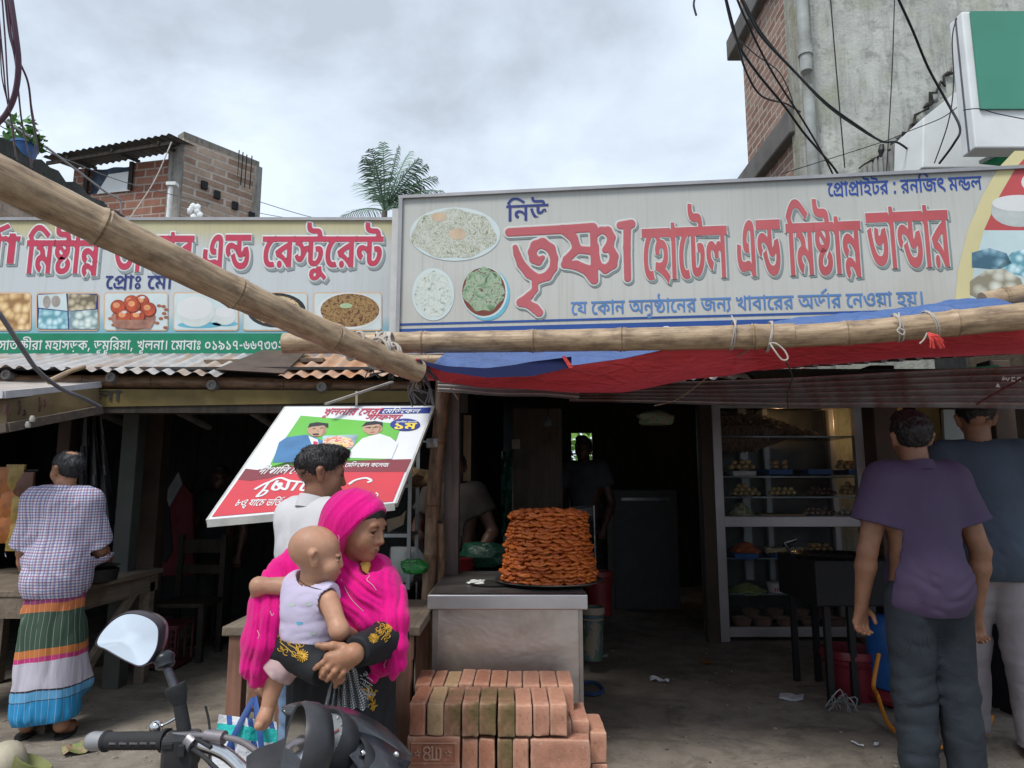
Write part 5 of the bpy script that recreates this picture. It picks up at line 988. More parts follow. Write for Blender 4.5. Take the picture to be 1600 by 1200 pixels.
RS.poly(b,[(1518,395),(1545,388),(1572,396),(1580,412),(1560,422),(1518,418)],.0052,4);RS.poly(b,[(1555,422),(1580,395),(1620,384),(1660,395),(1660,430),(1600,432)],.0052,5);RS.poly(b,[(1515,440),(1540,422),(1568,420),(1594,436),(1600,455),(1570,470),(1530,468),(1515,460)],.006,6);RS.ell(b,1660,450,50,26,.0052,6)
obj('end_picture',b,ms,g)
# ================================================================ left restaurant building
DARKWALL=m_plaster('unlit_room_wall',(.030,.031,.033),(.06,.06,.06),(.014,.014,.016))  # near-black albedo: the darkness of the unlit rooms is put into the colour
def m_tin(name,c1,c2,rust,amt):
 t=NT(name);o=t.co.outputs['Object']
 a=t.noise(t.mapv(o,(2,5,5)),1.6,6,.65);r=t.noise(t.mapv(o,(7,1.4,1.4)),1.5,7,.7)
 col=t.mix(t.ramp(r,[(.5-amt*.35,(0,0,0)),(.62,(1,1,1))]) if amt else 0.,t.ramp(a,[(.3,c1),(.7,c2)]),rust)
 return t.out(col,t.ramp(a,[(.3,(.38,)*3),(.7,(.7,)*3)]),t.bump(t.noise(o,30,4),.25,.006),.25,.4)
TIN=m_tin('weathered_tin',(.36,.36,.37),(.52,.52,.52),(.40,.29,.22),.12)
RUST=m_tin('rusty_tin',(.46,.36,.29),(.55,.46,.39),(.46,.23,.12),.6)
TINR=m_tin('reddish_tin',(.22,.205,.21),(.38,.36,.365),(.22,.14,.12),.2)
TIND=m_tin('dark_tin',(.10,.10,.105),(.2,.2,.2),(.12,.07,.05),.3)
def corr(bd,A,B_,C,D,n,amp,m=6,rib='u',ph=0.,jag=0.):
 """corrugated sheet A-B front edge, D-C back edge; ribs run front to back"""
 A,B_,C,D=map(Vector,(A,B_,C,D));nrm=(B_-A).cross(D-A).normalized();rr=random.Random(int(A.x*977+A.z*31))
 P=[]
 k=n*8
 jg=[rr.uniform(-jag,jag) for _ in range(k //8+2)]
 for i in range(m+1):
  v=i/m;row=[]
  for j in range(k+1):
   u=j/k;p=lerp(lerp(A,B_,u),lerp(D,C,u),v)+nrm*amp*math.sin(u*n*6.2832+ph)
   if i==0 and jag: p+=(A-D).normalized()*jg[j //8]
   row.append(p)
  P.append(row)
 bd.grid(P);return bd
rest=thing('restaurant_building',(-2.9,5.5,0),'left restaurant, an open dark room under a patched tin roof with a yellow board','building')
def eave(px,v,Y): return at(px,v,Y)
segs=[(-120,345,568,586,TIN,None),(335,442,584,590,M('brown_flat_sheet',(.085,.06,.05),.7,.3,8,.2),'flat dark brown sheet'),(432,700,589,584,RUST,'orange rusted sheet')]
for i,(x0,x1,v0,v1,mt,lb) in enumerate(segs):
 A,B_=at(x0,v0,4.62-.012*i),at(x1,v1,4.62-.012*i);k=5.55
 D,C=[V(q.x,k,q.z+(2.392-q.z)/(5.18-q.y)*(k-q.y)) for q in (A,B_)]
 b=B()
 if lb and 'flat' in lb: b.prism([A+V(0,0,.03),B_+V(0,0,.03),lerp(C,B_,.45)-V(.0,0,-.05),lerp(D,A,.45)+V(.12,0,.05)],V(0,.01,-.006))
 else: corr(b,A,B_,C,D,max(2,int((B_-A).length/.10)),.013,jag=.015)
 obj('roof_sheet',b,mt,rest,True,label=lb,sharp=70)
b=B();b.prism([at(318,562,4.95),at(505,559,4.95),at(505,565,4.95),at(320,569,4.95)],V(0,.3,0));obj('roof_plank',b,WOODX,rest)
b=B()
for (x0,x1,v,r) in ((-100,660,598,.05),): bamboo(b,at(x0,596,4.78),at(x1,603,4.78),r,r*.9,.4,seed=5)
obj('beam',b,BAMBOOD,rest,True)
for px,v in ((172,589),(330,601),(502,604),(8,585)):
 p=at(px,v,4.69);b=B();b.lathe([(.03,0),(.034,.02),(.034,1.6)],p,14,(R(-97),0,0),cap=False);b.lathe([(.018,.012),(.018,.5)],p,10,(R(-97),0,0));b.lathe([(.034,0),(.018,.004),(.018,.02)],p,14,(R(-97),0,0),cap=False)
 obj('rafter',b,M('grey_pole',(.20,.19,.18),.7,.3,8,.2),rest,True)
YB=M('grimy_yellow_board',(.15,.108,.034),.7,.4,3,.2,dirt=.75,dirtcol=(.05,.04,.025))
b=B();b.prism([at(-120,640,4.72),at(640,628,4.72),at(640,611,4.72),at(-120,606,4.72)],V(0,.03,0));fb=obj('fascia_board',b,YB,rest)
FBp=Plane((0,4.715,0),0.);b=B();letters(b,FBp.text('Mলা',150,190,609,626),FBp.fr,.003);obj('lettering',b,M('dark_sign_paint',(.03,.03,.03),.7),fb)
b=B();b.box((-2.9,4.78,1.99),(5.2,.1,.16));obj('lintel',b,DARKWOOD,rest)
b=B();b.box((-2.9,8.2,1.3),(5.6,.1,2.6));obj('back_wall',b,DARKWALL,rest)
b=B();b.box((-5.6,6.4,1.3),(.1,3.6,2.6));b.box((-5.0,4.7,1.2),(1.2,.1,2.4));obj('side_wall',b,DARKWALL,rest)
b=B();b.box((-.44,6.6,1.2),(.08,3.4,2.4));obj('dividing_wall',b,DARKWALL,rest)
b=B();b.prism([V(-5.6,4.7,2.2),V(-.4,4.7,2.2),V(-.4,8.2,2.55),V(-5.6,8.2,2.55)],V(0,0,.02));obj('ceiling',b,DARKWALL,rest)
for px,Y,w_ in ((200,5.3,.12),(95,5.5,.1),(238,6.0,.16),(480,5.2,.14)):
 p=at(px,800,Y);b=B();b.box((p.x,Y,1.1),(w_,w_,2.2));obj('post',b,M('faded_green_post',(.05,.055,.05),.8,.35,4,.2,dirt=.4) if px==200 else M('dim_wood_post',(.06,.042,.032),.8,.3,4,.2),rest,bev=.006)
g=thing('stall_canopy',at(40,640,4.2),'slanting tin stall canopy with a pale front edge over a grimy yellow board, far left','canopy')
a0,a1,a2,a3=at(-90,622,3.9),at(8,617,3.9),at(115,607,4.5),at(158,601,4.7)
b=B();b.prism([a0,a1,a2,a3,at(150,596,5.3),at(-120,588,5.0)],V(0,0,.012));obj('tin_top',b,M('pale_tin',(.40,.36,.33),.6,.25,4,.15,dirt=.35),g)
b=B()
for p,q in ((a0,a1),(a1,a2),(a2,a3)): b.bar(p+V(0,-.01,0),q+V(0,-.01,0),.02,.042)
obj('edge_trim',b,M('bright_tin_edge',(.46,.45,.48),.5,.2,6,.1),g)
b=B();b.prism([at(-90,626,3.93),at(10,622,3.93),at(150,606,4.62),at(155,643,4.62),at(10,672,3.93),at(-90,690,3.93)],V(.0,.03,0));b1=obj('board',b,M('dim_yellow_board',(.16,.11,.05),.75,.4,4,.2,dirt=.8,dirtcol=(.045,.035,.025)),g)
b=B();b.bar(at(-90,686,3.90),at(12,668,3.90),.03,.05);b.bar(at(12,668,3.90),at(158,640,4.6),.03,.05);obj('lower_rail',b,m_wood('rail_wood',(.07,.055,.045),(.13,.1,.08),0),g)
b=B()
for (px,v,hh) in ((6,628,20),(14,632,16),(30,626,22),(38,640,10),(62,620,24),(70,624,12)): q=at(px,v,3.90 if px<12 else 3.9+(px-10)/140*.66);b.tube([q,at(px+2,v+hh*.5,q.y),at(px-1,v+hh,q.y)],.007,5,flat=((0,-1,0),.002))
obj('lettering',b,M('faded_maroon_paint',(.07,.03,.03),.8),b1)
for px,v in ((50,659),(43,668)):
 b=B();p=at(px,v,4.0);b.lathe([(.012,0),(.016,.015),(.010,.035)],p,10);obj('lamp_holder',b,M('dusty_white',(.4,.38,.34),.6),g,True)
cable('sagging_hose',[(-25,465,2.9),(0,492,3.0),(35,545,3.2),(60,580,3.4),(95,607,3.7),(130,622,3.9),(155,635,4.1)],.014,'thick grey cable drooping past the left sign to the stall canopy',M('grey_cable',(.16,.16,.18),.5,.2,6,.05),cat='cable')
b=B();b.tube([at(75,597,3.7),at(110,580,3.8),at(132,573,3.9)],[.016,.013,.012],8);obj('stick',b,BAMBOO,None,True,label='short pale stick lashed to the drooping grey cable',cat='stick')
b=B();b.bar(at(510,631,4.0),at(612,597,4.4),.035,.012);b.bar(at(557,636,4.2),at(557,612,4.25),.012,.012);obj('wood_strip',b,m_wood('grey_lath',(.22,.2,.18),(.34,.31,.28),0),None,label='loose grey lath slanting above the tilted banner',cat='lath')
WT=m_wood('table_wood',(.11,.085,.062),(.22,.175,.135),1)
g=thing('wooden_table',(-3.2,4.9,0),'rough wooden table with diagonal brace beside the man in the checked shirt','table')
b=B();b.box((-3.25,4.9,.79),(1.18,1.25,.035));obj('tabletop',b,WT,g,bev=.004)
b=B();b.box((-2.70,4.9,.71),(.035,1.2,.12));b.box((-3.25,4.3,.71),(1.1,.035,.12));obj('apron',b,WT,g)
for x,y in ((-2.72,5.42),(-2.74,4.36),(-3.78,4.36),(-3.78,5.42)): b=B();b.box((x,y,.36),(.075,.075,.72));obj('leg',b,WT,g,bev=.004)
b=B();b.bar((-2.70,4.42,.08),(-2.70,5.2,.68),.04,.06);obj('brace',b,WT,g)
b=B();p=at(128,905,4.45);b.lathe([(.07,0),(.12,.02),(.13,.09),(.10,.10),(.135,.115),(.02,.13),(.02,.15)],V(p.x,4.6,.81),20);obj('cooking_pot',b,M('black_iron',(.015,.015,.017),.45,.2,8,.1),None,True,label='black lidded pot on the rough wooden table',cat='pot')
b=B();p=G(146,1064);b.box(p+V(0,.05,.05),(.2,.13,.1),(0,0,.3));obj('wood_block',b,m_wood('block_wood',(.06,.045,.035),(.12,.095,.075),0),None,bev=.006,label='rough wooden block on the ground in front of the table',cat='block')
g=thing('chair',(-2.66,6.2,0),'dark wooden chair standing in the unlit left room','chair')
p=at(298,905,6.2);cx=p.x
b=B();b.box((cx,6.2,.45),(.42,.42,.035));obj('seat',b,DARKWOOD,g,bev=.005)
b=B();b.box((cx,6.41,.9),(.42,.03,.12));b.box((cx,6.41,.7),(.42,.03,.08));obj('backrest',b,DARKWOOD,g,bev=.005)
for sx in (-1,1):
 b=B();b.box((cx+sx*.19,6.02,.22),(.045,.045,.44));obj('leg',b,DARKWOOD,g);b=B();b.box((cx+sx*.19,6.40,.5),(.045,.045,1.0));obj('leg',b,DARKWOOD,g)
g=thing('plastic_crate',at(258,990,5.9),'dark red plastic lattice crate on the floor of the left room','crate');b=B();p=at(256,975,5.9)
for k in range(7):
 for z in (0,1): b.box((p.x-.17+k*.057,5.75+z*.3,.17),(.014,.012,.3))
 b.box((p.x,5.745,.03+k*.047),(.36,.012,.012))
obj('lattice',b,M('maroon_plastic',(.10,.022,.03),.5),g);b=B();b.box((p.x,5.9,.03),(.36,.3,.02));b.box((p.x,5.9,.33),(.38,.32,.02));obj('rim',b,MATS['maroon_plastic'],g)
g=thing('hanging_uniform',at(258,900,6.6),'red waistcoat over a white collared shirt and dark tie hung up in the left room','clothes')
def cl(px,v): return at(px,v,6.6)
b=B();b.prism([cl(214,770),cl(240,745),cl(258,790),cl(276,745),cl(300,772),cl(302,900),cl(212,900)],V(0,.06,0));obj('waistcoat',b,M('dark_red_cloth',(.11,.018,.025),.8,.3),g,bev=.01)
b=B();b.prism([cl(236,738),cl(256,770),cl(250,792),cl(232,756)],V(0,-.02,0));b.prism([cl(280,738),cl(260,770),cl(266,792),cl(286,756)],V(0,-.02,0));obj('collar',b,M('dim_white_cloth',(.24,.25,.26),.8),g)
b=B();b.prism([cl(254,770),cl(263,770),cl(270,860),cl(258,880),cl(247,860)],V(0,-.015,0));obj('tie',b,BLACK,g)
b=B();P=[]
for i in range(14):
 v=lerp(650,850,i/13);P.append([at(lerp(118+10*(1-i/13),188-30*(1-i/13),j/16),v,5.4+.06*math.sin(j*1.1+i*.4)+.03*math.sin(j*2.7)) for j in range(17)])
b.grid(P);obj('hanging_sheet',b,M('dusty_grey_sheet',(.085,.085,.09),.45,.4,5,.2),None,True,label='dusty grey plastic sheet hanging beside the faded green post',cat='sheet')
rr=random.Random(3)
PK=[M('snack_packet_%s' % n_,c,.35,.35,14,.1) for n_,c in (('orange',(.32,.11,.03)),('yellow',(.30,.2,.05)),('brown',(.13,.05,.03)))]
for i,(px,v) in enumerate(((4,752),(22,748),(36,760),(10,790),(28,796),(42,800),(6,826),(24,838),(-12,770),(-12,815))):
 p=at(px,v,5.0);b=B();wv=.06;P=[[p+V((j/4-.5)*.13,-.02*math.sin(math.pi*j/4)*math.sin(math.pi*k_/5)+rr.uniform(-.004,.004),(.5-k_/5)*.2) for j in range(5)] for k_ in range(6)]
 b.grid(P);b.grid([[q+V(0,.02,0) for q in r_[::-1]] for r_ in P]);obj('snack_packet',b,PK[i % 3],None,True,label='small shiny snack packet hanging behind the man in the checked shirt',cat='packet',group='snack packets hung up at the far left')
b=B();[b.bar(at(-30,v,5.02),at(60,v,5.02),.012,.012) for v in (735,778,822)];obj('hanging_rail',b,DARKWOOD,None,label='thin dark rails carrying snack packets at the far left',cat='rail')
# ================================================================ right shop building
shop=thing('sweet_shop_building',(1.6,6,.17),'right sweet shop, a deep dark room under tin roof sheets','building')
b=B();b.box((1.9,9.3,2.0),(4.7,.1,1.2));b.box((.1,9.3,.8),(1.1,.1,1.6));b.box((2.75,9.3,.8),(3.0,.1,1.6))
wx0,wx1=at(893,700,9.25).x,at(926,700,9.25).x;wz0,wz1=at(900,727,9.25).z,at(900,676,9.25).z
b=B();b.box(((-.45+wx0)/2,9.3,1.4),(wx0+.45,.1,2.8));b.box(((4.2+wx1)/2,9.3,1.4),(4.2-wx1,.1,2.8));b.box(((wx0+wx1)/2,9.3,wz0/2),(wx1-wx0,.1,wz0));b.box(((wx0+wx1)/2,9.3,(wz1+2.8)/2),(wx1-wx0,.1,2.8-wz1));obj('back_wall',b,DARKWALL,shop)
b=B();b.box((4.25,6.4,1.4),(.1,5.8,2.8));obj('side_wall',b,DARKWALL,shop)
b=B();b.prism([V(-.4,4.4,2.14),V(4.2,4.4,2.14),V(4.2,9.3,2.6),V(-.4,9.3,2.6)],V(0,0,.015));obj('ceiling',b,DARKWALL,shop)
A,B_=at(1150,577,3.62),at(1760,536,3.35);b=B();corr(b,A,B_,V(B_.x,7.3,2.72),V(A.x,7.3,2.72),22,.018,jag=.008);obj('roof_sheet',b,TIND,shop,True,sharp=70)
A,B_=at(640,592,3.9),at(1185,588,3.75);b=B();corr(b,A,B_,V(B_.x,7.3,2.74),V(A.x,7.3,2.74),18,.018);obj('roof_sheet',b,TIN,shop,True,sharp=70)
def ribbed(pts_top,pts_bot,ribs,amp,ny=40):
 b=B();P=[]
 for i in range(ribs*8+1):
  t=i/(ribs*8);row=[]
  for j in range(ny+1):
   u=j/ny;a,c=pts_top(u),pts_bot(u);row.append(lerp(a,c,t)+V(0,-amp*math.sin(t*ribs*6.2832),.004*math.sin(u*9+1)))
  P.append(row)
 b.grid(P);return b
b=ribbed(lambda u: lerp(at(684,596,3.62),at(905,604,3.58),u),lambda u: lerp(at(684,613,3.58),at(905,624,3.54),u),3,.012);obj('lintel_sheet',b,M('pale_ribbed_tin',(.33,.31,.31),.5,.2,5,.1,metal=.3,dirt=.3),shop,True,sharp=80)
b=ribbed(lambda u: lerp(at(890,604,3.62),at(1760,566,3.28),u**1.1),lambda u: lerp(at(890,629,3.56),at(1760,643,3.22),u),6,.016,70);ls_=obj('lintel_sheet',b,TINR,shop,True,sharp=80,label='long reddish ribbed lintel sheet')
b=B();b.prism([at(1000,600,3.60),at(1160,605,3.57),at(1158,611,3.56),at(1005,606,3.59)],V(0,.01,0));obj('flashing',b,M('grey_flashing',(.25,.24,.24),.5,.2,metal=.4),shop)
b=B();
for px,v,Y in ((1565,594,3.29),(1556,605,3.285)): q=at(px,v,Y-.03);b.prism([q,q+V(.022,0,0),q+V(.011,0,.02)],V(0,.004,0))
def stroke(bd,pts,Y,r=.0035): bd.tube([at(px,v,Y) for px,v in pts],r,5,flat=((0,-1,0),.001))
for x0 in (1572,1581,1590):
 stroke(b,[(x0,590),(x0+2.5,595),(x0+5,590)] if x0==1572 else [(x0+5,590),(x0,590),(x0,595),(x0+5,595)],3.25)
obj('maker_mark',b,M('white_stencil',(.6,.6,.62),.6),ls_)
b=B();b.bar(at(1390,600,3.7),at(1620,500,3.9),.1,.1)
g0=M('green_board',(.02,.26,.16),.6)
b=B();b.prism([at(1484,577,3.9),at(1560,570,3.9),at(1562,574,3.9),at(1484,579,3.9)],V(0,.05,0));b.prism([at(1462,556,3.9),at(1496,554,3.9),at(1496,556,3.9),at(1462,558,3.9)],V(0,.05,0));obj('eave_board',b,g0,shop)
for px,Y,w_ in ((1386,4.6,.16),(1575,4.4,.13),(1106,6.0,.1),(1428,6.3,.12)):
 p=at(px,800,Y);b=B();b.box((p.x,Y,1.15),(w_,w_,2.1));obj('post',b,MATS['dim_wood_post'] if px!=1386 else M('red_brown_post',(.06,.035,.026),.8,.3,4,.2),shop,bev=.006)
g=thing('bamboo_post',at(676,930,4.2)*1.0,'brown bamboo post with a metal band and a lighter spliced foot beside the counter','post')
bx=at(677,760,4.2);b=B();bamboo(b,V(bx.x+.005,4.2,1.22),V(bx.x+.045,4.22,2.2),.045,.042,.36,seed=3);obj('upper_pole',b,BAMBOOD,g,True)
b=B();bamboo(b,V(bx.x-.02,4.19,0.),V(bx.x-.012,4.19,1.235),.038,.038,.3,seed=8);bamboo(b,V(bx.x+.035,4.23,0.),V(bx.x+.04,4.23,1.2),.026,.026,.3,seed=9);obj('lower_pole',b,m_bamboo('mid_bamboo',(.17,.10,.06),(.34,.22,.13),(.09,.055,.035)),g,True)
q=at(679,692,4.2);b=B();b.lathe([(.047,0),(.05,.004),(.05,.05),(.047,.054)],V(q.x,4.205,q.z-.03),18);obj('metal_band',b,M('dull_steel_band',(.3,.3,.3),.45,.2,metal=.8),g,True)
b=B();p=at(706,760,4.3);b.prism([V(p.x-.045,4.25,0),V(p.x+.05,4.25,0),V(p.x+.045,4.25,2.2),V(p.x-.04,4.25,2.2)],V(0,.1,0));obj('timber_post',b,m_wood('grey_timber',(.075,.06,.055),(.16,.125,.115),2),None,bev=.006,label='grey weathered timber post right behind the bamboo post',cat='post')
b=B();b.box(at(730,706,5.2),(.055,.03,.54));obj('pale_plank',b,m_wood('fresh_plank',(.32,.22,.14),(.44,.32,.21),2),None,label='narrow pale plank standing in the dim shop behind the vendor',cat='plank')
# ================================================================ steel counter
ST=NT('brushed_steel');o_=ST.co.outputs['Object'];a_=ST.noise(ST.mapv(o_,(1.2,1.2,1.6)),1.7,4,.6,.5);f_=ST.noise(ST.mapv(o_,(2,2,180)),1,2)
STEEL=ST.out(ST.mix(ST.ramp(ST.noise(o_,5,6,.65),[(.5,(0,0,0)),(.72,(.6,)*3)]),ST.ramp(a_,[(.3,(.48,.42,.38)),(.7,(.68,.63,.59))]),(.30,.24,.20)),ST.ramp(a_,[(.3,(.30,)*3),(.7,(.44,)*3)]),ST.bump(a_,.22,.04),.85,.5)
ct=thing('counter',(-.02,3.75,.1),'stainless steel food counter behind the stacked bricks','counter')
cx0,cx1=at(668,930,3.46).x,at(918,930,3.46).x;cz=.905
b=B();b.box(((cx0+cx1)/2,3.93,cz-.035),(cx1-cx0,.96,.07));obj('worktop',b,ST and M('steel_edge',(.55,.53,.54),.34,.12,4,.05,metal=.9),ct,bev=.006)
b=B();b.quad((cx0+.01,3.47,cz+.003),(cx1-.01,3.47,cz+.003),(cx1-.01,4.40,cz+.003),(cx0+.01,4.40,cz+.003));obj('top_sheet',b,M('worn_dark_top',(.13,.12,.12),.38,.35,6,.1,metal=.5,dirt=.5),ct)
b=B();b.box(((cx0+cx1)/2+.005,3.95,(cz-.07+.05)/2),(cx1-cx0-.05,.88,cz-.12));obj('body',b,STEEL,ct,bev=.008)
b=B();b.box((cx0+.035,3.507,.45),(.028,.012,.75));b.box((cx1-.03,3.507,.45),(.018,.012,.75));obj('edge_trim',b,M('trim_steel',(.42,.38,.35),.4,.2,4,.05,metal=.9),ct)
jc=V(at(857,900,3.86).x,3.83,cz+.008);tray=thing('serving_tray',jc,'wide round dark metal tray under the tower of orange sweets','tray')
b=B();b.lathe([(.02,0),(.24,0),(.265,.012),(.285,.016),(.285,.021),(.25,.012),(.02,.008)],jc,40);obj('dish',b,M('dark_tray_metal',(.16,.155,.15),.35,.2,6,.05,metal=.8),tray,True)
JM=NT('jalebi_syrup');v_=JM.co.outputs['Object'];oi=JM.n('ShaderNodeObjectInfo').outputs['Random']
JAL=JM.out(JM.mix(JM.math('MULTIPLY',oi,.8),JM.ramp(JM.noise(v_,30,4),[(.3,(.44,.095,.014)),(.7,(.64,.185,.032))]),(.34,.062,.012)),.32,JM.bump(JM.noise(v_,120,2),.2,.002),spec=.5)
JV=[]
for s in range(5):
 rr=random.Random(s);b=B();pts=[]
 for k in range(34):
  a=k/34*6.2832*1.9+s;r_=.040*(.55+.45*k/33)*(1+.08*math.sin(3*a+s));pts.append((r_*math.cos(a),r_*math.sin(a),.004*math.sin(2.3*a+s*2)))
 b.tube(pts,[.0080*(1+.15*math.sin(k*1.3+s)) for k in range(34)],7)
 me=bpy.data.meshes.new('jalebi');me.from_pydata(b.v,[],b.f);me.shade_smooth();me.materials.append(JAL);JV.append(me)
rows=19;rr=random.Random(21);rest_=B();nj=0
for i in range(rows):
 t=i/(rows-1);z=jc.z+.03+t*.335;R_=lerp(.218,.170,t)+rr.uniform(-.009,.009);n=int(2*math.pi*R_/.057);a0=rr.uniform(0,1)
 for k in range(n):
  a=a0+6.2832*k/n+rr.uniform(-.06,.06);d=V(math.sin(a),-math.cos(a),0)
  loc=jc*1.0+d*(R_-.002+rr.uniform(-.006,.006));loc.z=z+rr.uniform(-.0018,.0018)
  rot=Matrix.Rotation(rr.uniform(.20,.34),3,V(-d.y,d.x,0)) @ Matrix.Rotation(rr.uniform(0,6),3,'Z')
  me=JV[rr.randrange(5)]
  if d.y<.38:
   o=bpy.data.objects.new('jalebi',me);COL.objects.link(o);o.location=loc;o.rotation_euler=rot.to_euler();props(o,'coiled orange fried sweet stacked in the tower on the steel counter','sweet','orange sweets of the tower');nj+=1
  else: rest_.add([loc+rot @ Vector(v.co) for v in me.vertices],[tuple(p.vertices) for p in me.polygons])
rest_.lathe([(.19,0),(.185,.12),(.16,.25),(.145,.325),(.02,.335)],jc+V(0,0,.02),26)
for k in range(12): a=rr.uniform(0,6.3);q=rr.uniform(0,.12);me=JV[k % 5];rest_.add([jc+V(q*math.cos(a),q*math.sin(a),.37)+Vector(v.co) for v in me.vertices],[tuple(p.vertices) for p in me.polygons])
obj('jalebi_core',rest_,JAL,None,True,label='inner and rear mass of the orange sweet tower',cat='sweets',kind='stuff')
b=B();p=at(770,909,3.75);b.lathe([(.01,0),(.115,0),(.12,.008),(.01,.006)],V(p.x,3.78,cz+.006),28);obj('griddle',b,M('griddle_black',(.03,.028,.027),.5),None,True,label='flat black griddle plate lying left of the sweet tower',cat='plate')
b=B();rr=random.Random(5)
for k in range(16): q=at(744+rr.uniform(-9,12),907+rr.uniform(-3,4),3.8);b.ico(V(q.x,3.8+rr.uniform(-.05,.08),cz+.012),(rr.uniform(.008,.028),.02,.007),1)
obj('crumpled_paper',b,M('scrap_white',(.55,.56,.55),.8),None,label='crumpled white scrap on the worktop by the griddle',cat='paper')
def blob(name,c,r,mt,label,cat,seed=0,amp=.25,group=None,sub=3):
 b=B();b.ico((0,0,0),1,sub);rs=np.array(b.v);k=1+amp*vnoise(rs,1.8,seed)+amp*.5*vnoise(rs,4.5,seed+1)
 b.v=[(c[0]+p[0]*r[0]*q,c[1]+p[1]*r[1]*q,c[2]+max(p[2]*q,-.75)*r[2]) for p,q in zip(rs,k)]
 return obj(name,b,mt,None,True,label=label,cat=cat,group=group)
def m_poly(name,c): 
 t=NT(name);return t.out(t.ramp(t.noise(t.co.outputs['Object'],9,5),[(.3,tuple(x*.5 for x in c)),(.7,c)]),.25,t.bump(t.noise(t.co.outputs['Object'],14,4,.6,1),.9,.02),spec=.6)
blob('polythene_bag',at(756,868,4.75),(.17,.12,.09),m_poly('dark_green_poly',(.02,.10,.06)),'dark green polythene bag heaped behind the counter by the timber post','bag',2)
b=B();b.box((at(740,890,4.7).x,4.75,.84),(.75,.35,.03));b.box((at(740,890,4.7).x,4.6,.5),(.7,.03,.66));obj('rear_shelf',b,M('dim_red_shelf',(.05,.025,.022),.7),None,label='low dim shelf behind the counter carrying bags and basin',cat='shelf')
b=B();p=at(716,872,4.7);b.lathe([(.09,0),(.13,.10),(.14,.1),(.135,.11),(.085,.012)],V(p.x,4.72,.86),20);obj('basin',b,M('red_plastic',(.20,.02,.025),.4),None,True,label='small red basin of snacks in front of the vendor',cat='basin')
def bucket(name,px,vt,vb,Y,wpx,mt,label,rim=None,taper=.8,lid=False):
 a,c=at(px,vt,Y),at(px,vb,Y);h=a.z-c.z;r=wpx/2/F*Y
 g=thing(name,c,label,'bucket');b=B();b.lathe([(.01,0),(r*taper,0),(r*.98,h*.9),(r*1.02,h),(r*.96,h),(r*taper*.95,.02)],c,26,cap=True);obj('body',b,mt,g,True)
 b=B();b.lathe([(r*.99,h*.86),(r*1.07,h*.88),(r*1.07,h*.93),(r*1.03,h)],c,26,cap=False);b.lathe([(r*.97,h*.76),(r*1.02,h*.775),(r*.98,h*.79)],c,26,cap=False);obj('rim',b,rim or mt,g,True)
 return g
PAINTB=NT('printed_bucket');v_=PAINTB.co.outputs['Object']
PB=PAINTB.out(PAINTB.mix(PAINTB.ramp(PAINTB.noise(v_,7,3,.5,1.),[(.48,(0,0,0)),(.52,(1,1,1))]),PAINTB.ramp(PAINTB.noise(v_,11,3,.5),[(.5,(.17,.145,.11)),(.54,(.05,.09,.05))]),(.04,.085,.10)),.55)
bucket('paint_bucket',927,948,1030,5.0,34,PB,'old cream paint bucket with worn blue and green print, beside the counter',M('cream_plastic',(.26,.22,.16),.5),.86)
bucket('plastic_bin',936,892,960,5.5,42,M('deep_red_plastic',(.13,.012,.016),.45),'deep red plastic bin standing behind the sweet tower',None,.9)
# ================================================================ bricks in front of the counter
BC=[(.37,.15,.09),(.42,.195,.12),(.39,.172,.108),(.44,.222,.148),(.41,.202,.138)]
def m_loosebrick(i,c,moss=0.,yellow=False):
 t=NT('loose_brick_%d%s' % (i,'m' if moss else ''));o=t.co.outputs['Object'];a=t.noise(o,14,6,.65)
 col=t.ramp(a,[(.3,tuple(x*.74 for x in c)),(.7,tuple(min(.8,x*1.18) for x in c))])
 col=t.mix(t.ramp(t.noise(o,40,3),[(.6,(0,0,0)),(.72,(.6,)*3)]),col,(.50,.33,.25))
 col=t.mix(t.ramp(t.noise(o,110,3,.7),[(.56,(0,0,0)),(.66,(.5,)*3)]),col,(.13,.06,.04));pt=t.n('ShaderNodeNewGeometry').outputs['Pointiness'];col=t.mix(t.ramp(pt,[(.515,(0,0,0)),(.57,(.55,)*3)]),col,(.52,.34,.25));col=t.mix(t.ramp(pt,[(.44,(.6,)*3),(.49,(0,0,0))]),col,(.10,.05,.035))
 if moss: col=t.mix(t.ramp(t.noise(o,9,5,.6),[(.5-moss*.2,(0,0,0)),(.62,(.85,)*3)]),col,(.07,.075,.022))
 return t.out(col,.92,t.bump(t.noise(o,55,5,.7),.55,.004),spec=.2)
BM=[m_loosebrick(i,c) for i,c in enumerate(BC)];YEL=m_loosebrick(7,(.42,.28,.155));MOS=m_loosebrick(8,(.34,.18,.115),1.1);MOS2=m_loosebrick(9,(.36,.175,.12),.6)
rr=random.Random(12)
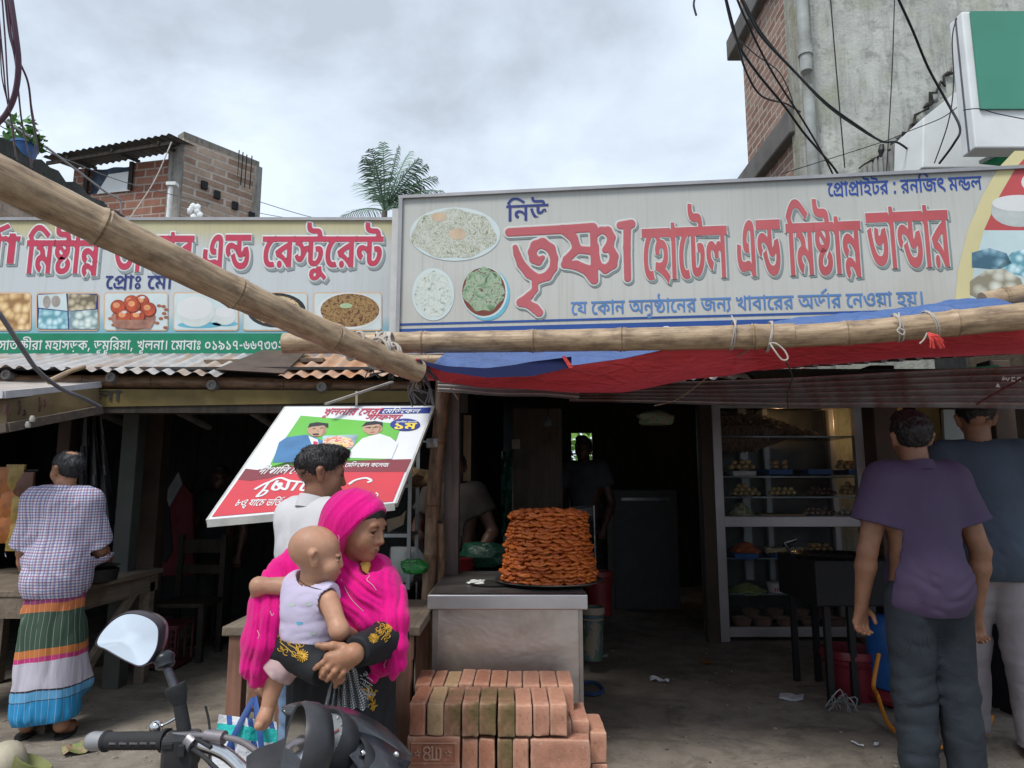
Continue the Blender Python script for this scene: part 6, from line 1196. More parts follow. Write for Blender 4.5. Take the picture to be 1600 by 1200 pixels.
def brick(x,y,z,sx,sy,sz,mt,label,rot=0.,name='brick'):
 me=B();n=4
 me.box((0,0,0),(sx,sy,sz));bm=bmesh.new();[bm.verts.new(v) for v in me.v];bm.verts.ensure_lookup_table();[bm.faces.new([bm.verts[i] for i in f]) for f in me.f]
 bmesh.ops.bevel(bm,geom=list(bm.edges),offset=.007,segments=2,affect='EDGES',profile=.6);bmesh.ops.subdivide_edges(bm,edges=[e for e in bm.edges if e.calc_length()>.03],cuts=5,use_grid_fill=True)
 s=rr.random()*50
 co=np.array([v.co for v in bm.verts]);dsp=vnoise(co+s,22,1)[:,None]*.0042+vnoise(co+s,60,2)[:,None]*.002;nr=co/(np.linalg.norm(co,axis=1)[:,None]+1e-6)
 m=Matrix.Rotation(rot+rr.uniform(-.02,.02),3,'Z');bd=B();bm.verts.index_update()
 bd.add([V(x,y,z)+m @ Vector(p) for p in (co+nr*dsp)],[tuple(v.index for v in f.verts) for f in bm.faces]);bm.free()
 return obj(name,bd,mt,None,True,label=label,cat='brick',group='bricks stacked before the counter',sharp=60)
def bxp(px,Y): return at(px,1110,Y).x
GL_='plain red brick on edge, %s of the stack'
ZT=.585;FY=2.85
edges=[639,666,693,721,748.5,776.5,804.5,832,859,887]
mts=[BM[0],YEL,MOS2,MOS2,MOS,MOS,BM[3],BM[4],BM[3]]
lbs=['leftmost brick of the top front row, plain red','brick with yellow front, second from the left in the top front row','brown brick with greenish upper face in the top front row','brick with a mossy green foot in the top front row','brick mossy over its whole front, near the middle of the top front row','darkest green mossy brick in the top front row']+[GL_ % 'right part of the top front row']*3
for i in range(9):
 x0,x1=bxp(edges[i],FY),bxp(edges[i+1],FY);h=.117+rr.uniform(-.004,.004)
 brick((x0+x1)/2,FY+.122+rr.uniform(-.006,.012),ZT-.117/2+rr.uniform(-.004,.003),x1-x0-.004,.24,h,mts[i],lbs[i])
be=[648,673,694,718,741,767,794,819,847,875,900]
for i in range(10):
 x0,x1=bxp(be[i],3.1)-.005,bxp(be[i+1],3.1)-.005;last=i==9
 brick((x0+x1)/2,3.225-(.02 if last else 0)+rr.uniform(-.01,.01),ZT-.052+rr.uniform(-.006,.006),x1-x0-.004,.24,.117,[BM[0],BM[1],YEL,BM[3],BM[2],BM[1],BM[3],BM[4],BM[4],BM[3]][i],'pale yellowish brick in the top rear row' if i==2 else 'rightmost brick of the top rear row, sticking out past the front row' if last else GL_ % 'top rear row')
z2=ZT-.117-.059
xa_,xb_=bxp(637,FY),bxp(720,FY);lg=brick((xa_+xb_)/2,FY+.035,z2,xb_-xa_,.07,.115,BM[0],'red brick lying lengthwise with raised mark and stars on its face');lg_loc=Vector(lg.location)
bd=B();cxm=(xa_+xb_)/2;fy=FY-.003
def bl(pts,r=.0042,cl=False): bd.tube([(cxm+x,fy,z2+z) for x,z in pts],r,6,closed=cl)
bl([(-.026+.012*math.cos(a),.012+.011*math.sin(a)) for a in [k*.6283 for k in range(10)]],cl=True);bl([(-.026+.012*math.cos(a),-.012+.012*math.sin(a)) for a in [k*.6283 for k in range(10)]],cl=True)
bl([(-.005,.022),(-.005,-.022)]);bl([(-.010,.022),(.0,.022)]);bl([(-.012,-.022),(.024,-.022)]);bl([(.010,.02),(.022,.02),(.026,.012),(.026,-.012),(.022,-.022),(.010,-.022)],cl=True)
for sx in (-.062,.055): bl([(sx+(.013 if k % 2==0 else .005)*math.sin(k*.6283),(.013 if k % 2==0 else .005)*math.cos(k*.6283)) for k in range(10)],.003,True)
for p in ((-.085,.034),): bl([(-.085,.036),(.08,.036),(.08,-.034),(-.085,-.034)],.0028,True)
obj('raised_mark',bd,BM[0],lg,True)
for x0,x1,mt in ((721,747,BM[1]),(748.5,775,BM[2]),(776,801,MOS),(801,827,BM[3])):
 a,c=bxp(x0,FY),bxp(x1,FY);brick((a+c)/2,FY+.13,z2-.012,c-a-.004,.24,.117,mt,'brick with green moss on its end in the second layer' if mt is MOS else GL_ % 'second layer')
a,c=bxp(829,FY),bxp(921,FY);brick((a+c)/2,FY+.04,z2-.012,c-a,.075,.118,BM[4],'brick lying lengthwise at the right end of the second layer')
for k,(x0,x1) in enumerate(((860,890),(890,918))): a,c=bxp(x0,3.05),bxp(x1,3.05);brick((a+c)/2,FY+.24,z2+.002*k+.02,c-a-.004,.24,.117,BM[3+k],GL_ % 'right end behind the second layer')
for k,(x0,x1) in enumerate(((640,662),(664,688),(690,716),(718,745),(747,775),(778,806),(810,838),(842,870),(874,905))):
 a,c=bxp(x0,FY),bxp(x1,FY)
 for L_ in range(1,4):
  z=z2-.117*L_-.006
  if z>.05: brick((a+c)/2,FY+.14,z,c-a-.004,.24,.113,BM[(k+L_) % 5],GL_ % 'lower layers')
a,c=at(921,1180,2.98).x,at(946,1180,2.98).x
for L_ in range(4): brick((a+c)/2+.004,3.08,.42-.117*L_-.03,c-a,.24,.115,BM[3+L_ % 2],'brick at the far right end of the stack, standing clear of the others')
# ================================================================ tables behind the woman and glass showcase
g=thing('work_table',(-.8,3.5,0),'worn wooden table with red brown legs behind the woman in pink','table')
tx0,tx1=at(351,968,3.15).x,at(660,950,3.2).x;WR=m_wood('red_brown_wood',(.16,.075,.05),(.30,.16,.11),2)
b=B();b.box(((tx0+tx1)/2,3.5,.80),(tx1-tx0,.75,.04));obj('tabletop',b,WT,g,bev=.005)
for x in (tx0+.06,tx1-.07):
 for y in (3.17,3.83): b=B();b.box((x,y,.39),(.065,.065,.78));obj('leg',b,WR,g,bev=.004)
b=B();b.box(((tx0+tx1)/2,3.16,.73),(tx1-tx0-.06,.03,.1));obj('apron',b,WR,g)
GLASS=NT('showcase_glass');GLS=GLASS.out((.78,.88,.86),.06,None,0,.5,**{'Transmission Weight': .95,'IOR': 1.1,'Alpha': .13})
g=thing('glass_showcase',(-1.,4.6,0),'small glass showcase with steel frame on a dark base, half hidden by the woman','showcase')
sx0,sx1,sy0,sy1,sz0,sz1=-1.35,at(640,800,4.4).x,4.4,4.75,.80,1.80
FR=M('case_steel',(.38,.40,.41),.4,.15,5,.05,metal=.6);b=B()
for x in (sx0,sx1):
 for y in (sy0,sy1): b.box((x,y,(sz0+sz1)/2),(.022,.022,sz1-sz0))
for z in (sz0+.02,1.12,1.42,sz1): b.box(((sx0+sx1)/2,sy0,z),(sx1-sx0,.018,.022));b.box((sx1,(sy0+sy1)/2,z),(.018,sy1-sy0,.022))
obj('frame',b,FR,g);b=B();b.box(((sx0+sx1)/2,(sy0+sy1)/2,.40),(sx1-sx0,sy1-sy0,.79));obj('base',b,DARKWOOD,g)
for z in (1.12,1.42): b=B();b.box(((sx0+sx1)/2,(sy0+sy1)/2,z),(sx1-sx0-.03,sy1-sy0-.03,.012));obj('shelf',b,M('dim_shelf',(.14,.16,.16),.4),g)
b=B();b.box(((sx0+sx1)/2,sy0-.012,(sz0+sz1)/2),(sx1-sx0,.006,sz1-sz0));b.box((sx1+.012,(sy0+sy1)/2,(sz0+sz1)/2),(.006,sy1-sy0,sz1-sz0));obj('pane',b,GLS,g)
b=B();P=[at(604,812,4.55),at(626,806,4.5),at(634,798,4.46),at(630,820,4.5),at(606,832,4.55)];b.prism(P,V(0,.03,.0));obj('paper_sheet',b,M('brown_paper',(.30,.22,.15),.8),None,label='sheet of brown paper in the glass showcase',cat='paper')
blob('fried_snack_heap',at(646,748,4.55),(.14,.1,.07),M('dull_snack',(.14,.085,.04),.8,.5,30,.5),'dim heap of brown fried snacks seen beside the bamboo post','snacks',6)
blob('polythene_bag',at(646,886,4.1),(.075,.06,.05),m_poly('bright_green_poly',(.02,.30,.05)),'bright green polythene bag between glass showcase and bamboo post','bag',9)
b=B()
for v in (690,740,838,856): b.bar(at(628,v,5.0),at(676,v,5.0),.02,.012)
b.box((at(650,800,5).x,5.05,.75),(.35,.04,.5));obj('wire_rack',b,FR,None,label='thin steel rack lines behind the bamboo post',cat='rack')
# ================================================================ tilted banner
class Skew(Plane):
 def __init__(s,TL,TR,BL):
  s.P=Vector(BL);s.x=(TR-TL).normalized();s.z=(TL-BL);s.z=(s.z-s.x*s.z.dot(s.x)).normalized();s.nrm=s.x.cross(s.z).normalized()
  if s.nrm.y>0: s.nrm=-s.nrm
  if s.nrm.dot(V(0,0,CAMZ)-s.P)<0: s.nrm=-s.nrm
BA=Skew(at(447,635,4.2),at(675,635,4.2),at(325,812,3.26))
g=thing('banner',BA.fr(*BA.loc(500,720)),'tilted plastic banner with two printed figures on green above a red field','banner')
b=B();BQ=[(447,635),(677,634),(617,786),(325,812)];P=[]
def bil(u,v): return tuple(lerp(lerp(BQ[0][k],BQ[1][k],u),lerp(BQ[3][k],BQ[2][k],u),v) for k in (0,1))
BWH=M('banner_white',(.62,.64,.67),.4,.06,4,.1,dirt=.2,dirtcol=(.36,.36,.36));BRD=M('banner_red',(.52,.045,.06),.38,.1,3,.12);BMR=M('banner_maroon',(.19,.035,.045),.4,.1,3,.1);BGR=M('banner_green',(.12,.40,.06),.4,.08,3,.1)
BA.poly(b,BQ,0,0);b.add([p-BA.nrm*.012 for p in BA.pts(BQ,0)],[(3,2,1,0)]);obj('sheet',b,BWH,g)
b=B();c4=BA.pts(BQ,-.012)
for i in range(4): b.bar(c4[i],c4[(i+1) % 4],.022,.022)
q0,q1=BA.fr(*BA.loc(325,812),-.005),BA.fr(*BA.loc(617,786),-.005);b.bar(q0+V(0,0,-.014),q1+V(0,0,-.014),.03,.032);obj('frame',b,M('banner_frame',(.42,.42,.40),.6,.3,6,.2,dirt=.4),g)
b=B();BA.poly(b,[(384,733),(402,735),(420,731),(450,722),(643,718),(634,738),(452,738),(420,748),(392,752),(372,750)],.003);obj('maroon_band',b,BMR,g)
b=B();BA.poly(b,[(372,750),(392,752),(420,748),(452,738),(634,734),(614,784),(470,796),(331,808)],.0022);obj('red_field',b,BRD,g)
b=B();BA.poly(b,[(470,650),(628,663),(608,718),(420,731),(432,706)],.003);obj('green_field',b,BGR,g)
SKIN_P=M('print_skin',(.40,.25,.17),.5,.08,4,0);b=B();ms=[M('print_suit_blue',(.055,.16,.32),.5,.3,5,.1),INK['white'],SKIN_P,INK['black'],INK['red'],M('print_coat',(.60,.62,.66),.5,.06,5,.05),m_food('print_bouquet',[(.55,.10,.06),(.66,.42,.06),(.62,.58,.50),(.50,.05,.06),(.68,.5,.1)],26,.6),M('print_wrap',(.30,.40,.46),.4,.4,10,.2)]
BA.poly(b,[(426,724),(436,692),(448,684),(478,680),(492,684),(506,690),(504,722)],.0038,0)
BA.poly(b,[(482,682),(497,688),(500,712),(492,708)],.0044,1);BA.poly(b,[(490,690),(497,692),(494,708),(489,704)],.005,4)
BA.ell(b,495,673,15,10.5,.0056,2,wob=.02);BA.poly(b,[(481,670),(484,663),(496,661),(513,663),(513,670),(506,666),(488,668)],.0062,3);BA.poly(b,[(488,679),(498,678.5),(499,681),(490,681.5)],.0062,3)
BA.poly(b,[(489,671),(493,670),(493,671.2),(489,672.2)],.0062,3);BA.poly(b,[(500,670),(505,669),(505,670.2),(500,671.2)],.0062,3)
BA.poly(b,[(540,716),(552,700),(566,686),(592,678),(610,684),(622,694),(612,718)],.0038,5)
BA.ell(b,582,670,15.5,10.5,.0056,2,wob=.02);BA.poly(b,[(565,668),(572,661),(586,659),(598,661),(598,668),(592,664),(574,666)],.0062,3)
for cx in (576,587): BA.poly(b,[(cx-5,669.5),(cx+4.6,668),(cx+4.2,668.9),(cx-5,670.4)],.0062,3)
BA.poly(b,[(504,682),(560,680),(552,700),(540,706),(506,708)],.0046,7);BA.ell(b,528,694,25,11,.0058,6,wob=.05)
for x,y in ((497,674),(583,672)): BA.poly(b,[(x-.5,y-2),(x+1.2,y+2),(x-1.4,y+2)],.0064,8)
for x,y in ((582,676.5),(494,682.6)): BA.poly(b,[(x-4,y),(x+4,y-.6),(x+3,y+.9),(x-3,y+1.2)],.0064,9)
for x,y in ((577,669.3),(587.5,668)): BA.poly(b,[(x-2,y),(x+2,y-.3),(x+2,y+1),(x-2,y+1.2)],.0066,3)
BA.poly(b,[(505,668),(510,669),(508,677),(502,682),(505,675)],.006,8);BA.poly(b,[(592,666),(597,668),(594,675),(589,679),(592,673)],.006,8)
ms+=[M('print_face_tone',(.29,.165,.11),.5,.1,6,0),M('print_mouth',(.30,.10,.08),.5,.1,6,0)]
obj('printed_picture',b,ms,g)
def btext(nm,key,x0,x1,vt,vb,mt,d=.004,slant=0.):
 m=(vt+vb)/2;S=fit(text_shapes(key),BA.loc(x0,m)[0],BA.loc(x1,m)[0],BA.loc((x0+x1)/2,vb)[1],BA.loc((x0+x1)/2,vt)[1],slant);b=B();letters(b,S,BA.fr,d);obj(nm,b,mt,g)
b=B();BA.poly(b,[(596,638),(674,637),(671,646),(592,647)],.0022);BA.ell(b,633,664.5,23.5,9.6,.0046);obj('navy_badge',b,M('banner_navy',(.02,.035,.22),.4,.1),g)
btext('red_lettering','Mখুলনার সেরা',502,592,638,654,INK['red'],slant=.02);btext('red_lettering','Mসাফল্য',569,624,648,657,INK['red'],slant=.02)
btext('white_lettering','Mমেডিকেল',597,655,637.5,646.5,INK['white'],.0036,.015);btext('white_lettering','Mজাতীয় মেধায়',619,652,658.5,662,INK['white'],.006);btext('yellow_lettering','H১ম',617,651,662.5,672,M('banner_yellow',(.72,.55,.06),.5,.05),.006)
btext('white_lettering','Mদীপালি দেব',405,478,727,742,INK['white'],.0046,.02);btext('white_lettering','Mমেডিকেল কলেজ',540,608,722,731,INK['white'],.0046);btext('white_lettering','M৮ও ব্যাচে ভর্তি চলছে',368,471,777,796,INK['white'],.004,.01);btext('white_lettering','M২০২২',560,592,770,780,INK['white'],.004)
b=B()
def bs(pts,r): b.tube([BA.fr(*BA.loc(*p),.0045) for p in spl([V(*q,0) for q in pts],5) for p in [(p.x,p.y)]],r,6,flat=(BA.nrm,.001))
bs([(398,766),(412,758),(424,753),(430,750),(440,748),(452,752),(470,754),(492,754)],.0075);bs([(420,755),(412,766),(404,774),(402,777),(412,774),(418,768),(410,768)],.0065);bs([(434,752),(426,764),(434,766),(440,757),(434,758),(446,766),(452,753)],.008);bs([(466,754),(456,768)],.007);bs([(478,754),(470,766),(480,766),(490,758)],.007);bs([(545,758),(556,751),(572,748),(580,752),(574,755)],.0075)
obj('script_lettering',b,INK['white'],g)
# ================================================================ display cabinet with sweets
CY=6.0
def cab(px,v,dy=0.): return at(px,v,CY+dy)
ca=thing('display_cabinet',V(2.4,6.2,.17),'tall aluminium display cabinet full of sweets on trays','cabinet')
ALU=M('cabinet_aluminium',(.44,.41,.42),.4,.12,4,.05,metal=.55)
x0c,x1c=cab(1132,990).x,cab(1362,990).x;zt_,zb_=cab(1240,630).z,.17;zm=cab(1240,815).z;zl=cab(1240,987).z
b=B()
for x in (x0c,x1c):
 b.box((x,CY,(zt_+zb_)/2),(.075,.06,zt_-zb_));b.box((x,CY+.5,(zt_+zb_)/2),(.05,.05,zt_-zb_))
for z,h in ((zt_-.02,.05),(zm,.085),(zl,.075)): b.box(((x0c+x1c)/2,CY,z),(x1c-x0c-.076,.055,h))
obj('frame',b,ALU,ca,bev=.004)
b=B();b.box((cab(1195,780).x,CY+.49,1.4),(.07,.04,1.6));b.box((cab(1214,780).x+.1,CY+.47,1.4),(.045,.03,1.6));obj('mullion',b,M('dim_aluminium',(.26,.27,.28),.4,.1,metal=.5),ca)
b=B();b.box(((x0c+x1c)/2,CY+.56,(zt_+.25)/2),(x1c-x0c,.03,zt_-.25));b.box((x0c-.02,CY+.28,(zt_+.25)/2),(.02,.5,zt_-.25));obj('back_panel',b,M('dim_steel_back',(.05,.05,.05),.42,.5,3,.1,metal=.5,dirt=.4),ca)
shz={}
for nm,v in (('a',681),('b',744),('c',776),('d',806),('e',872),('f',928),('g',981)):
 z=cab(1240,v).z;shz[nm]=z;b=B();b.box(((x0c+x1c)/2,CY+.25,z-.006),(x1c-x0c-.05,.46,.012));obj('shelf',b,M('shelf_glass',(.10,.13,.14),.2,.2,spec=.6),ca)
b=B();b.box(((x0c+x1c)/2,CY+.02,(zt_+zm)/2),(x1c-x0c-.08,.005,zt_-zm-.1));b.box(((x0c+x1c)/2,CY+.02,(zl+zm)/2),(x1c-x0c-.08,.005,zm-zl-.09));obj('pane',b,GLS,ca)
BT=M('blue_tray',(.03,.085,.22),.5,.15,5,0)
def trayat(px0,px1,v,h,mt,nm='sweet_tray',lb='',cat='tray',dy=.16,grp=None):
 a,c=cab(px0,v,dy),cab(px1,v,dy);b=B();b.box(((a.x+c.x)/2,CY+dy,a.z+h/2),(c.x-a.x,.3,h),taper=1.05);return obj(nm,b,mt,None,bev=.004,label=lb,cat=cat,group=grp)
for px0,px1,v,rw in ((1192,1227,742,'upper'),(1252,1288,742,'upper'),(1314,1352,742,'upper'),(1140,1176,871,'lower'),(1202,1240,871,'lower'),(1256,1296,871,'lower')):
 trayat(px0,px1,v,.045,BT,'sweet_tray','blue plastic tray on the %s shelf of the display cabinet' % rw,'tray',grp='blue trays on the %s shelf of the cabinet' % rw)
trayat(1138,1172,744,.04,M('white_box',(.42,.42,.43),.7),'sweet_box','white flat box at the left of the upper cabinet shelf','box')
trayat(1180,1246,806,.02,M('pale_wood_tray',(.24,.17,.11),.7),'wooden_tray','pale flat tray in the middle of the cabinet above the thick bar','tray')
ICE={}
def sweets(px0,px1,v,hpx,n,col,label,r=.026,shape='ball',dy=.14,nm='round_sweet',seed=0):
 rr=random.Random(seed+int(px0));mt=ICE.setdefault(col,M('sweet_%d' % len(ICE),col,.4,.3,20,.1,spec=.5))
 key=(shape,r);b=B()
 if shape=='ball': b.ico((0,0,0),(r,r,r*.92),2)
 elif shape=='oval': b.ico((0,0,0),(r*.75,r*1.5,r*.75),2)
 else: b.tube([(0,-.05,0),(0,.05,0)],.010,7)
 me=bpy.data.meshes.new(nm);me.from_pydata(b.v,[],b.f);me.shade_smooth();me.materials.append(mt)
 a,c=cab(px0,v,dy),cab(px1,v,dy);W=c.x-a.x;lay=max(1,int(hpx/5500*6.2/(r*1.5)*6));per=max(2,int(W/(2*r)));k=0;li=0
 while k<n:
  m=max(2,per-li)
  for row in range(2):
   for i in range(m):
    if k>=n: break
    o=bpy.data.objects.new(nm,me);COL.objects.link(o);u=(i+.5)/m
    o.location=(a.x+W*(.5+(u-.5)*m/per)+rr.uniform(-.004,.004),CY+dy-.06+row*2*r+(li*r*.8),a.z+r+li*r*1.45+rr.uniform(-.003,.003));o.rotation_euler=(rr.uniform(-.3,.3),rr.uniform(-.3,.3),rr.uniform(-.4,.4) if shape!='stick' else rr.uniform(-.1,.1));props(o,label,'sweet',label.replace('one of the ',''));k+=1
  li+=1
YL,PK_,BR,WH=(.34,.235,.11),(.24,.085,.12),(.15,.065,.045),(.42,.40,.37)
sweets(1136,1178,734,14,11,YL,'one of the yellow round sweets at the left of the upper cabinet shelf')
sweets(1202,1230,734,14,7,(.32,.19,.10),'one of the tan round sweets above the first blue tray')
sweets(1304,1346,734,20,13,YL,'one of the yellow round sweets above the last blue tray of the upper shelf')
sweets(1140,1186,775,24,20,PK_,'one of the pink round sweets heaped on the second cabinet shelf',.022)
sweets(1198,1242,774,16,14,(.36,.26,.12),'one of the yellow round sweets in the middle of the second cabinet shelf',.022)
sweets(1258,1304,774,14,14,(.09,.035,.03),'one of the dark red round sweets on the second cabinet shelf',.022)
sweets(1310,1348,773,20,15,(.36,.24,.13),'one of the golden round sweets by the right post on the second cabinet shelf',.024)
sweets(1250,1303,805,18,16,(.24,.15,.12),'one of the brown oval sweets in rows above the thick cabinet bar',.022,'oval')
sweets(1306,1342,805,14,9,WH,'one of the white oval sweets beside the brown rows above the cabinet bar',.022,'oval')
sweets(1256,1298,862,18,13,(.34,.20,.09),'one of the golden oval sweets on the lower tray row of the cabinet',.024,'oval')
sweets(1192,1250,862,24,40,(.42,.34,.22),'one of the pale stick sweets stacked crosswise on the lower tray row',.012,'stick',nm='stick_sweet')
def mound(px0,px1,v,hpx,col,nm,label,kind=None,sc=60.,dy=.18):
 a,c=cab(px0,v,dy),cab(px1,v,dy);h=hpx/F*CY;b=B();P=[]
 for i in range(15):
  row=[]
  for j in range(41):
   th=6.2832*j/40;rad=1-i/14;row.append([(a.x+c.x)/2+(c.x-a.x)/2*rad*math.cos(th),CY+dy+.17*rad*math.sin(th),a.z+h*(1-rad**1.7)])
  P.append(row)
 Q=np.array(P).reshape(-1,3);d=vnoise(Q,sc,3)*.010+vnoise(Q,sc*2,4)*.006;Q[:,2]+=d;Q[:,1] -=d
 b.grid(Q.reshape(15,41,3).tolist());return obj(nm,b,M('mound_'+nm,col,.7,.5,sc*.8,.5),None,True,label=label,cat='sweets',kind=kind)
mound(1135,1178,806,20,(.34,.32,.20),'curd_sweet_heap','pale smooth heap of crumbly sweet at the left above the cabinet bar')
mound(1140,1187,862,15,(.36,.09,.03),'orange_sweet_heap','orange heap of tiny sweet grains at the left of the lower tray row')
mound(1134,1200,926,14,(.17,.20,.07),'green_sweet_heap','greenish yellow heap of sweets beside the white tubs')
b=B();rr=random.Random(2)
xa_,xb_=cab(1128,680).x,cab(1292,680).x;z0_=shz['a']+.005;Hm=cab(1170,641).z-z0_
for k in range(900):
 u=rr.random();w_=rr.random();env=min(1.,1.15*(1-max(0,u-.35)/.65))*(1-(w_-.45)**2*1.2);z=z0_+Hm*env*(rr.random()**.35)
 p=V(xa_+(xb_-xa_)*u,CY+.08+.34*w_,z);d=V(rr.gauss(0,1),rr.gauss(0,1),rr.gauss(0,.5)).normalized()*.028;s=d.orthogonal().normalized()*.008;t=d.cross(s).normalized()*.005
 b.add([p-d-s,p-d+s,p+d+s,p+d-s,p-d+t,p+d+t],[(0,1,2,3),(0,4,5,3),(1,4,5,2),(0,1,4),(3,2,5)])
for k in range(24): b.ico((xa_+(xb_-xa_)*(k/24)*.82,CY+.26,z0_+.02),(.06,.14,Hm*.75*min(1,1.25*(1-max(0,k/24-.3)/.75))),1)
obj('snack_heap',b,M('salted_snack',(.19,.125,.095),.7,.5,30,.3),None,label='large brown heap of small fried snack strips on the top cabinet shelf',cat='snacks',kind='stuff')
CLAY=M('clay_pot',(.17,.095,.07),.8,.25,8,.15);MILK=M('curd_top',(.26,.20,.15),.6)
def pot(px,v,dy,grp):
 p=cab(px,v,dy);g=thing('clay_pot',p,'small clay pot of set curd in the %s row on the lowest cabinet shelf' % grp,'pot','%s row of clay pots in the cabinet' % grp)
 b=B();b.lathe([(.055,0),(.078,.06),(.085,.078),(.076,.078),(.07,.066)],p,18);obj('bowl',b,CLAY,g,True);b=B();b.lathe([(.001,.07),(.072,.069)],p,18,cap=False);obj('curd',b,MILK,g)
for px in (1160,1192,1228,1266,1306): pot(px,980,.09,'front')
for px in (1172,1210,1250,1288): pot(px,966,.30,'rear')
def tub(px0,px1,v,lb):
 a,c=cab(px0,v,.1),cab(px1,v,.1);r=(c.x-a.x)/2;p=V((a.x+c.x)/2,CY+.12,a.z);g=thing('curd_tub',p,lb,'tub',None)
 b=B();b.lathe([(r*.85,0),(r,.075),(r*1.03,.082),(r*.9,.084)],p,20);obj('cup',b,M('tub_white',(.46,.42,.42),.5,.06),g,True)
 b=B();rr=random.Random(int(px0));w_=r*1.2
 for k in range(7): x=p.x-w_/2+w_*k/6;b.tube([(x,p.y-r*.99+abs(x-p.x)*.35,p.z+.018),(x+.006,p.y-r*1.0+abs(x-p.x)*.35,p.z+.03),(x,p.y-r*1.01+abs(x-p.x)*.35,p.z+.044)],.005,5)
 obj('print',b,M('tub_pink_print',(.45,.03,.10),.5),g)
tub(1201,1234,926,'white curd tub with pink print beside the green heap');tub(1234,1266,926,'white curd tub with pink print between two other tubs');tub(1265,1284,926,'smallest white curd tub nearest the stove legs')
g=thing('lamp_bulb',cab(1342,652,.5),'small glowing warm bulb at the top right inside the display cabinet','lamp');p=cab(1342,652,.47)
t=NT('bulb_glow');t.b.inputs['Emission Color'].default_value=(1,.58,.18,1);t.b.inputs['Emission Strength'].default_value=9;BG_=t.out((.9,.6,.3),.4)
b=B();b.ico(p,(.022,.022,.034),2);obj('bulb',b,BG_,g,True);b=B();b.lathe([(.014,.03),(.016,.06)],p,10);obj('holder',b,BLACK,g)
for px,v in ((1342,654),(1215,668)):
 l=bpy.data.lights.new('cabinet_lamp_light','POINT');l.energy=1.5;l.color=(1,.62,.25);l.shadow_soft_size=.04;lo_=bpy.data.objects.new('cabinet_lamp_light',l);COL.objects.link(lo_);lo_.location=cab(px,v,.38)-V(0,0,.02)
# ================================================================ inside of the shop
b=B();p=at(840,760,6.2);b.box((p.x,6.2,1.1),(at(879,760,6.2).x-at(803,760,6.2).x,.12,2.0));obj('plywood_panel',b,m_wood('dim_plywood',(.075,.058,.048),(.11,.09,.075),2),None,label='brown grey plywood panel standing upright behind the sweet tower',cat='panel')
b=B();p=at(806,694,6.0);b.box(p,(.07,.05,.08));obj('switch_box',b,M('cream_switch',(.25,.22,.17),.6),None,bev=.004,label='small cream switch box beside the plywood panel',cat='switch box')
b=B();P=[[at(lerp(783,800,j/5),lerp(705,838,i/11),5.8+.03*math.sin(i+j*2)) for j in range(6)] for i in range(12)];b.grid(P);obj('green_plastic_strip',b,m_poly('dim_teal_poly',(.02,.10,.075)),None,True,label='strip of teal plastic hanging left of the plywood panel',cat='plastic sheet')
blob('hanging_packet',at(1024,655,5.2),(.14,.05,.06),m_food('packet_print',[(.05,.13,.06),(.16,.22,.15),(.22,.13,.09),(.06,.2,.08)],12),'green and brown packet hanging from the ceiling above the doorway','packet',5)
g=thing('ceiling_bulb',at(856,657,5.6),'unlit small bulb hanging in the dark shop','lamp');p=at(856,657,5.6);b=B();b.lathe([(.004,.03),(.03,.0),(.04,-.03),(.02,-.05)],p,14);obj('shade',b,M('dull_shade',(.13,.14,.15),.5),g,True);b=B();b.tube([p+V(0,0,.03),p+V(0,0,.55)],.004,5);obj('cord',b,BLACK,g)
g=thing('steel_cooler',at(1008,930,7.6),'dim grey steel cooler at the back of the dark doorway','cooler');a,c=at(958,850,7.6),at(1056,765,7.6);b=B();b.box(((a.x+c.x)/2,7.8,c.z/2),(c.x-a.x,.5,c.z));obj('cabinet_body',b,M('dim_cooler_grey',(.055,.06,.065),.5,.2),g,bev=.01);b=B();b.box(((a.x+c.x)/2,7.54,c.z-.1),(.5,.02,.03));obj('handle',b,M('dim_chrome',(.2,.2,.22),.3,metal=.8),g)
g=thing('folding_chair',at(940,890,5.6),'thin steel chair frame with a patterned back plate right of the sweet tower','chair');b=B()
b.tube([at(932,935,5.6),at(928,790,5.6),at(893,793,5.6),at(890,935,5.6)],.007,7);b.tube([at(890,855,5.6),at(932,850,5.6)],.006,7);obj('frame',b,M('chrome_tube',(.40,.41,.43),.3,metal=.9),g,True)
b=B();b.prism([at(895,795,5.61),at(927,792,5.61),at(928,806,5.61),at(895,809,5.61)],V(0,.012,0));obj('back_plate',b,M('dim_plate',(.05,.052,.055),.5),g);b=B();[b.tube([at(905+6*k+4*math.cos(a),800-3.4*math.sin(a),5.6) for a in [j*.7 for j in range(9)]],.003,5,closed=True) for k in range(2)];obj('ornament',b,MATS['chrome_tube'],g)
b=B();rr=random.Random(8);pc_=at(908,712,11.5)
leafball(b,(pc_.x,12.4,pc_.z-.1),(1.3,.5,.95),640,.2,3);obj('bush',b,m_leaf('bright_bush_leaf',(.07,.16,.03),(.16,.30,.06)),None,label='bright green bush seen through the small rear opening',cat='bush')
b=B();b.bar((wx0,9.28,lerp(wz0,wz1,.35)),(wx1,9.28,lerp(wz0,wz1,.35)),.02,.02);obj('window_bar',b,BLACK,shop)
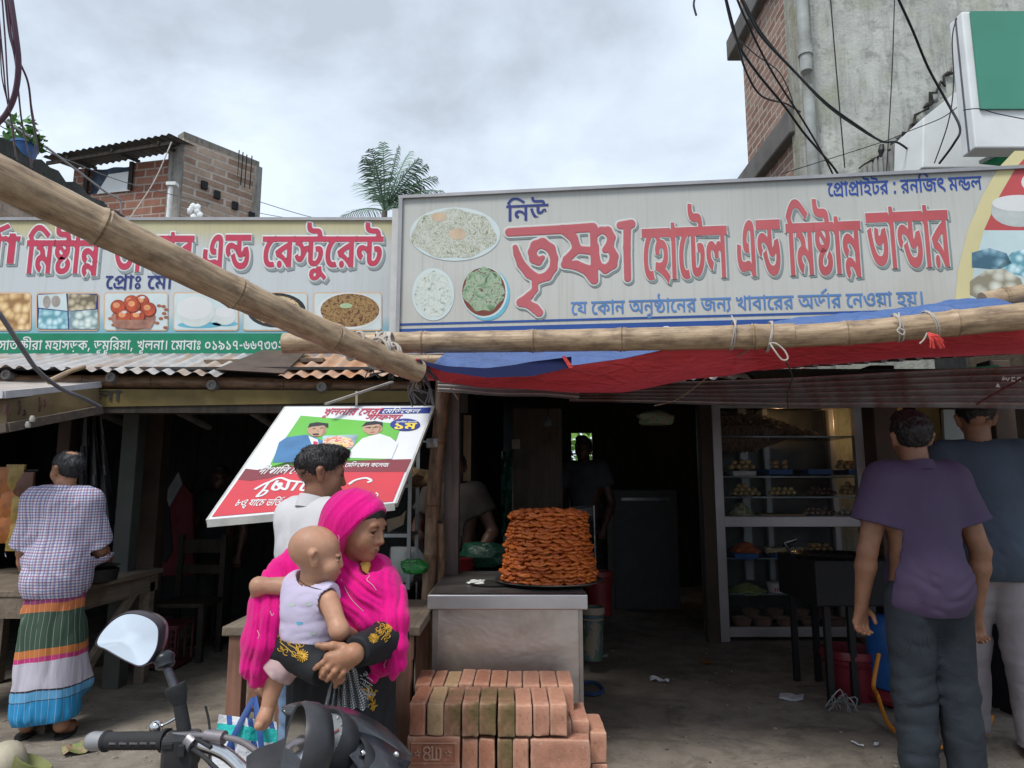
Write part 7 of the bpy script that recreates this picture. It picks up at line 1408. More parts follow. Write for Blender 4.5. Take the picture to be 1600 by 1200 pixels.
# ================================================================ stove stand, buckets, stall on the right
g=thing('stove_stand',V(*G(1310,1128)),'black iron stove stand with a wide iron skillet beside the purple shirt','stove')
sy=4.3;xl,xr=at(1288,1000,sy).x,at(1352,1000,sy).x;zs=at(1300,905,sy).z;IR=M('sooty_iron',(.012,.012,.013),.6,.3,8,.15)
b=B();b.box(((xl+xr)/2+.08,sy+.25,zs-.02),(xr-xl+.26,.6,.26));obj('fire_box',b,IR,g,bev=.01)
for x in (xl+.02,xr-.08,xr+.16):
 for y in (sy,sy+.5): b=B();b.bar((x,y,.17),(x,y,zs),.035,.035);obj('leg',b,IR,g)
p=at(1325,880,sy);b=B();b.lathe([(.06,-.08),(.19,-.02),(.25,.035),(.26,.04),(.245,.03),(.18,-.03),(.05,-.07)],V(p.x,sy+.2,p.z),30);b.tube([V(p.x-.25,sy+.2,p.z+.03),V(p.x-.3,sy+.2,p.z+.1),V(p.x-.2,sy+.25,p.z+.12)],.01,7);obj('skillet',b,M('skillet_steel',(.12,.12,.125),.28,.3,metal=.9),g,True)
bucket('plastic_bucket',1336,1012,1112,4.45,82,M('dark_red_plastic',(.17,.018,.028),.4,.2),'dark red bucket standing under the stove stand',None,.72)
g=thing('blue_drum',V(*G(1415,1145)),'blue plastic drum with a red foot behind the legs of the man in purple','drum')
p=at(1436,1100,4.15);b=B();c_=V(p.x,4.3,.19);b.lathe([(.12,.06),(.17,.08),(.185,.25),(.18,.42),(.15,.47),(.10,.48)],c_,26);obj('body',b,M('drum_blue',(.02,.10,.32),.4,.2),g,True);b=B();b.lathe([(.18,0),(.2,.03),(.16,.07)],c_,24);obj('foot',b,M('foot_red',(.20,.02,.03),.5),g,True)
b=B();pts=spl([at(1373,1022,4.05),at(1365,1070,3.98),G(1374,1118,.1),G(1392,1142,.02),G(1440,1168,.015),G(1490,1172,.015),G(1532,1160,.015),at(1550,1120,4.0)],8);b.tube(pts,.0115,8);obj('gas_hose',b,M('orange_hose',(.52,.20,.02),.45,.1),None,True,label='orange hose looping round the blue drum',cat='hose',sharp=80)
g=thing('stall_table',V(2.95,4.2,.17),'dark stall table with a red rim at the right edge','table');zt2=at(1590,912,4.0).z
b=B();b.box((3.35,4.35,zt2-.02),(1.3,.8,.04));obj('tabletop',b,M('red_rim',(.25,.02,.03),.5),g);b=B();b.box((3.35,4.37,(zt2+.1)/2),(1.2,.7,zt2-.15));obj('base',b,BLACK,g)
b=B();rr=random.Random(6);p=at(1600,885,4.2)
for k in range(260):
 a=rr.uniform(0,6.28);r_=rr.random()**.5*.24;c_=V(p.x+r_*math.cos(a),4.25+r_*math.sin(a),zt2+.02+.15*(1-(r_/.26)**2)*rr.random());d=V(rr.gauss(0,1),rr.gauss(0,.6),rr.gauss(0,.25)).normalized()*rr.uniform(.04,.11);b.tube([c_-d,c_+V(0,0,.008),c_+d],.003,4,cap=False)
obj('crisp_strands',b,M('noodle_gold',(.42,.27,.11),.6,.3,20),None,label='heap of crisp golden strands on the red rimmed stall table',cat='snacks',kind='stuff')
g=thing('lattice_basket',at(1580,740,4.8),'red plastic lattice basket hung behind the man in the grey T-shirt','basket');p0,p1=at(1500,758,4.8),at(1660,718,4.8);b=B();W=p1.x-p0.x
for k in range(int(W/.022)): b.box((p0.x+.011+k*.022,4.8,(p0.z+p1.z)/2),(.009,.008,p1.z-p0.z))
for z in (p0.z,p0.z+.03,p1.z-.05,p1.z): b.box(((p0.x+p1.x)/2,4.797,z),(W,.012,.022))
obj('lattice',b,M('basket_red',(.40,.02,.04),.45,.15),g);b=B();b.box(((p0.x+p1.x)/2,4.95,(p0.z+p1.z)/2),(W,.01,p1.z-p0.z));b.box(((p0.x+p1.x)/2,4.88,p0.z),(W,.15,.01));obj('back',b,M('basket_dark',(.2,.012,.025),.5),g)
b=B();PB2=[at(1474,640,5.1),at(1554,640,5.1),at(1572,718,5.1),at(1478,718,5.1)];b.prism(PB2,V(0,.03,0));o_=obj('white_board',b,M('dull_white_board',(.42,.45,.44),.5,.06),None,label='white board with green bottom stripe hung behind the man in the grey T-shirt',cat='board')
b=B();b.prism([at(1478,710,5.09),at(1571,710,5.09),at(1572,714,5.09),at(1478,714,5.09)],V(0,.004,0));obj('stripe',b,g0,o_);b=B();b.bar(at(1478,708,5.09),at(1571,708,5.09),.01,.02);b.bar(at(1557,640,5.08),at(1576,718,5.08),.06,.05);obj('edge_frame',b,BLACK,o_)
b=B();b.box((at(1640,700,5.4).x,5.4,1.3),(1.1,.08,2.4));obj('partition',b,m_plaster('brown_plaster',(.085,.068,.052),(.12,.10,.08),(.05,.04,.03)),None,label='dull brown partition wall at the right edge behind the stall',cat='wall')
# ================================================================ bamboo poles, tarpaulin, ropes
def pole(name,pts,r0,r1,mt,label,seed=0,step=.33):
 pts=spl(pts,10);L=[0]
 for i in range(1,len(pts)): L.append(L[-1]+(pts[i]-pts[i-1]).length)
 T=L[-1];rr=random.Random(seed);nodes=[];p=rr.uniform(.08,.25)
 while p<T-.04: nodes.append(p);p+=step*rr.uniform(.8,1.25)
 S=[(s,1.) for s in np.linspace(0,T,40)]
 for q in nodes: S+=[(q-.035,1.),(q-.014,1.05),(q-.005,1.11),(q,.99),(q+.005,1.08),(q+.016,1.03),(q+.04,1.)]
 S=sorted((min(T,max(0,s)),k) for s,k in S);Q=[S[0]]
 for s in S[1:]:
  if s[0]>Q[-1][0]+.002: Q.append(s)
 P,Rr=[],[]
 for s,k in Q: P.append(Vector([float(np.interp(s,L,[p[i] for p in pts])) for i in range(3)]));Rr.append((r0+(r1-r0)*s/T)*k)
 b=B();b.tube(P,Rr,18,wob=.01)
 o=obj(name,b,mt,None,True,label=label,cat='pole',sharp=50);return o
pole('bamboo_pole',[at(-170,194,1.52),at(0,277,1.70),at(240,395,1.98),at(480,509,2.34),at(655,581,2.66)],.056,.044,BAMBOO,'long thick bamboo pole slanting down across the left sign to the tied corner',4,.42)
pole('bamboo_pole',[at(443,537,2.80),at(700,534.5,2.80),at(940,531,2.74),at(1180,526,2.64),at(1240,524,2.61)],.042,.047,BAMBOO,'level bamboo pole under the big sign, carrying the tarpaulin',15,.40)
pole('bamboo_pole',[at(1215,526,2.63),at(1330,520,2.56),at(1460,508,2.49),at(1600,494,2.43),at(1720,484,2.36)],.042,.050,BAMBOO,'second level bamboo pole at the right with tied loops and a red tassel',22,.42)
pole('bamboo_pole',[at(1535,473,2.62),at(1600,461,2.6),at(1720,442,2.55)],.040,.044,BAMBOO,'pale bamboo pole lying above the right end of the tarpaulin',31,.4)
pole('bamboo_pole',[at(630,562,3.85),at(680,562,3.85),at(740,562,3.85)],.026,.026,BAMBOO,'thin bamboo pole seen in the gap behind the tarpaulin corner',41,.4)
b=B();rr=random.Random(9)
ST_=[(652,(561,2.62),(568,2.66),(566,2.74)),(664,(566,2.68),(590,2.74),(578,3.0)),(698,(573,2.72),(600,2.84),(552,3.62)),(760,(578,2.75),(606,2.92),(546,3.72)),(830,(572,2.78),(610,2.95),(544,3.76)),(895,(571,2.78),(614,2.96),(541,3.76)),(975,(560,2.76),(612,2.96),(536,3.76)),(1040,(546,2.73),(603,2.95),(532,3.76)),(1110,(530,2.70),(590,2.93),(530,3.74)),(1240,(522,2.65),(572,2.90),(526,3.7)),(1400,(512,2.57),(562,2.86),(520,3.6)),(1600,(492,2.47),(552,2.8),(512,3.5)),(1760,(480,2.40),(546,2.74),(506,3.4))]
xs_=[s[0] for s in ST_];P=[]
for px in np.concatenate([np.linspace(652,700,10)[:-1],np.linspace(700,1760,90)]):
 f_=[[float(np.interp(px,xs_,[s[k][j] for s in ST_])) for j in (0,1)] for k in (1,2,3)]
 Fp,Lp,Rp=[at(px,v,Y) for v,Y in f_];row=[]
 for i in range(19):
  t=i/18
  if t<.4: u=t/.4;p=lerp(Fp,Lp,u)+V(0,-.045*math.sin(math.pi*u),0)
  else: u=(t-.4)/.6;p=lerp(Lp,Rp,u)+V(0,0,-.03*math.sin(math.pi*u))
  q=np.array([[p.x*2.2+p.z*1.2,p.y*2+i*.12,p.z*5]]);k=(vnoise(q,1.6,5)[0]*.014+vnoise(q,4.5,6)[0]*.006)*min(1,(px-648)/60)*min(1,t*6);row.append(p+V(0,-k*.6,k))
 P.append(row)
b.grid(P)
def m_tarp(name,c,tr=(.85,.16,.15),k=.42):
 t=NT(name);o=t.co.outputs['Object'];a=t.noise(o,3,5);wv=t.noise(t.mapv(o,(3,3,9)),4,5,.65,.5)
 col=t.ramp(a,[(.3,tuple(x*.85 for x in c)),(.7,tuple(min(.9,x*1.12) for x in c))]);g_=t.ramp(t.noise(t.mapv(o,(2,5,9)),2.2,6,.7),[(.5,(0,0,0)),(.7,(.5,)*3)]);col=t.mix(g_,col,tuple(x*.4+.02 for x in c));cr=t.n('ShaderNodeTexVoronoi',{'Vector': t.mapv(o,(3,6,7)),'Scale': 2.4},feature='DISTANCE_TO_EDGE').outputs[0]
 t.out(col,.42,t.bump(t.ramp(cr,[(0,(1,1,1)),(.12,(0,0,0))]),.35,.012,t.bump(wv,.6,.03)),spec=.45)
 tl=t.n('ShaderNodeBsdfTranslucent',{0: (*tr,1)});ms_=t.n('ShaderNodeMixShader',{0: k,1: t.b.outputs[0],2: tl.outputs[0]});o_=[n for n in t.t.nodes if n.type=='OUTPUT_MATERIAL'][0];t.t.links.new(ms_.outputs[0],o_.inputs[0]);return t.m
TB,TR_=m_tarp('tarp_blue',(.085,.17,.40),(.30,.30,.50),.30),m_tarp('tarp_red',(.86,.06,.06));TN=M('tarp_blue_shaded',(.010,.014,.05),.8,.2,5,.2,spec=.1)  # TN: tarp blue darkened to paint in the shade on the down-facing hem
tg=thing('tarpaulin',at(1000,600,2.9),'sagging tarpaulin awning, red underneath and blue on top, hung from the bamboo poles','tarpaulin')
o=obj('sheet',b,[TR_,TB],tg,True,recalc=False,sharp=180);m=o.modifiers.new('solid','SOLIDIFY');m.thickness=.003;m.offset=0;m.material_offset=1;m.material_offset_rim=1
tarp_o=o
b=B();P=[]
for px in np.linspace(654,893,34):
 v0,Y0_=[float(np.interp(px,xs_,[s[1][j] for s in ST_])) for j in (0,1)];dn=float(np.interp(px,[654,690,760,830,893],[3,8,12,16,3]));upv=float(np.interp(px,[654,700,800,850,893],[1,1,4,9,14]))
 P.append([at(px,v0-upv,Y0_-.004),at(px,v0-upv*.3+dn*.3,Y0_-.028),at(px,v0+dn,Y0_-.034-.02*dn/16)])
b.grid(P);obj('folded_hem',b,TN,tg,True);b=B();b.prism([at(878,557,2.745),at(883,556,2.745),at(896,574,2.735),at(889,575,2.735)],V(0,.004,0));obj('turned_edge',b,TR_,tg)
b=B();P=[]
for px in np.linspace(1165,1590,50):
 vb=float(np.interp(px,[1165,1240,1330,1460,1600],[514,511,507,496,480]));h=float(np.interp(px,[1165,1200,1260,1380,1420,1480,1560,1590],[1,8,16,19,19,25,20,2]));Yb=float(np.interp(px,[1165,1600],[2.66,2.44]));k=1.5*math.sin(px*.07)+math.sin(px*.19)
 P.append([at(px,vb+5,Yb+.03),at(px,vb-h*.4,Yb+.045),at(px,vb-h+k*.6,Yb+.10),at(px,vb-h*.8,Yb+.2)])
b.grid(P);obj('top_flap',b,TB,tg,True)
b=B();rr=random.Random(14)
for k in range(26):
 a_=at(rr.uniform(648,658),rr.uniform(560,572),2.64);e=at(rr.uniform(650,690),rr.uniform(585,612),2.75);b.tube([a_,lerp(a_,e,.5)+V(rr.uniform(-.01,.01),-.02,rr.uniform(-.01,.01)),e],[.004,.003,.0015],5)
obj('gathered_corner',b,M('tarp_threads',(.10,.085,.10),.8,.4),tg)
ROPE=M('white_rope',(.38,.34,.30),.8,.25,20,.2)
def coil(bd,c,ax,r,n,th,seed=0,spread=.012):
 rr=random.Random(seed);ax=Vector(ax).normalized();u=ax.orthogonal().normalized();w_=ax.cross(u);
 for k in range(n):
  o_=Vector(c)+ax*rr.uniform(-spread,spread);tl=rr.uniform(-.35,.35);bd.tube([o_+(u*math.cos(a)+w_*math.sin(a))*r+ax*tl*r*math.cos(a) for a in [6.2832*j/18 for j in range(18)]],th,6,closed=True)
dg=(at(655,581,2.66)-at(480,509,2.34)).normalized()
b=B();coil(b,at(603,545,2.68),(1,0,0),.062,7,.006,1,.03);coil(b,at(592,553,2.56),dg,.056,4,.006,2,.012);coil(b,at(556,541,2.49),dg,.054,2,.0055,3,.008);coil(b,at(612,558,2.62),dg,.052,3,.006,4,.01)
for k in range(9): rr=random.Random(k+40);a_=at(600+rr.uniform(-18,18),540+rr.uniform(-14,10),2.58);e=at(600+rr.uniform(-22,22),545+rr.uniform(-12,34),2.57);b.tube(spl([a_,lerp(a_,e,.5)+V(rr.uniform(-.03,.03),-.04,rr.uniform(-.03,.03)),e],5),.005,6)
obj('rope_lashing',b,ROPE,None,True,label='tangled white rope lashing where the slanting and level bamboo poles cross',cat='rope',sharp=80)
b=B();rr=random.Random(77)
for k in range(8): a_=at(598+rr.uniform(-10,10),566,2.6);b.tube(spl([a_,at(595+rr.uniform(-22,26),578+rr.uniform(-3,4),2.6),at(595+rr.uniform(-30,34),588+rr.uniform(-6,6),2.6)],4),.0025,5)
for k in range(9): a_=at(652+rr.uniform(-4,8),588,2.72);b.tube(spl([a_,at(648+rr.uniform(-12,24),606,2.72),at(652+rr.uniform(-24,22),622+rr.uniform(-8,14),2.72)],4),.0028,5)
b.prism([at(668,603,2.74),at(674,606,2.74),at(679,636,2.74),at(674,630,2.74)],V(0,.004,0));obj('frayed_string',b,M('dirty_string',(.12,.11,.11),.9,.4),None,label='frayed dark strings dangling from the tied tarpaulin corner',cat='string')
def tie(c,ax,label,seed,tail=None,r=.056,n=2):
 b=B();coil(b,c,ax,r,n,.0032,seed,.008)
 if tail: b.tube(spl(tail,6),.0032,6,flat=((0,-1,0),.002))
 obj('rope_tie',b,ROPE,None,True,label=label,cat='rope',sharp=80)
tie(at(1200,526,2.64),(1,0,0),'rope tie with a long hanging loop on the level bamboo pole',5,[at(1203,536,2.58),at(1210,547,2.57),at(1222,562,2.57),at(1231,560,2.57),at(1226,548,2.57),at(1213,537,2.57),at(1203,536,2.58)],.058)
tie(at(1402,512,2.52),(1,-.3,.1),'white knotted tie halfway along the right bamboo pole',6,[at(1396,492,2.47),at(1404,497,2.46),at(1407,510,2.45),at(1402,517,2.45),at(1411,523,2.45),at(1413,517,2.45),at(1403,512,2.45)],.052)
tie(at(1452,508,2.50),(1,-.3,.1),'rope tie above the red tassel on the right bamboo pole',7,[at(1449,520,2.44),at(1444,530,2.44),at(1437,537,2.44)],.052)
b=B();rr=random.Random(5);
for k in range(22): a_=at(1450,520,2.43);e=at(1462+rr.uniform(-8,14),536+rr.uniform(-5,9),2.43);b.tube([a_,lerp(a_,e,.6)+V(0,-.006,.006),e],.0028,4)
obj('red_tassel',b,M('tassel_red',(.62,.07,.06),.7,.3),None,label='small red thread tassel hanging from the right bamboo pole',cat='tassel')
tie(at(1147,524,2.66),(1,0,0),'small white tie with a wood chip on the level bamboo pole',8,[at(1143,493,2.64),at(1147,500,2.6),at(1150,512,2.58)],.056)
cable('slack_string',[(1176,542,2.62),(1120,578,3.0),(1062,622,3.45),(1022,634,3.5)],.004,'pale string running from the level pole down to the lintel sheets',M('jute_string',(.26,.20,.15),.9),cat='string')
cable('slack_string',[(1228,565,2.6),(1238,590,2.8),(1230,615,3.2),(1232,640,3.4)],.0035,'dark string hanging from the rope loop to the lintel sheet',M('dark_string',(.03,.04,.03),.9),cat='string')
cable('slack_string',[(1600,590,3.1),(1560,612,3.15),(1525,632,3.2)],.006,'dark red cord slanting over the lintel at the right edge',M('maroon_cord',(.09,.02,.022),.8),cat='cord')
cable('slack_string',[(702,603,3.4),(708,612,3.4),(716,624,3.4)],.004,'short string hanging over the left end of the lintel sheet',MATS['jute_string'],cat='string')
# ================================================================ litter on the ground
PAP=M('litter_white',(.52,.54,.57),.8,.1,8,.2);rr=random.Random(31)
def sheet(pix,mt,label,cat='paper',nm='paper_scrap',crumple=.006):
 c=[G(*p,.008) for p in pix];n=7;b=B();P=[]
 for i in range(n):
  row=[]
  for j in range(n): p=lerp(lerp(c[0],c[1],j/(n-1)),lerp(c[3],c[2],j/(n-1)),i/(n-1));row.append(p+V(0,0,rr.uniform(0,crumple)+.4*crumple*math.sin(j*1.3)))
  P.append(row)
 b.grid(P);obj(nm,b,mt,None,True,label=label,cat=cat,sharp=30)
sheet([(1219,1086),(1257,1088),(1255,1099),(1217,1096)],PAP,'flat white paper on the floor before the stove stand',crumple=.012)
sheet([(1015,1063),(1046,1067),(1045,1071),(1016,1066)],PAP,'narrow torn white paper strip in the middle of the floor',crumple=.02)
sheet([(1097,1034),(1112,1033),(1110,1039),(1096,1039)],M('wrapper_orange',(.40,.16,.03),.5),'small orange and yellow wrapper on the floor before the cabinet','wrapper','wrapper')
sheet([(936,1026),(950,1024),(950,1029),(938,1030)],PAP,'tiny white scrap beside the old paint bucket')
sheet([(95,1172),(128,1163),(150,1176),(98,1186)],m_food('packet_litter',[(.45,.27,.10),(.10,.22,.06),(.42,.20,.18),(.12,.28,.08)],12),'torn green and orange packet on the ground near the sandals','packet','torn_packet',.02)
sheet([(1330,1161),(1350,1168),(1350,1170),(1330,1163)],PAP,'thin white sliver on the floor under the stove stand')
sheet([(1366,1164),(1374,1163),(1373,1168),(1365,1168)],PAP,'tiny white scrap near the orange hose')
b=B();b.tube(spl([G(905,1072,.02),G(930,1075,.03),G(942,1084,.02),G(930,1090,.02),G(912,1088,.02)],6),.012,7);obj('blue_hose',b,M('hose_blue',(.02,.05,.12),.5),None,True,label='short loop of blue hose on the floor right of the counter',cat='hose')
b=B();p=G(1310,1112,.02)
for k in range(9): b.tube(spl([p+V(rr.uniform(-.1,.05),rr.uniform(-.06,.06),0),p+V(rr.uniform(-.05,.1),rr.uniform(-.08,.08),.05+.03*rr.random()),p+V(rr.uniform(.0,.12),rr.uniform(-.08,.08),0)],4),.004,5)
obj('wire_whisk',b,M('grey_wire_mesh',(.3,.3,.3),.5,metal=.5),None,True,label='tangle of grey wire lying under the stove stand',cat='wire')
b=B();rr=random.Random(55)
for k in range(700):
 px,v=rr.uniform(-40,1640),rr.uniform(1010,1290);p=G(px,v,.002);s=rr.uniform(.003,.011)*(1 if rr.random()<.9 else 1.8);b.ico(p,(s,s*rr.uniform(.7,1.2),s*.5),1)
obj('ground_grit',b,M('grit',(.20,.175,.15),.9,.5,30),None,label='scattered grit and crumbs on the street',cat='grit',kind='stuff')
g=thing('coconut',G(10,1215),'pale husked coconut on the ground at the lower left corner','coconut');p=at(8,1193,2.75)
b=B();b.ico((p.x,p.y,p.z),(.072,.075,.078),3);Q=np.array(b.v);b.v=[tuple(q) for q in Q+(vnoise(Q,16,2)*.004)[:,None]];obj('husk',b,M('husk_pale',(.40,.36,.27),.8,.2,8,.3,stretch=(1,1,.3),dirt=.3),g,True)
g=thing('coconut_shell',G(55,1215),'cut green coconut shell lying open beside the pale coconut','coconut');b=B();c_=at(58,1188,2.75)
b.lathe([(r_*.72,z*.72) for r_,z in ((.02,-.07),(.06,-.055),(.085,-.02),(.095,.025),(.09,.028),(.07,.0),(.03,-.03),(.005,-.035))],c_-V(.02,0,.02),26,(R(-14),R(24),0));obj('shell',b,M('green_husk',(.14,.15,.05),.6,.35,5,.2,dirt=.6,dirtcol=(.2,.17,.12)),g,True)
# ================================================================ people
def m_skin(name,c):
 t=NT(name);o=t.co.outputs['Object']
 col=t.ramp(t.noise(o,14,6,.65),[(.3,tuple(x*.74 for x in c)),(.7,tuple(x*1.14 for x in c))]);col=t.mix(t.ramp(t.noise(o,46,4),[(.5,(0,0,0)),(.75,(.35,)*3)]),col,(c[0]*1.1,c[1]*.82,c[2]*.8));col=t.mix(t.ramp(t.noise(o,260,2),[(.6,(0,0,0)),(.75,(.4,)*3)]),col,tuple(x*.6 for x in c))
 return t.out(col,.48,t.bump(t.noise(o,160,3),.12,.002),spec=.4,**{'Subsurface Weight': .08,'Subsurface Radius': (.02,.008,.004),'Subsurface Scale': .3})
SKA,SKB,SKC=m_skin('brown_skin',(.235,.115,.068)),m_skin('tan_skin',(.36,.18,.105)),m_skin('baby_skin',(.48,.26,.165));SKD=m_skin('shaded_brown_skin',(.075,.036,.024))  # SKD: skin darkened in its colour for figures standing in the shaded rooms
HAIR=M('black_hair',(.012,.011,.012),.5,.4,40,.5,spec=.4,stretch=(1,1,.25),fine=170)
HAIRG=M('greying_hair',(.022,.022,.026),.55,.6,50,.5,spec=.4,stretch=(1,1,.25),fine=150)
def frame(fwd,up=(0,0,1)):
 y=Vector(fwd).normalized();x=y.cross(Vector(up)).normalized();z=x.cross(y);return np.array([x,y,z]).T
def xf(f,c,Mx,s,pad=.2):
 c=A3(c)
 def g(P): return f(((P-c) @ Mx)/s)*s
 g.lo,g.hi=c-pad*s,c+pad*s;return g
def head_local(female=False,baby=False):
 a=[ell((0,-.012,.030),(.077,.098,.086)),ell((0,.030,-.040),(.057,.062,.070)),ell((0,.066,-.088),(.024,.022,.020)),
  ell((.036,.058,-.028),(.028,.028,.032)),ell((-.036,.058,-.028),(.028,.028,.032)),cap((-.034,.080,.024),(.034,.080,.024),.013)]
 if baby: a=[ell((0,-.016,.032),(.080,.102,.088)),ell((0,.034,-.040),(.056,.056,.056)),ell((.034,.056,-.040),(.034,.034,.032)),ell((-.034,.056,-.040),(.034,.034,.032)),ell((0,.070,-.078),(.022,.020,.018))]
 f1=smooth(a,.030);nz=.9 if not baby else .75
 nose=smooth([cap((0,.088,.016),(0,.106 if not baby else .099,-.026),.008,.012),ell((.012,.092,-.030),(.010,.012,.008)),ell((-.012,.092,-.030),(.010,.012,.008))],.010)
 lips=smooth([cap((-.018,.086,-.058),(0,.096,-.055),.005,.0075),cap((.018,.086,-.058),(0,.096,-.055),.005,.0075),cap((-.015,.085,-.066),(.015,.085,-.066),.0085)],.008)
 lid=[ell((s*.031,.0768,z),(.0165,.0145,r)) for s in (1,-1) for z,r in ((.0125,.0075),(-.006,.0055))]
 ears=[]
 for s in (1,-1):
  k=1.25 if baby else 1.12
  e=cap((s*.080,-.020,.014),(s*.073,-.008,-.026),.0155*k,.0105*k);d=ell((s*.096,-.006,.004),(.015,.0105*k,.018*k))
  ears.append((e,d))
 soc=[ell((s*.032,.098,.010),(.022,.020,.013)) for s in (1,-1)]
 def f(P):
  r=f1(P)
  for s in soc: r=-smin(-r,s(P),.014)
  r=smin(r,nose(P),.014);r=smin(r,lips(P),.008)
  for l in lid: r=smin(r,l(P),.004)
  mouth=cap((-.017,.096,-.0605),(.017,.096,-.0605),.0022)(P);r=np.maximum(r,-mouth)
  for e,d in ears: r=smin(r,np.maximum(e(P),-d(P)),.008)
  return r
 f.lo,f.hi=A3((-.11,-.13,-.13)),A3((.11,.14,.14));return f
def hair_local(kind='short'):
 c=ell((0,-.014,.034),(.084,.105,.093))
 yy=[-.12,-.06,-.01,.03,.07,.12];zz={'short': [-.098,-.09,-.045,.012,.056,.062],'fade': [-.085,-.075,-.025,.015,.058,.06],'bald': [-.095,-.085,-.02,.03,.09,.1],'woman': [-.1,-.09,-.02,.022,.052,.056]}[kind]
 tuft=ell((0,.05,.102),(.062,.060,.034))
 def f(P):
  r=c(P)
  if kind in ('short','fade'): r=smin(r,tuft(P),.03)
  q=P*np.array([1,1,.45]);r=r-(vnoise(q,95,3)*.0045+vnoise(q,210,4)*.003+vnoise(P,28,5)*.004)
  side=np.abs(P[:,0])/.084
  if kind=='fade': r=r+.011*np.clip((.045-P[:,2])/.08,0,1)
  r=np.maximum(r,(np.interp(P[:,1],yy,zz)+vnoise(P,70,8)*.006-P[:,2])*.8)
  if kind=='bald': r=np.maximum(r,-ell((0,-.045,.122),(.044,.058,.038))(P)+vnoise(q,160,6)*.01)
  return r
 f.lo,f.hi=A3((-.11,-.14,-.11)),A3((.11,.14,.16));return f
def hand_parts(w,d,nrm,thumb,curl=.5,s=1.):
 """wrist w, finger direction d, back-of-hand normal nrm, thumb side vector"""
 w,d,nrm,th=Vector(w),Vector(d).normalized(),Vector(nrm).normalized(),Vector(thumb).normalized();fs=[]
 palm=[cap(w,w+d*.078*s+th*x*s,.019*s,.0125*s) for x in (.028,.010,-.010,-.026)]
 fs.append(smooth(palm,.018));fing=[]
 for x,L in ((.029,.072),(.010,.082),(-.009,.076),(-.027,.060)):
  p=w+d*.080*s+th*x*s;a=0;pts=[p];dd=d.copy()
  for k,fr_ in enumerate((.45,.32,.23)):
   a+=curl*(.55,.8,.6)[k];v=d*math.cos(a)-nrm*math.sin(a);pts.append(pts[-1]+v*L*fr_*s)
  fing.append(chain(pts,[.0098*s,.009*s,.0082*s,.0066*s],.004))
 t0=w+d*.025*s+th*.026*s;t1=t0+(d*.6+th*.7-nrm*.25).normalized()*.040*s;t2=t1+(d*.9+th*.1-nrm*(.2+curl*.5)).normalized()*.032*s
 fing.append(chain([t0,t1,t2],[.014*s,.0105*s,.0085*s],.006));return fs+fing
def union(fs,k=.006): return smooth(fs,k)
def fold(P,sc,seed,amp):
 Q=P*np.array(sc);Q=Q+vnoise(P,5.,seed+3)[:,None]*.6
 return (np.abs(vnoise(Q,1.,seed))*2-.65)*amp+(np.abs(vnoise(Q*2.3+7,1.,seed+1))*2-.65)*amp*.4
def cloth(f,sc=(9,9,3),amp=.007,seed=1,grow=0.,cuts=(),extra=None,az=None):
 """garment field: f grown, with folds, cut by half-spaces (point, normal pointing off)"""
 def g(P):
  r=f(P)-grow
  r=r-fold(P,sc,seed,amp)*(1 if az is None else np.interp(P[:,2],*az))
  if extra is not None: r=extra(P,r)
  for c,n in cuts: r=np.maximum(r,(P-A3(c)) @ A3(n))
  return r
 g.lo,g.hi=f.lo-grow-amp,f.hi+grow+amp;return g
class Fig:
 """a standing figure: joints in its own axes (x right, y forward, z up from the ground), placed at base with a yaw"""
 def __init__(s,base,yaw,H,build=1.,head_yaw=0.,head_pitch=0.,lean=0.):
  s.b=Vector(base);s.m=Matrix.Rotation(yaw,3,'Z');s.k=H/1.70;s.w=build;k=s.k;s.R=np.array(s.m)
  s.hc=s.p(0,.015+lean,1.578);s.fw=s.m @ V(math.sin(head_yaw)*math.cos(head_pitch),math.cos(head_yaw)*math.cos(head_pitch),math.sin(head_pitch));s.HM=frame(s.fw);s.hs=.98*(H/1.7)**.5
  s.lean=lean
 def p(s,x,y,z): return s.b+s.m @ V(x*s.w,y,z)*s.k
 def torso(s):
  k,w=s.k,s.w;l=s.lean
  return smooth([cap(s.p(-.150,l,1.388),s.p(.150,l,1.388),.070*k),ell(s.p(0,l*.8,1.24),V(.18*w,.115*w,.20)*k,s.R),ell(s.p(0,l*.3,1.03),V(.155*w,.12*w,.17)*k,s.R),ell(s.p(0,-.01,.90),V(.165*w,.13*w,.13)*k,s.R)],.06)
 def neck(s): return chain([s.p(0,s.lean,1.36),s.p(0,s.lean+.005,1.50),s.hc],[.064*s.k,.053*s.k,.055*s.k],.02)
 def arm(s,sd,el,wr): s_=s.p(.175*sd,s.lean,1.375);k=s.k;return chain([s_,lerp(s_,el,.45),el,lerp(el,wr,.28),wr],[.060*k,.053*k,.042*k,.045*k,.029*k],.015)
 def leg(s,sd,foot,toe=.0): h=s.p(.085*sd,0,.88);kn=s.p(foot[0]*.9,foot[1]*.5+.02,.48);an=s.p(foot[0],foot[1],.075);return [chain([h,kn,an],[.088*s.k,.058*s.k,.040*s.k],.03),chain([an,s.p(foot[0]+sd*.02,foot[1]+.07,.04),s.p(foot[0]+sd*.03,foot[1]+.17,.025)],[.036,.032,.022],.03)]
 def head(s,**k): return xf(head_local(**k),s.hc,s.HM,s.hs)
 def hair(s,kind): return xf(hair_local(kind),s.hc,s.HM,s.hs)
def body_mesh(parts_low,head,hands,h=.011,hh=.0042,hd=.0042,k=.02):
 f=smooth(parts_low,k);out=[(f,h),(smooth([head,parts_low[1]],.02),hh,head.lo,head.hi)]
 for hn in hands: out.append((union(hn,.008),hd))
 return sdfmesh('body',out)
def put(name,f,h,mt,parent,**k): return obj(name,sdfmesh(name,[(f,h)]),mt,parent,**k)
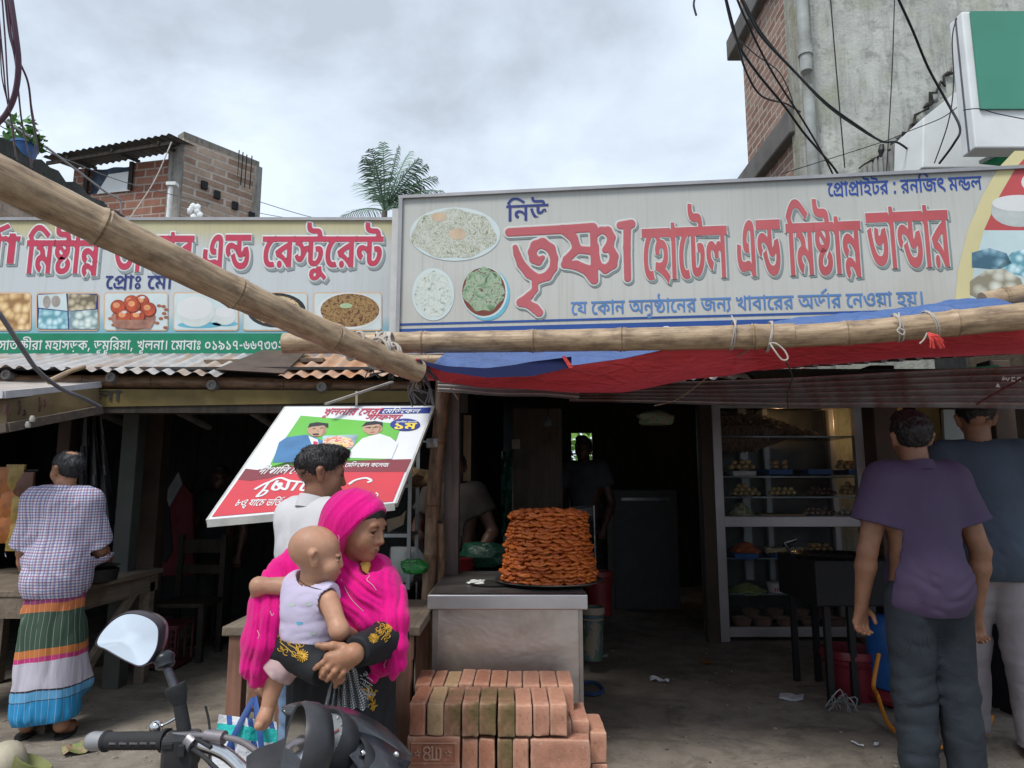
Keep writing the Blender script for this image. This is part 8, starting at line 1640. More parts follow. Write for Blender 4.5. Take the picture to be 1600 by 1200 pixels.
def collar(fig,mt,parent,r=.072,z=1.455,tilt=.25,name='collar',h=.035):
 b=B();P=[]
 for i,(rr_,zz) in enumerate(((r*.97,-.012),(r*1.02,h*.5),(r*.99,h),(r*1.06,h+.002),(r*1.22,h*.3),(r*1.32,-.012))): P.append([fig.p(rr_*math.cos(a),fig.lean+.0+rr_*1.02*math.sin(a),z+zz-tilt*rr_*math.sin(a)) for a in [6.2832*j/36 for j in range(36)]])
 b.grid(P,closed=True);return obj(name,b,mt,parent,True,sharp=70)
def ground_at(x,y): return gz(x,y)
def eyes(hc,Mx,s,parent,iris=(.02,.012,.008),r=.0108,brow=True):
 Mx=Matrix(Mx.tolist());hc=Vector(hc)
 for sd in (1,-1):
  c=hc+Mx @ V(sd*.031,.0775,.006)*s;b=B();b.ico(c,r*s,2);e=obj('eye',b,M('eye_white',(.30,.25,.22),.45,.03,5,0),parent,True);b=B();b.ico(c+Mx @ V(sd*.002,.0072,-.0025)*s,.0058*s,2);obj('iris',b,M('dark_iris',iris,.4,.1,5,0),e,True)
  b=B();b.tube([hc+Mx @ V(sd*x,y,z)*s for x,y,z in ((.016,.0855,.007),(.024,.0905,.0085),(.032,.0905,.0085),(.043,.083,.0055))],[.001,.0018,.002,.001],5);obj('eyelash',b,HAIR,parent)
  if brow: b=B();b.tube([hc+Mx @ V(sd*x,y,z)*s for x,y,z in ((.012,.0925,.022),(.028,.092,.029),(.046,.079,.024))],[.003,.0036,.0018],6,flat=(Mx @ V(0,1,.2),.002));obj('eyebrow',b,HAIR,parent,True)
def strands(o,n,ln,hc,seed=1,flow=(0,0,-1),stick=.35):
 rr=random.Random(seed);b=B();vs=o.data.vertices;org=wloc(o);hc=Vector(hc);flow=Vector(flow)
 for _ in range(n):
  v=vs[rr.randrange(len(vs))];p=v.co+org;nn=v.normal;t=flow-nn*flow.dot(nn);t=(t.normalized() if t.length>.1 else nn.orthogonal())+nn*rr.uniform(.1,stick)+Vector((rr.gauss(0,.25),rr.gauss(0,.25),rr.gauss(0,.25)));t.normalize()
  L=ln*rr.uniform(.5,1.3);s=t.cross(nn).normalized()*.0009;q=p-nn*.001;b.add([q-s,q+s,q+t*L*.55+nn*.001+s*.6,q+t*L,q+t*L*.55+nn*.001-s*.6],[(0,1,2,3,4)])
 obj('hair_strands',b,o.data.materials[0],o,recalc=False)
def m_check(name):
 t=NT(name);o=t.co.outputs['Object'];w_=t.n('ShaderNodeVectorMath',{0: o,1: t.n('ShaderNodeVectorMath',{0: t.n('ShaderNodeTexNoise',{'Vector': o,'Scale': 6.}).outputs[1],3: .012},operation='SCALE').outputs[0]},operation='ADD').outputs[0]
 s=t.n('ShaderNodeSeparateXYZ',{0: w_});xy=t.math('SUBTRACT',t.math('MULTIPLY',t.math('ARCTAN2',s.outputs[0],t.math('SUBTRACT',s.outputs[1],.35)),.42),0.);col=(.56,.56,.60)
 for src,ph in ((xy,0.),(s.outputs[2],.3)):
  f=t.math('FRACT',t.math('ADD',t.math('MULTIPLY',src,62.),ph));g_=t.math('FRACT',t.math('ADD',t.math('MULTIPLY',src,31.),ph+.3))
  col=t.mix(t.math('MULTIPLY',t.math('LESS_THAN',f,.42),.62),col,(.06,.075,.27));col=t.mix(t.math('MULTIPLY',t.math('LESS_THAN',g_,.14),.5),col,(.38,.06,.09))
 return t.out(col,.85,t.bump(t.noise(o,30,3),.3,.004))
p_=G(66,1158);f1=Fig((p_.x-.03,p_.y+.04,0),R(14),1.63,.80,R(-48))
g=thing('person',f1.b,'man in blue checked shirt and striped colourful lungi, seen from behind at the left','person')
eR,wR,eL,wL=f1.p(.26,.06,1.08),f1.p(.22,.30,1.04),f1.p(-.25,.03,1.08),f1.p(-.25,.16,.86)
aR,aL,tr,nk=f1.arm(1,eR,wR),f1.arm(-1,eL,wL),f1.torso(),f1.neck();lg=f1.leg(1,(.13,-.02))+f1.leg(-1,(-.12,.03))
hn=[hand_parts(wR,wR-eR,(0,0,1),f1.m @ V(-1,0,0),.7),hand_parts(wL,(0,.2,-1),f1.m @ V(-1,0,0),f1.m @ V(0,1,0),.6)]
body=obj('body',body_mesh([tr,nk,aR,aL]+lg,f1.head(),hn,.011,.0045,.0045),SKB,g)
strands(put('hair',f1.hair('bald'),.0042,HAIRG,g),1500,.014,f1.hc,1)
sl=[cap(f1.p(.17,0,1.375),lerp(f1.p(.175,0,1.375),eR,.95),.058,.064),cap(f1.p(-.17,0,1.375),lerp(f1.p(-.175,0,1.375),eL,.95),.058,.064)]
nkc=f1.neck()
def cutneck(nk_,gr=.004): return lambda P,r: np.maximum(r,-(nk_(P)-gr))
CHK=m_check('checked_cotton')
low=cap(f1.p(0,.0,1.0),f1.p(0,.0,.84),.19*f1.k,.205*f1.k)
sh=cloth(smooth([tr,ell(f1.p(0,0,.95),(.160,.135,.2),f1.R)]+sl,.05),(9,9,3.5),.008,3,.024,[(f1.p(0,0,.815),(0,0,-1))])
def sh1(P):
 r=sh(P)
 for sd,el,wr in ((1,eR,wR),(-1,eL,wL)):
  a=f1.p(.175*sd,0,1.375);c=lerp(a,el,.86);near=cap(c,wr,.10)(P);r=np.where(near<0,np.maximum(r,(P-A3(c)) @ A3((el-a).normalized()+f1.m @ V(0,.3,0))),r)
 return r
sh1.lo,sh1.hi=sh.lo,sh.hi
put('shirt',sh1,.008,CHK,g);collar(f1,CHK,g,.070,1.43,.3)
t=NT('striped_lungi');o=t.co.outputs['Object'];s=t.n('ShaderNodeSeparateXYZ',{0: o});z_=t.math('ADD',t.math('ADD',s.outputs[2],t.math('MULTIPLY',s.outputs[0],-.10)),t.math('MULTIPLY',t.math('SUBTRACT',t.noise(o,4,2),.5),.06))
def vz(v): return at(75,v,f1.b.y-.1).z
zs_=[(1145,(.012,.015,.03)),(1138,(.42,.45,.22)),(1136,(.012,.22,.46)),(1098,(.02,.02,.03)),(1096,(.09,.30,.52)),(1082,(.02,.02,.03)),(1080,(.47,.44,.52)),(1034,(.46,.03,.16)),(1026,(.50,.16,.035)),(1014,(.035,.07,.045)),(958,(.46,.14,.04)),(944,(.22,.03,.11))]
k_=t.n('ShaderNodeMapRange',{0: z_,1: 0.,2: 1.2}).outputs[0];col=t.ramp(k_,[(max(0,vz(v))/1.2,c) for v,c in zs_],'CONSTANT')
an=t.math('ARCTAN2',s.outputs[0],s.outputs[1]);an=t.math('ADD',an,t.math('MULTIPLY',t.noise(o,2.5,2),.3));st=t.math('LESS_THAN',t.math('FRACT',t.math('MULTIPLY',an,4.6)),.055)
col=t.mix(t.math('MULTIPLY',st,.6),col,(.50,.50,.50));LUN=t.out(col,.8,t.bump(t.noise(t.mapv(o,(14,14,2)),1,4),.5,.02))
lu=smooth([cap(f1.p(-.03,0,.95),f1.p(-.08,.0,.16),.115,.108),cap(f1.p(.03,0,.95),f1.p(.09,-.01,.16),.115,.112),cap(f1.p(.12,.04,.62),f1.p(.22,.06,.30),.045,.04)],.07)
put('lungi',cloth(lu,(11,11,1.6),.013,9,.012,[(f1.p(0,0,.10),(.10,0,-1)),(f1.p(0,0,.97),(0,0,1))]),.009,LUN,g)
for sd,ft in ((1,(.13,-.02)),(-1,(-.12,.03))):
 b=B();c=f1.p(ft[0]+sd*.015,ft[1]+.065,.012);ln=[(math.cos(a)*.045*(1-.15*math.sin(a)),math.sin(a)*.13) for a in [6.2832*k/22 for k in range(22)]]
 b.prism([c+f1.m @ V(x,y,-.012) for x,y in ln],V(0,0,.018));b.tube([c+f1.m @ V(-.04,.02,.0),c+f1.m @ V(-.02,.05,.05),c+f1.m @ V(.02,.05,.05),c+f1.m @ V(.04,.02,.0)],.009,7);obj('sandal',b,M('black_rubber',(.015,.015,.016),.7),g,True)
def casual(base,yaw,H,build,hy,arms,feet,skin,shirt_mt,pants_mt,label,hairk='fade',cuff=.62,hem=.80,h=.010,seed=0,neckz=1.43,curls=(.9,.9),lowres=False,polo=True,pitch=0.,pants_fold=.0055,group=None,face=False):
 f=Fig(base,yaw,H,build,hy,pitch);g=thing('person',f.b,label,'person',group);P_={}
 el=[f.p(*arms[0][0]),f.p(*arms[1][0])];wr=[f.p(*arms[0][1]),f.p(*arms[1][1])];A=[f.arm(-1,el[0],wr[0]),f.arm(1,el[1],wr[1])];tr,nk=f.torso(),f.neck();lg=f.leg(-1,feet[0])+f.leg(1,feet[1])
 hn=[hand_parts(wr[i],((wr[i]-el[i]).normalized()+V(0,0,-.3)),f.m @ V(0,1,.1),f.m @ V(-sd,.2,0),curls[i]) for i,sd in ((0,-1),(1,1))]
 hr=.008 if lowres else .0045
 obj('body',body_mesh([tr,nk]+A+lg,f.head(),hn,.014 if lowres else .011,hr,.006 if lowres else .0042),skin,g);h_=put('hair',f.hair(hairk),hr,HAIR,g)
 if not lowres: strands(h_,1600,.013,f.hc,seed,(0,0,-1),.6)
 shd=[f.p(-.175,0,1.375),f.p(.175,0,1.375)]
 slv=[cap(shd[i],lerp(shd[i],el[i],cuff),.064*f.k,.078*f.k) for i in (0,1)]
 sh=cloth(smooth([tr,ell(f.p(0,-.01,.93),V(.188*f.w,.165*f.w,.17)*f.k,f.R)]+slv,.045),(6,6,9),.009,20+seed,.018,[(f.p(0,0,hem),(0,0,-1))],lambda P,r: np.maximum(r,-(nk(P)-.003)),([f.p(0,0,z).z for z in (.8,.95,1.1,1.2,1.45)],[.6,1.1,.7,.35,.3]))
 def cut2(P,r=None):
  r=sh(P)
  for i in (0,1):
   d=A3((el[i]-shd[i]).normalized());c=A3(lerp(shd[i],el[i],cuff));near=cap(lerp(shd[i],el[i],cuff),wr[i],.12)(P);r=np.where(near<0,np.maximum(r,(P-c) @ d),r)
  return r
 cut2.lo,cut2.hi=sh.lo,sh.hi;put('shirt',cut2,.012 if lowres else .0075,shirt_mt,g)
 if polo: collar(f,shirt_mt,g,.072*f.k,neckz,.25)
 pn=[cap(f.p(sd*.085,-.005,.86),f.p(ft[0]*.92,ft[1]*.5+.015,.47),(.100*f.k),.076*f.k) for sd,ft in ((-1,feet[0]),(1,feet[1]))]+[cap(f.p(ft[0]*.92,ft[1]*.5+.015,.47),f.p(*ft[:2],.06),.078*f.k,.066*f.k) for ft in feet]
 pf=smooth(pn[:1]+pn[2:3],.03),smooth(pn[1:2]+pn[3:4],.03);pe=ell(f.p(0,-.015,.90),V(.155*f.w,.125*f.w,.12)*f.k,f.R)
 put('trousers',cloth(smooth([pf[0],pf[1],pe],.03),(8,11,15),pants_fold,40+seed,.008,[(f.p(0,0,.045),(0,0,-1)),(f.p(0,0,1.0),(0,0,1))],None,([f.p(0,0,z).z for z in (.05,.2,.42,.58,.75,.95)],[1.2,.7,1.1,.8,.35,.3])),.012 if lowres else .0085,pants_mt,g)
 for sd,ft in ((-1,feet[0]),(1,feet[1])):
  put('shoe',smooth([chain([f.p(ft[0],ft[1]-.03,.045),f.p(ft[0]+sd*.02,ft[1]+.1,.04),f.p(ft[0]+sd*.03,ft[1]+.19,.03)],[.045,.046,.036],.03)],.01),.009,M('dark_shoe',(.03,.022,.018),.5),g)
 return f,g
PUR=M('purple_polo',(.062,.043,.088),.8,.12,5,.15);DEN=M('dark_denim',(.017,.023,.031),.85,.4,6,.35,fine=120);GRB=M('slate_blue_knit',(.045,.062,.09),.8,.14,5,.15);GRY=M('pale_grey_twill',(.27,.245,.26),.8,.12,5,.2)
fp,gp=casual((1.80,3.16,ground_at(1.8,3.16)),R(3),1.66,.93,R(14),(((-.262,.02,1.07),(-.275,.08,.83)),((.275,-.02,1.07),(.27,.04,.80))),((-.10,.0),(.12,-.02)),SKA,PUR,DEN,'heavy set man in purple polo shirt and dark jeans, seen from behind at the right','short',.60,.80,seed=1,neckz=1.425)
jn=[c for c in gp.children if c.name.startswith('trousers')][0];BV={}
def onto(o,px,py,lift=.002):
 me=o.data
 if o.name not in BV: BV[o.name]=BVHTree.FromPolygons([tuple(v.co+wloc(o)) for v in me.vertices],[tuple(p.vertices) for p in me.polygons])
 d=ray(px,py).normalized();h=BV[o.name].ray_cast(V(0,0,CAMZ),d);return h[0]-d*lift if h[0] is not None else None
b=B()
for pts in ([(1384,994),(1387,1016),(1404,1025),(1420,1014),(1423,994)],[(1450,994),(1454,1014),(1472,1024),(1490,1012),(1495,992)],[(1437,992),(1438,1008),(1440,1024)],[(1384,998),(1404,1000),(1423,998)],[(1450,998),(1472,1000),(1495,996)]):
 q=[p for p in (onto(jn,*p) for p in pts) if p is not None]
 if len(q)>2: b.tube(spl(q,4),.0016,5)
obj('pocket_stitching',b,M('denim_stitch',(.032,.038,.045),.9),jn)
fq,gq=casual((2.33,3.52,.17),R(-20),1.70,1.0,R(8),(((-.2,.16,1.1),(-.12,.36,1.05)),((.28,.02,1.10),(.24,.26,1.04))),((-.10,.18),(.11,.0)),SKA,GRB,GRY,'man in slate blue T-shirt and pale grey trousers facing the stall at the right edge','fade',.62,.80,seed=4,polo=False)
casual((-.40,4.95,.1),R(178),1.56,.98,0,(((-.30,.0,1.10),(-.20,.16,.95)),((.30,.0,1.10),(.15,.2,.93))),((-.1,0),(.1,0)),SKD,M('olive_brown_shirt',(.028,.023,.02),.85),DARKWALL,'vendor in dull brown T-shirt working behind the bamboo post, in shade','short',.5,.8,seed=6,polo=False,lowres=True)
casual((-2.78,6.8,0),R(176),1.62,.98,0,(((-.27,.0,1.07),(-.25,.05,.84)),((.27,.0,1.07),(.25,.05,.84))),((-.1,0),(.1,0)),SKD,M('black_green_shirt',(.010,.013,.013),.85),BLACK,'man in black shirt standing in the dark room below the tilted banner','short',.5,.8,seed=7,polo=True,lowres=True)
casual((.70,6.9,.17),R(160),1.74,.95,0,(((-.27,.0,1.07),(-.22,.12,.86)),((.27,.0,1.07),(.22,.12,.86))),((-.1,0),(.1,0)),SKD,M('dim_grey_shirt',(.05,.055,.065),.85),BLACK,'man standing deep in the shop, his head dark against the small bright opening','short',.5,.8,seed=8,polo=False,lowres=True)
fy=Fig((-.80,2.92,0),R(-42),1.575,.96,R(22),R(-8));g=thing('person',fy.b,'young man with thick black hair and white shirt standing behind the woman in pink','person')
eN,wN=at(408,960,2.80),at(400,1066,2.68);eF,wF=fy.p(-.22,.05,1.08),fy.p(-.15,.25,.98)
tr,nk=fy.torso(),fy.neck();aN=fy.arm(1,eN,wN);aF=fy.arm(-1,eF,wF);lg=fy.leg(1,(.09,-.04))+fy.leg(-1,(-.09,.05))
hN=hand_parts(wN,(0,-.05,-1),(-.5,-.8,0),(.7,-.5,0),1.3)
obj('body',body_mesh([tr,nk,aN,aF]+lg,fy.head(),[hN,hand_parts(wF,wF-eF,(0,0,1),(1,0,0),.6)],.010,.0034,.0036),SKA,g);strands(put('hair',fy.hair('fade'),.0032,HAIR,g),2600,.015,fy.hc,5,(.35,.2,-.6),.8);eyes(fy.hc,fy.HM,fy.hs,g)
sN,sF=fy.p(.175,0,1.375),fy.p(-.175,0,1.375)
WSH=M('white_cotton_shirt',(.50,.50,.52),.85,.06,6,.2,dirt=.1,dirtcol=(.3,.3,.34))
put('shirt',cloth(smooth([tr,cap(sN,lerp(sN,eN,.9),.066,.066),cap(sF,lerp(sF,eF,.9),.066,.066),ell(fy.p(0,0,.92),(.165,.135,.16),fy.R)],.045),(7,7,5),.010,60,.016,[(fy.p(0,0,.79),(0,0,-1))],lambda P,r: np.maximum(r,-(nk(P)-.003))),.006,WSH,g);collar(fy,WSH,g,.069,1.425,.32,h=.045)
pn=smooth([cap(fy.p(sd*.08,0,.86),fy.p(sd*.085,.02,.48),.10,.075) for sd in (-1,1)]+[cap(fy.p(sd*.085,.02,.48),fy.p(sd*.09,0,.06),.075,.062) for sd in (-1,1)],.02)
put('jeans',cloth(pn,(9,9,18),.006,61,.006,[(fy.p(0,0,.04),(0,0,-1))]),.010,M('light_blue_denim',(.17,.26,.40),.85,.25,6,.3),g)
g=thing('shopping_bag',at(385,1190,2.62),'white shopping bag with blue straps and turquoise band hanging from the young man\'s hand','bag')
b=B();P=[];tl,tr_,bl_,br_=(342,1116),(432,1128),(322,1235),(440,1245)
for side in (0,1):
 for i in range(12):
  row=[]
  for j in range(14):
   u,v=j/13,i/11;px=lerp(lerp(tl[0],tr_[0],u),lerp(bl_[0],br_[0],u),v);py=lerp(lerp(tl[1],tr_[1],u),lerp(bl_[1],br_[1],u),v);bulge=math.sin(math.pi*u)*(.02+.07*v);w_=.012*math.sin(u*9+v*5)
   row.append(at(px,py,2.62+(bulge+w_ if side else-bulge+w_)))
  P.append(row)
t=NT('bag_print');u_=t.n('ShaderNodeUVMap').outputs[0];s=t.n('ShaderNodeSeparateXYZ',{0: u_});col=(.60,.62,.66)
col=t.mix(t.math('LESS_THAN',t.math('ABSOLUTE',t.math('SUBTRACT',t.math('FRACT',t.math('MULTIPLY',t.math('ADD',s.outputs[0],t.math('MULTIPLY',s.outputs[1],-.25)),3.)),.5)),.13),col,(.03,.085,.30))
wv=t.math('ADD',s.outputs[1],t.math('MULTIPLY',t.noise(u_,4,2),.12));col=t.mix(t.math('MULTIPLY',t.math('GREATER_THAN',wv,.16),t.math('LESS_THAN',wv,.33)),col,(.02,.44,.42));BAGM=t.out(col,.45,t.bump(t.noise(u_,9,3),.5,.02),spec=.4)
b.grid(P[:12]);b.grid([r_[::-1] for r_ in P[12:]]);obj('sack',b,BAGM,g,True)
for d,px in ((-.012,352),(.012,410)):
 b=B();b.tube(spl([at(px,1180,2.56),at(lerp(px,398,.45),1135,2.57),at(398,1088,2.66),at(lerp(px,398,.6),1130,2.66)],6),.010,8,flat=((0,-1,0),.002));obj('strap',b,M('bag_strap_blue',(.03,.085,.28),.6),g,True)
hcw=at(559,823,2.50);HW=frame((.92,-.32,-.24),(.06,-.05,1));hsw=.96;g=thing('person',(hcw.x,2.6,0),'woman with bright pink scarf over black embroidered dress, holding a baby','person')
W_=at;shL,shR=W_(594,918,2.60),W_(462,912,2.60);chest,waist=W_(540,955,2.63),W_(535,1040,2.66)
eLw,wLw=W_(606,996,2.46),W_(552,1022,2.27);eRw,wRw=W_(418,1000,2.46),W_(512,1050,2.31)
neckw=chain([W_(540,915,2.60),W_(550,880,2.56),hcw],[.056,.050,.055],.02);torw=smooth([cap(shL,shR,.06),ell(chest,(.155,.11,.20)),ell(waist,(.15,.12,.2)),cap(waist,V(waist.x,waist.y,.55),.16,.16)],.06)
armL,armR=chain([shL,eLw,wLw],[.048,.042,.028],.02),chain([shR,eRw,wRw],[.048,.042,.028],.02)
legs=[chain([V(waist.x+sd*.08,2.66,.75),V(waist.x+sd*.08,2.64,.42),V(waist.x+sd*.08,2.66,.06),V(waist.x+sd*.08,2.54,.03)],[.08,.055,.04,.03],.02) for sd in (-1,1)]
def fing(pts,r=.0088): return chain([W_(*p) for p in pts],[r*1.08,r,r*.95,r*.78][:len(pts)],.004)
handL=[smooth([cap(wLw,W_(*k),.024,.0135) for k in ((513,1026,2.265),(522,1033,2.262),(532,1038,2.264),(543,1040,2.27))],.02),
  fing([(514,1027,2.262),(504,1036,2.258),(497,1041,2.262),(492,1045,2.268)]),fing([(523,1034,2.258),(512,1044,2.252),(506,1052,2.258),(502,1058,2.266)]),fing([(533,1039,2.26),(523,1049,2.252),(516,1057,2.258),(511,1063,2.268)]),fing([(543,1042,2.266),(537,1051,2.258),(531,1057,2.262),(527,1061,2.27)],.0078),
  chain([W_(535,1012,2.275),W_(520,1009,2.268),W_(507,1010,2.27),W_(496,1008,2.272)],[.016,.0125,.0105,.0085],.008)]
handR=[cap(wRw,W_(530,1056,2.335),.022,.018),chain([W_(528,1052,2.33),W_(526,1064,2.315),W_(524,1073,2.32)],[.010,.009,.007],.005),chain([W_(536,1050,2.335),W_(535,1061,2.32),W_(533,1066,2.32)],[.010,.009,.007],.005)]
hw=xf(head_local(True),hcw,HW,hsw)
obj('body',body_mesh([torw,neckw,armL,armR]+legs,hw,[handL,handR],.011,.0028,.0026),SKB,g);eyes(hcw,HW,hsw,g)
b=B();Mw=Matrix(HW.tolist())
for z0,z1,y in ((-.0555,-.058,.0965),(-.0665,-.064,.0935)): b.tube([hcw+Mw @ V(x,yy,zz)*hsw for x,yy,zz in ((-.017,y-.009,(z0+z1)/2),(-.007,y+.001,z0),(.007,y+.001,z0),(.017,y-.009,(z0+z1)/2))],[.002,.0052,.0052,.002],8)
obj('mouth',b,M('soft_mouth_tone',(.30,.115,.09),.4,.1,8,.05),g,True);put('hair',xf(hair_local('woman'),hcw,HW,hsw),.004,HAIR,g)
BLK=M('black_crepe',(.011,.012,.015),.75,.2,6,.1);PINK=NT('magenta_muslin');o=PINK.co.outputs['Object']
PNK=PINK.out(PINK.ramp(PINK.noise(o,5,4),[(.3,(.56,.002,.155)),(.7,(.72,.006,.23))]),.85,PINK.bump(PINK.noise(PINK.mapv(o,(70,70,11),(0,R(24),0)),1,4,.6,1.),.55,.008,PINK.bump(PINK.noise(o,260,2),.15,.001)),spec=.15,**{'Sheen Weight': .15})
slL,slR=cap(shL,eLw,.062,.062),cap(shR,eRw,.062,.062);cuffL,cuffR=cap(eLw,lerp(eLw,wLw,.93),.064,.050),cap(eRw,lerp(eRw,wRw,.95),.066,.050)
skirt=smooth([cap(waist,V(waist.x+.01,2.68,.06),.165,.21),torw],.05)
gold=[]
put('dress',cloth(skirt,(12,12,1.6),.012,70,.012,[(V(0,0,.05),(0,0,-1)),(W_(540,900,2.6),(0,0,1))]),.010,BLK,g)
sleeveL=put('sleeve',cloth(smooth([slL,cuffL],.03),(9,9,9),.006,71,.0,[(lerp(eLw,wLw,.92),(wLw-eLw).normalized())]),.006,BLK,g)
sleeveR=put('sleeve',cloth(smooth([slR,cuffR],.03),(9,9,9),.006,72,.0,[(lerp(eRw,wRw,.96),(wRw-eRw).normalized())]),.006,BLK,g)
GOLD=M('gold_thread',(.50,.29,.035),.5,.3,60,.4,metal=.2)
def embroider(o,cx,cy,sc,rot,seed,parent):
 rr=random.Random(seed);b=B()
 def ln(pts,r):
  q=[onto(o,cx+sc*(x*math.cos(rot)-y*math.sin(rot)),cy+sc*(x*math.sin(rot)+y*math.cos(rot))) for x,y in pts];q=[p for p in q if p is not None]
  if len(q)>2: b.tube(q,r,5)
 def flower(x,y,R_,n=15):
  for k in range(n): a=6.2832*k/n;ln([(x+R_*t_*math.cos(a),y+R_*t_*math.sin(a)) for t_ in (.12,.5,.95+.1*(k % 2))],.0021)
  ln([(x+R_*.35*math.cos(a),y+R_*.35*math.sin(a)) for a in [k*.6 for k in range(12)]],.0016)
 def curl(x,y,R_,a0,dr): ln([(x+R_*(1-k/16)*math.cos(a0+dr*k*.5),y+R_*(1-k/16)*math.sin(a0+dr*k*.5)) for k in range(14)],.0015)
 flower(-.75,-.55,.42);flower(.75,.55,.38)
 ln([(-.6,-.3),(-.2,.1),(.2,.2),(.6,.5)],.0018);ln([(-.7,.1),(-.3,.3),(.1,.5),(.4,.75)],.0016);ln([(-.2,-.5),(.1,-.2),(.3,.1),(.5,.4)],.0018)
 for x,y,r_,a,d in ((.15,-.45,.26,.5,1),(.5,-.15,.24,2,-1),(-.25,.55,.24,1,1),(-.6,.45,.2,3,-1),(.2,.62,.2,4,1),(-.1,-.1,.2,0,-1)): curl(x,y,r_,a,d)
 for k in range(14): x,y=rr.uniform(-.8,.7),rr.uniform(-.6,.7);ln([(x,y),(x+rr.uniform(-.1,.1),y-.1),(x+rr.uniform(-.16,.16),y-.2)],.0017)
 obj('embroidery',b,GOLD,parent)
embroider(sleeveR,457,1006,26,.25,1,sleeveR);embroider(sleeveL,597,987,18,-1.3,2,sleeveL)
b=B();rr=random.Random(3)
for k in range(36): a_=at(573+rr.uniform(-9,12),1098+rr.uniform(-16,14),2.455+rr.uniform(0,.004));b.tube([a_,a_+V(rr.uniform(-.01,.01),-.003,rr.uniform(.0,.02)),a_+V(rr.uniform(-.014,.014),0,.03*rr.random())],.002,5)
obj('embroidery',b,GOLD,g)
def hood(P):
 q=((P-A3(hcw)) @ HW)/hsw;r=ell((0,-.014,.028),(.093,.115,.104))(q)
 r=smin(r,cap((0,-.03,.0),(.0,-.05,-.16),.10,.125)(q),.06)
 edge=np.interp(q[:,2],[-.16,-.09,-.03,.04,.085,.13],[-.03,-.012,.012,.048,.083,.10]);r=np.maximum(r,(q[:,1]-edge)*.8);return r*hsw
hood.lo,hood.hi=A3(hcw)-.26,A3(hcw)+.22
def thick(*pts): return chain([W_(*p[:3]) for p in pts],[p[3] for p in pts],.03)
dr=[hood,thick((500,885,2.60,.075),(530,905,2.54,.080),(575,925,2.50,.075),(605,950,2.50,.062)),thick((500,925,2.55,.09),(545,950,2.49,.075),(570,968,2.47,.058)),thick((592,890,2.58,.050),(606,925,2.52,.052),(617,970,2.45,.040),(622,1010,2.43,.026),(622,1038,2.44,.020),(612,1056,2.45,.014)),thick((608,930,2.56,.05),(620,985,2.52,.034),(620,1040,2.52,.022)),
 thick((570,880,2.55,.040),(590,905,2.52,.055)),thick((590,1000,2.56,.03),(596,1035,2.53,.034),(586,1056,2.53,.020)),
 thick((478,880,2.63,.075),(446,905,2.58,.072),(420,948,2.49,.062),(403,1000,2.43,.050),(400,1040,2.42,.042),(404,1058,2.42,.034)),thick((446,930,2.52,.06),(426,970,2.42,.044),(414,1010,2.385,.034),(412,1040,2.39,.026)),thick((520,880,2.62,.09),(470,890,2.64,.08))]
scarf_base=smooth(dr,.035)
def wav(a): return 2*np.abs(np.sin(a))-1.1
def scarf(P):
 r=scarf_base(P);x,y,z=P[:,0],P[:,1],P[:,2];wv=vnoise(P,7,91)*1.6+vnoise(P,18,92)*.5
 hd=np.clip((z-(hcw.z-.13))/.08,0,1);lf=np.clip((-.60-x)/.12,0,1)*(1-hd);ce=(1-hd)*(1-lf);rt=np.clip((x+.47)/.05,0,1)*ce
 a_h=((x-hcw.x)*55-(z-hcw.z)*30)+wv*1.2;a_l=x*120+y*60+wv*1.5-z*14;a_c=(x*48+z*74)+wv*1.7;a_r=x*110+z*10+wv*1.4
 d=hd*(wav(a_h*.9)*.0018+wav(a_h*1.9+2)*.0012)+lf*(wav(a_l*.62)*.0036+wav(a_l*1.5+1)*.0016)+(ce-rt)*(wav(a_c*.62)*.0048+wav(a_c*1.5+1)*.0026)+rt*(wav(a_r*.6)*.0036+wav(a_r*1.4)*.0015)
 return r-d
scarf.lo,scarf.hi=scarf_base.lo,scarf_base.hi
def scarf_cut(P):
 r=scarf(P);q=((P-A3(hcw)) @ HW)/hsw;face=ell((0,.085,-.035),(.060,.072,.112))(q)*hsw;r=np.maximum(r,-face)
 vn=ell(W_(571,884,2.47),(.024,.05,.034))(P);return np.maximum(r,-vn)
scarf_cut.lo,scarf_cut.hi=scarf.lo-.01,scarf.hi+.01
sc=put('scarf',scarf_cut,.0042,PNK,g)
b=B()
for pts in ([(533,905),(545,930),(556,944),(568,955)],[(574,890),(577,900),(573,906),(582,914),(588,922)],[(605,1030),(600,1040),(607,1052)],[(528,836),(530,842),(527,848),(531,846)],[(422,955),(425,962),(428,958)],[(402,985),(405,992),(403,998)]):
 q=[onto(sc,*p,.0015) for p in pts];q=[p for p in q if p is not None]
 if len(q)>2: b.tube(spl(q,5),.0013,5)
obj('edging',b,M('pale_pink_thread',(.62,.36,.42),.7),sc)
b=B();b.prism([W_(563,880,2.488),W_(574,874,2.478),W_(577,885,2.474),W_(574,897,2.474),W_(566,891,2.48)],V(.0,.03,0));obj('bodice',b,M('yellow_cloth',(.52,.36,.08),.8,.2,40),g)
t=NT('black_white_check');s=t.n('ShaderNodeSeparateXYZ',{0: t.n('ShaderNodeUVMap').outputs[0]});sx=t.math('LESS_THAN',t.math('FRACT',t.math('MULTIPLY',s.outputs[0],13.)),.5);sy_=t.math('LESS_THAN',t.math('FRACT',t.math('MULTIPLY',s.outputs[1],19.)),.5)
GAM=t.out(t.ramp(t.math('ADD',t.math('MULTIPLY',sx,.4),t.math('MULTIPLY',sy_,.5)),[(.2,(.014,.016,.022)),(.45,(.16,.17,.18)),(.85,(.50,.50,.50))]),.9)
gc=thing('checked_cloth',W_(545,1100,2.36),'black and white checked cloth with frayed edge hanging from the woman\'s hands','cloth')
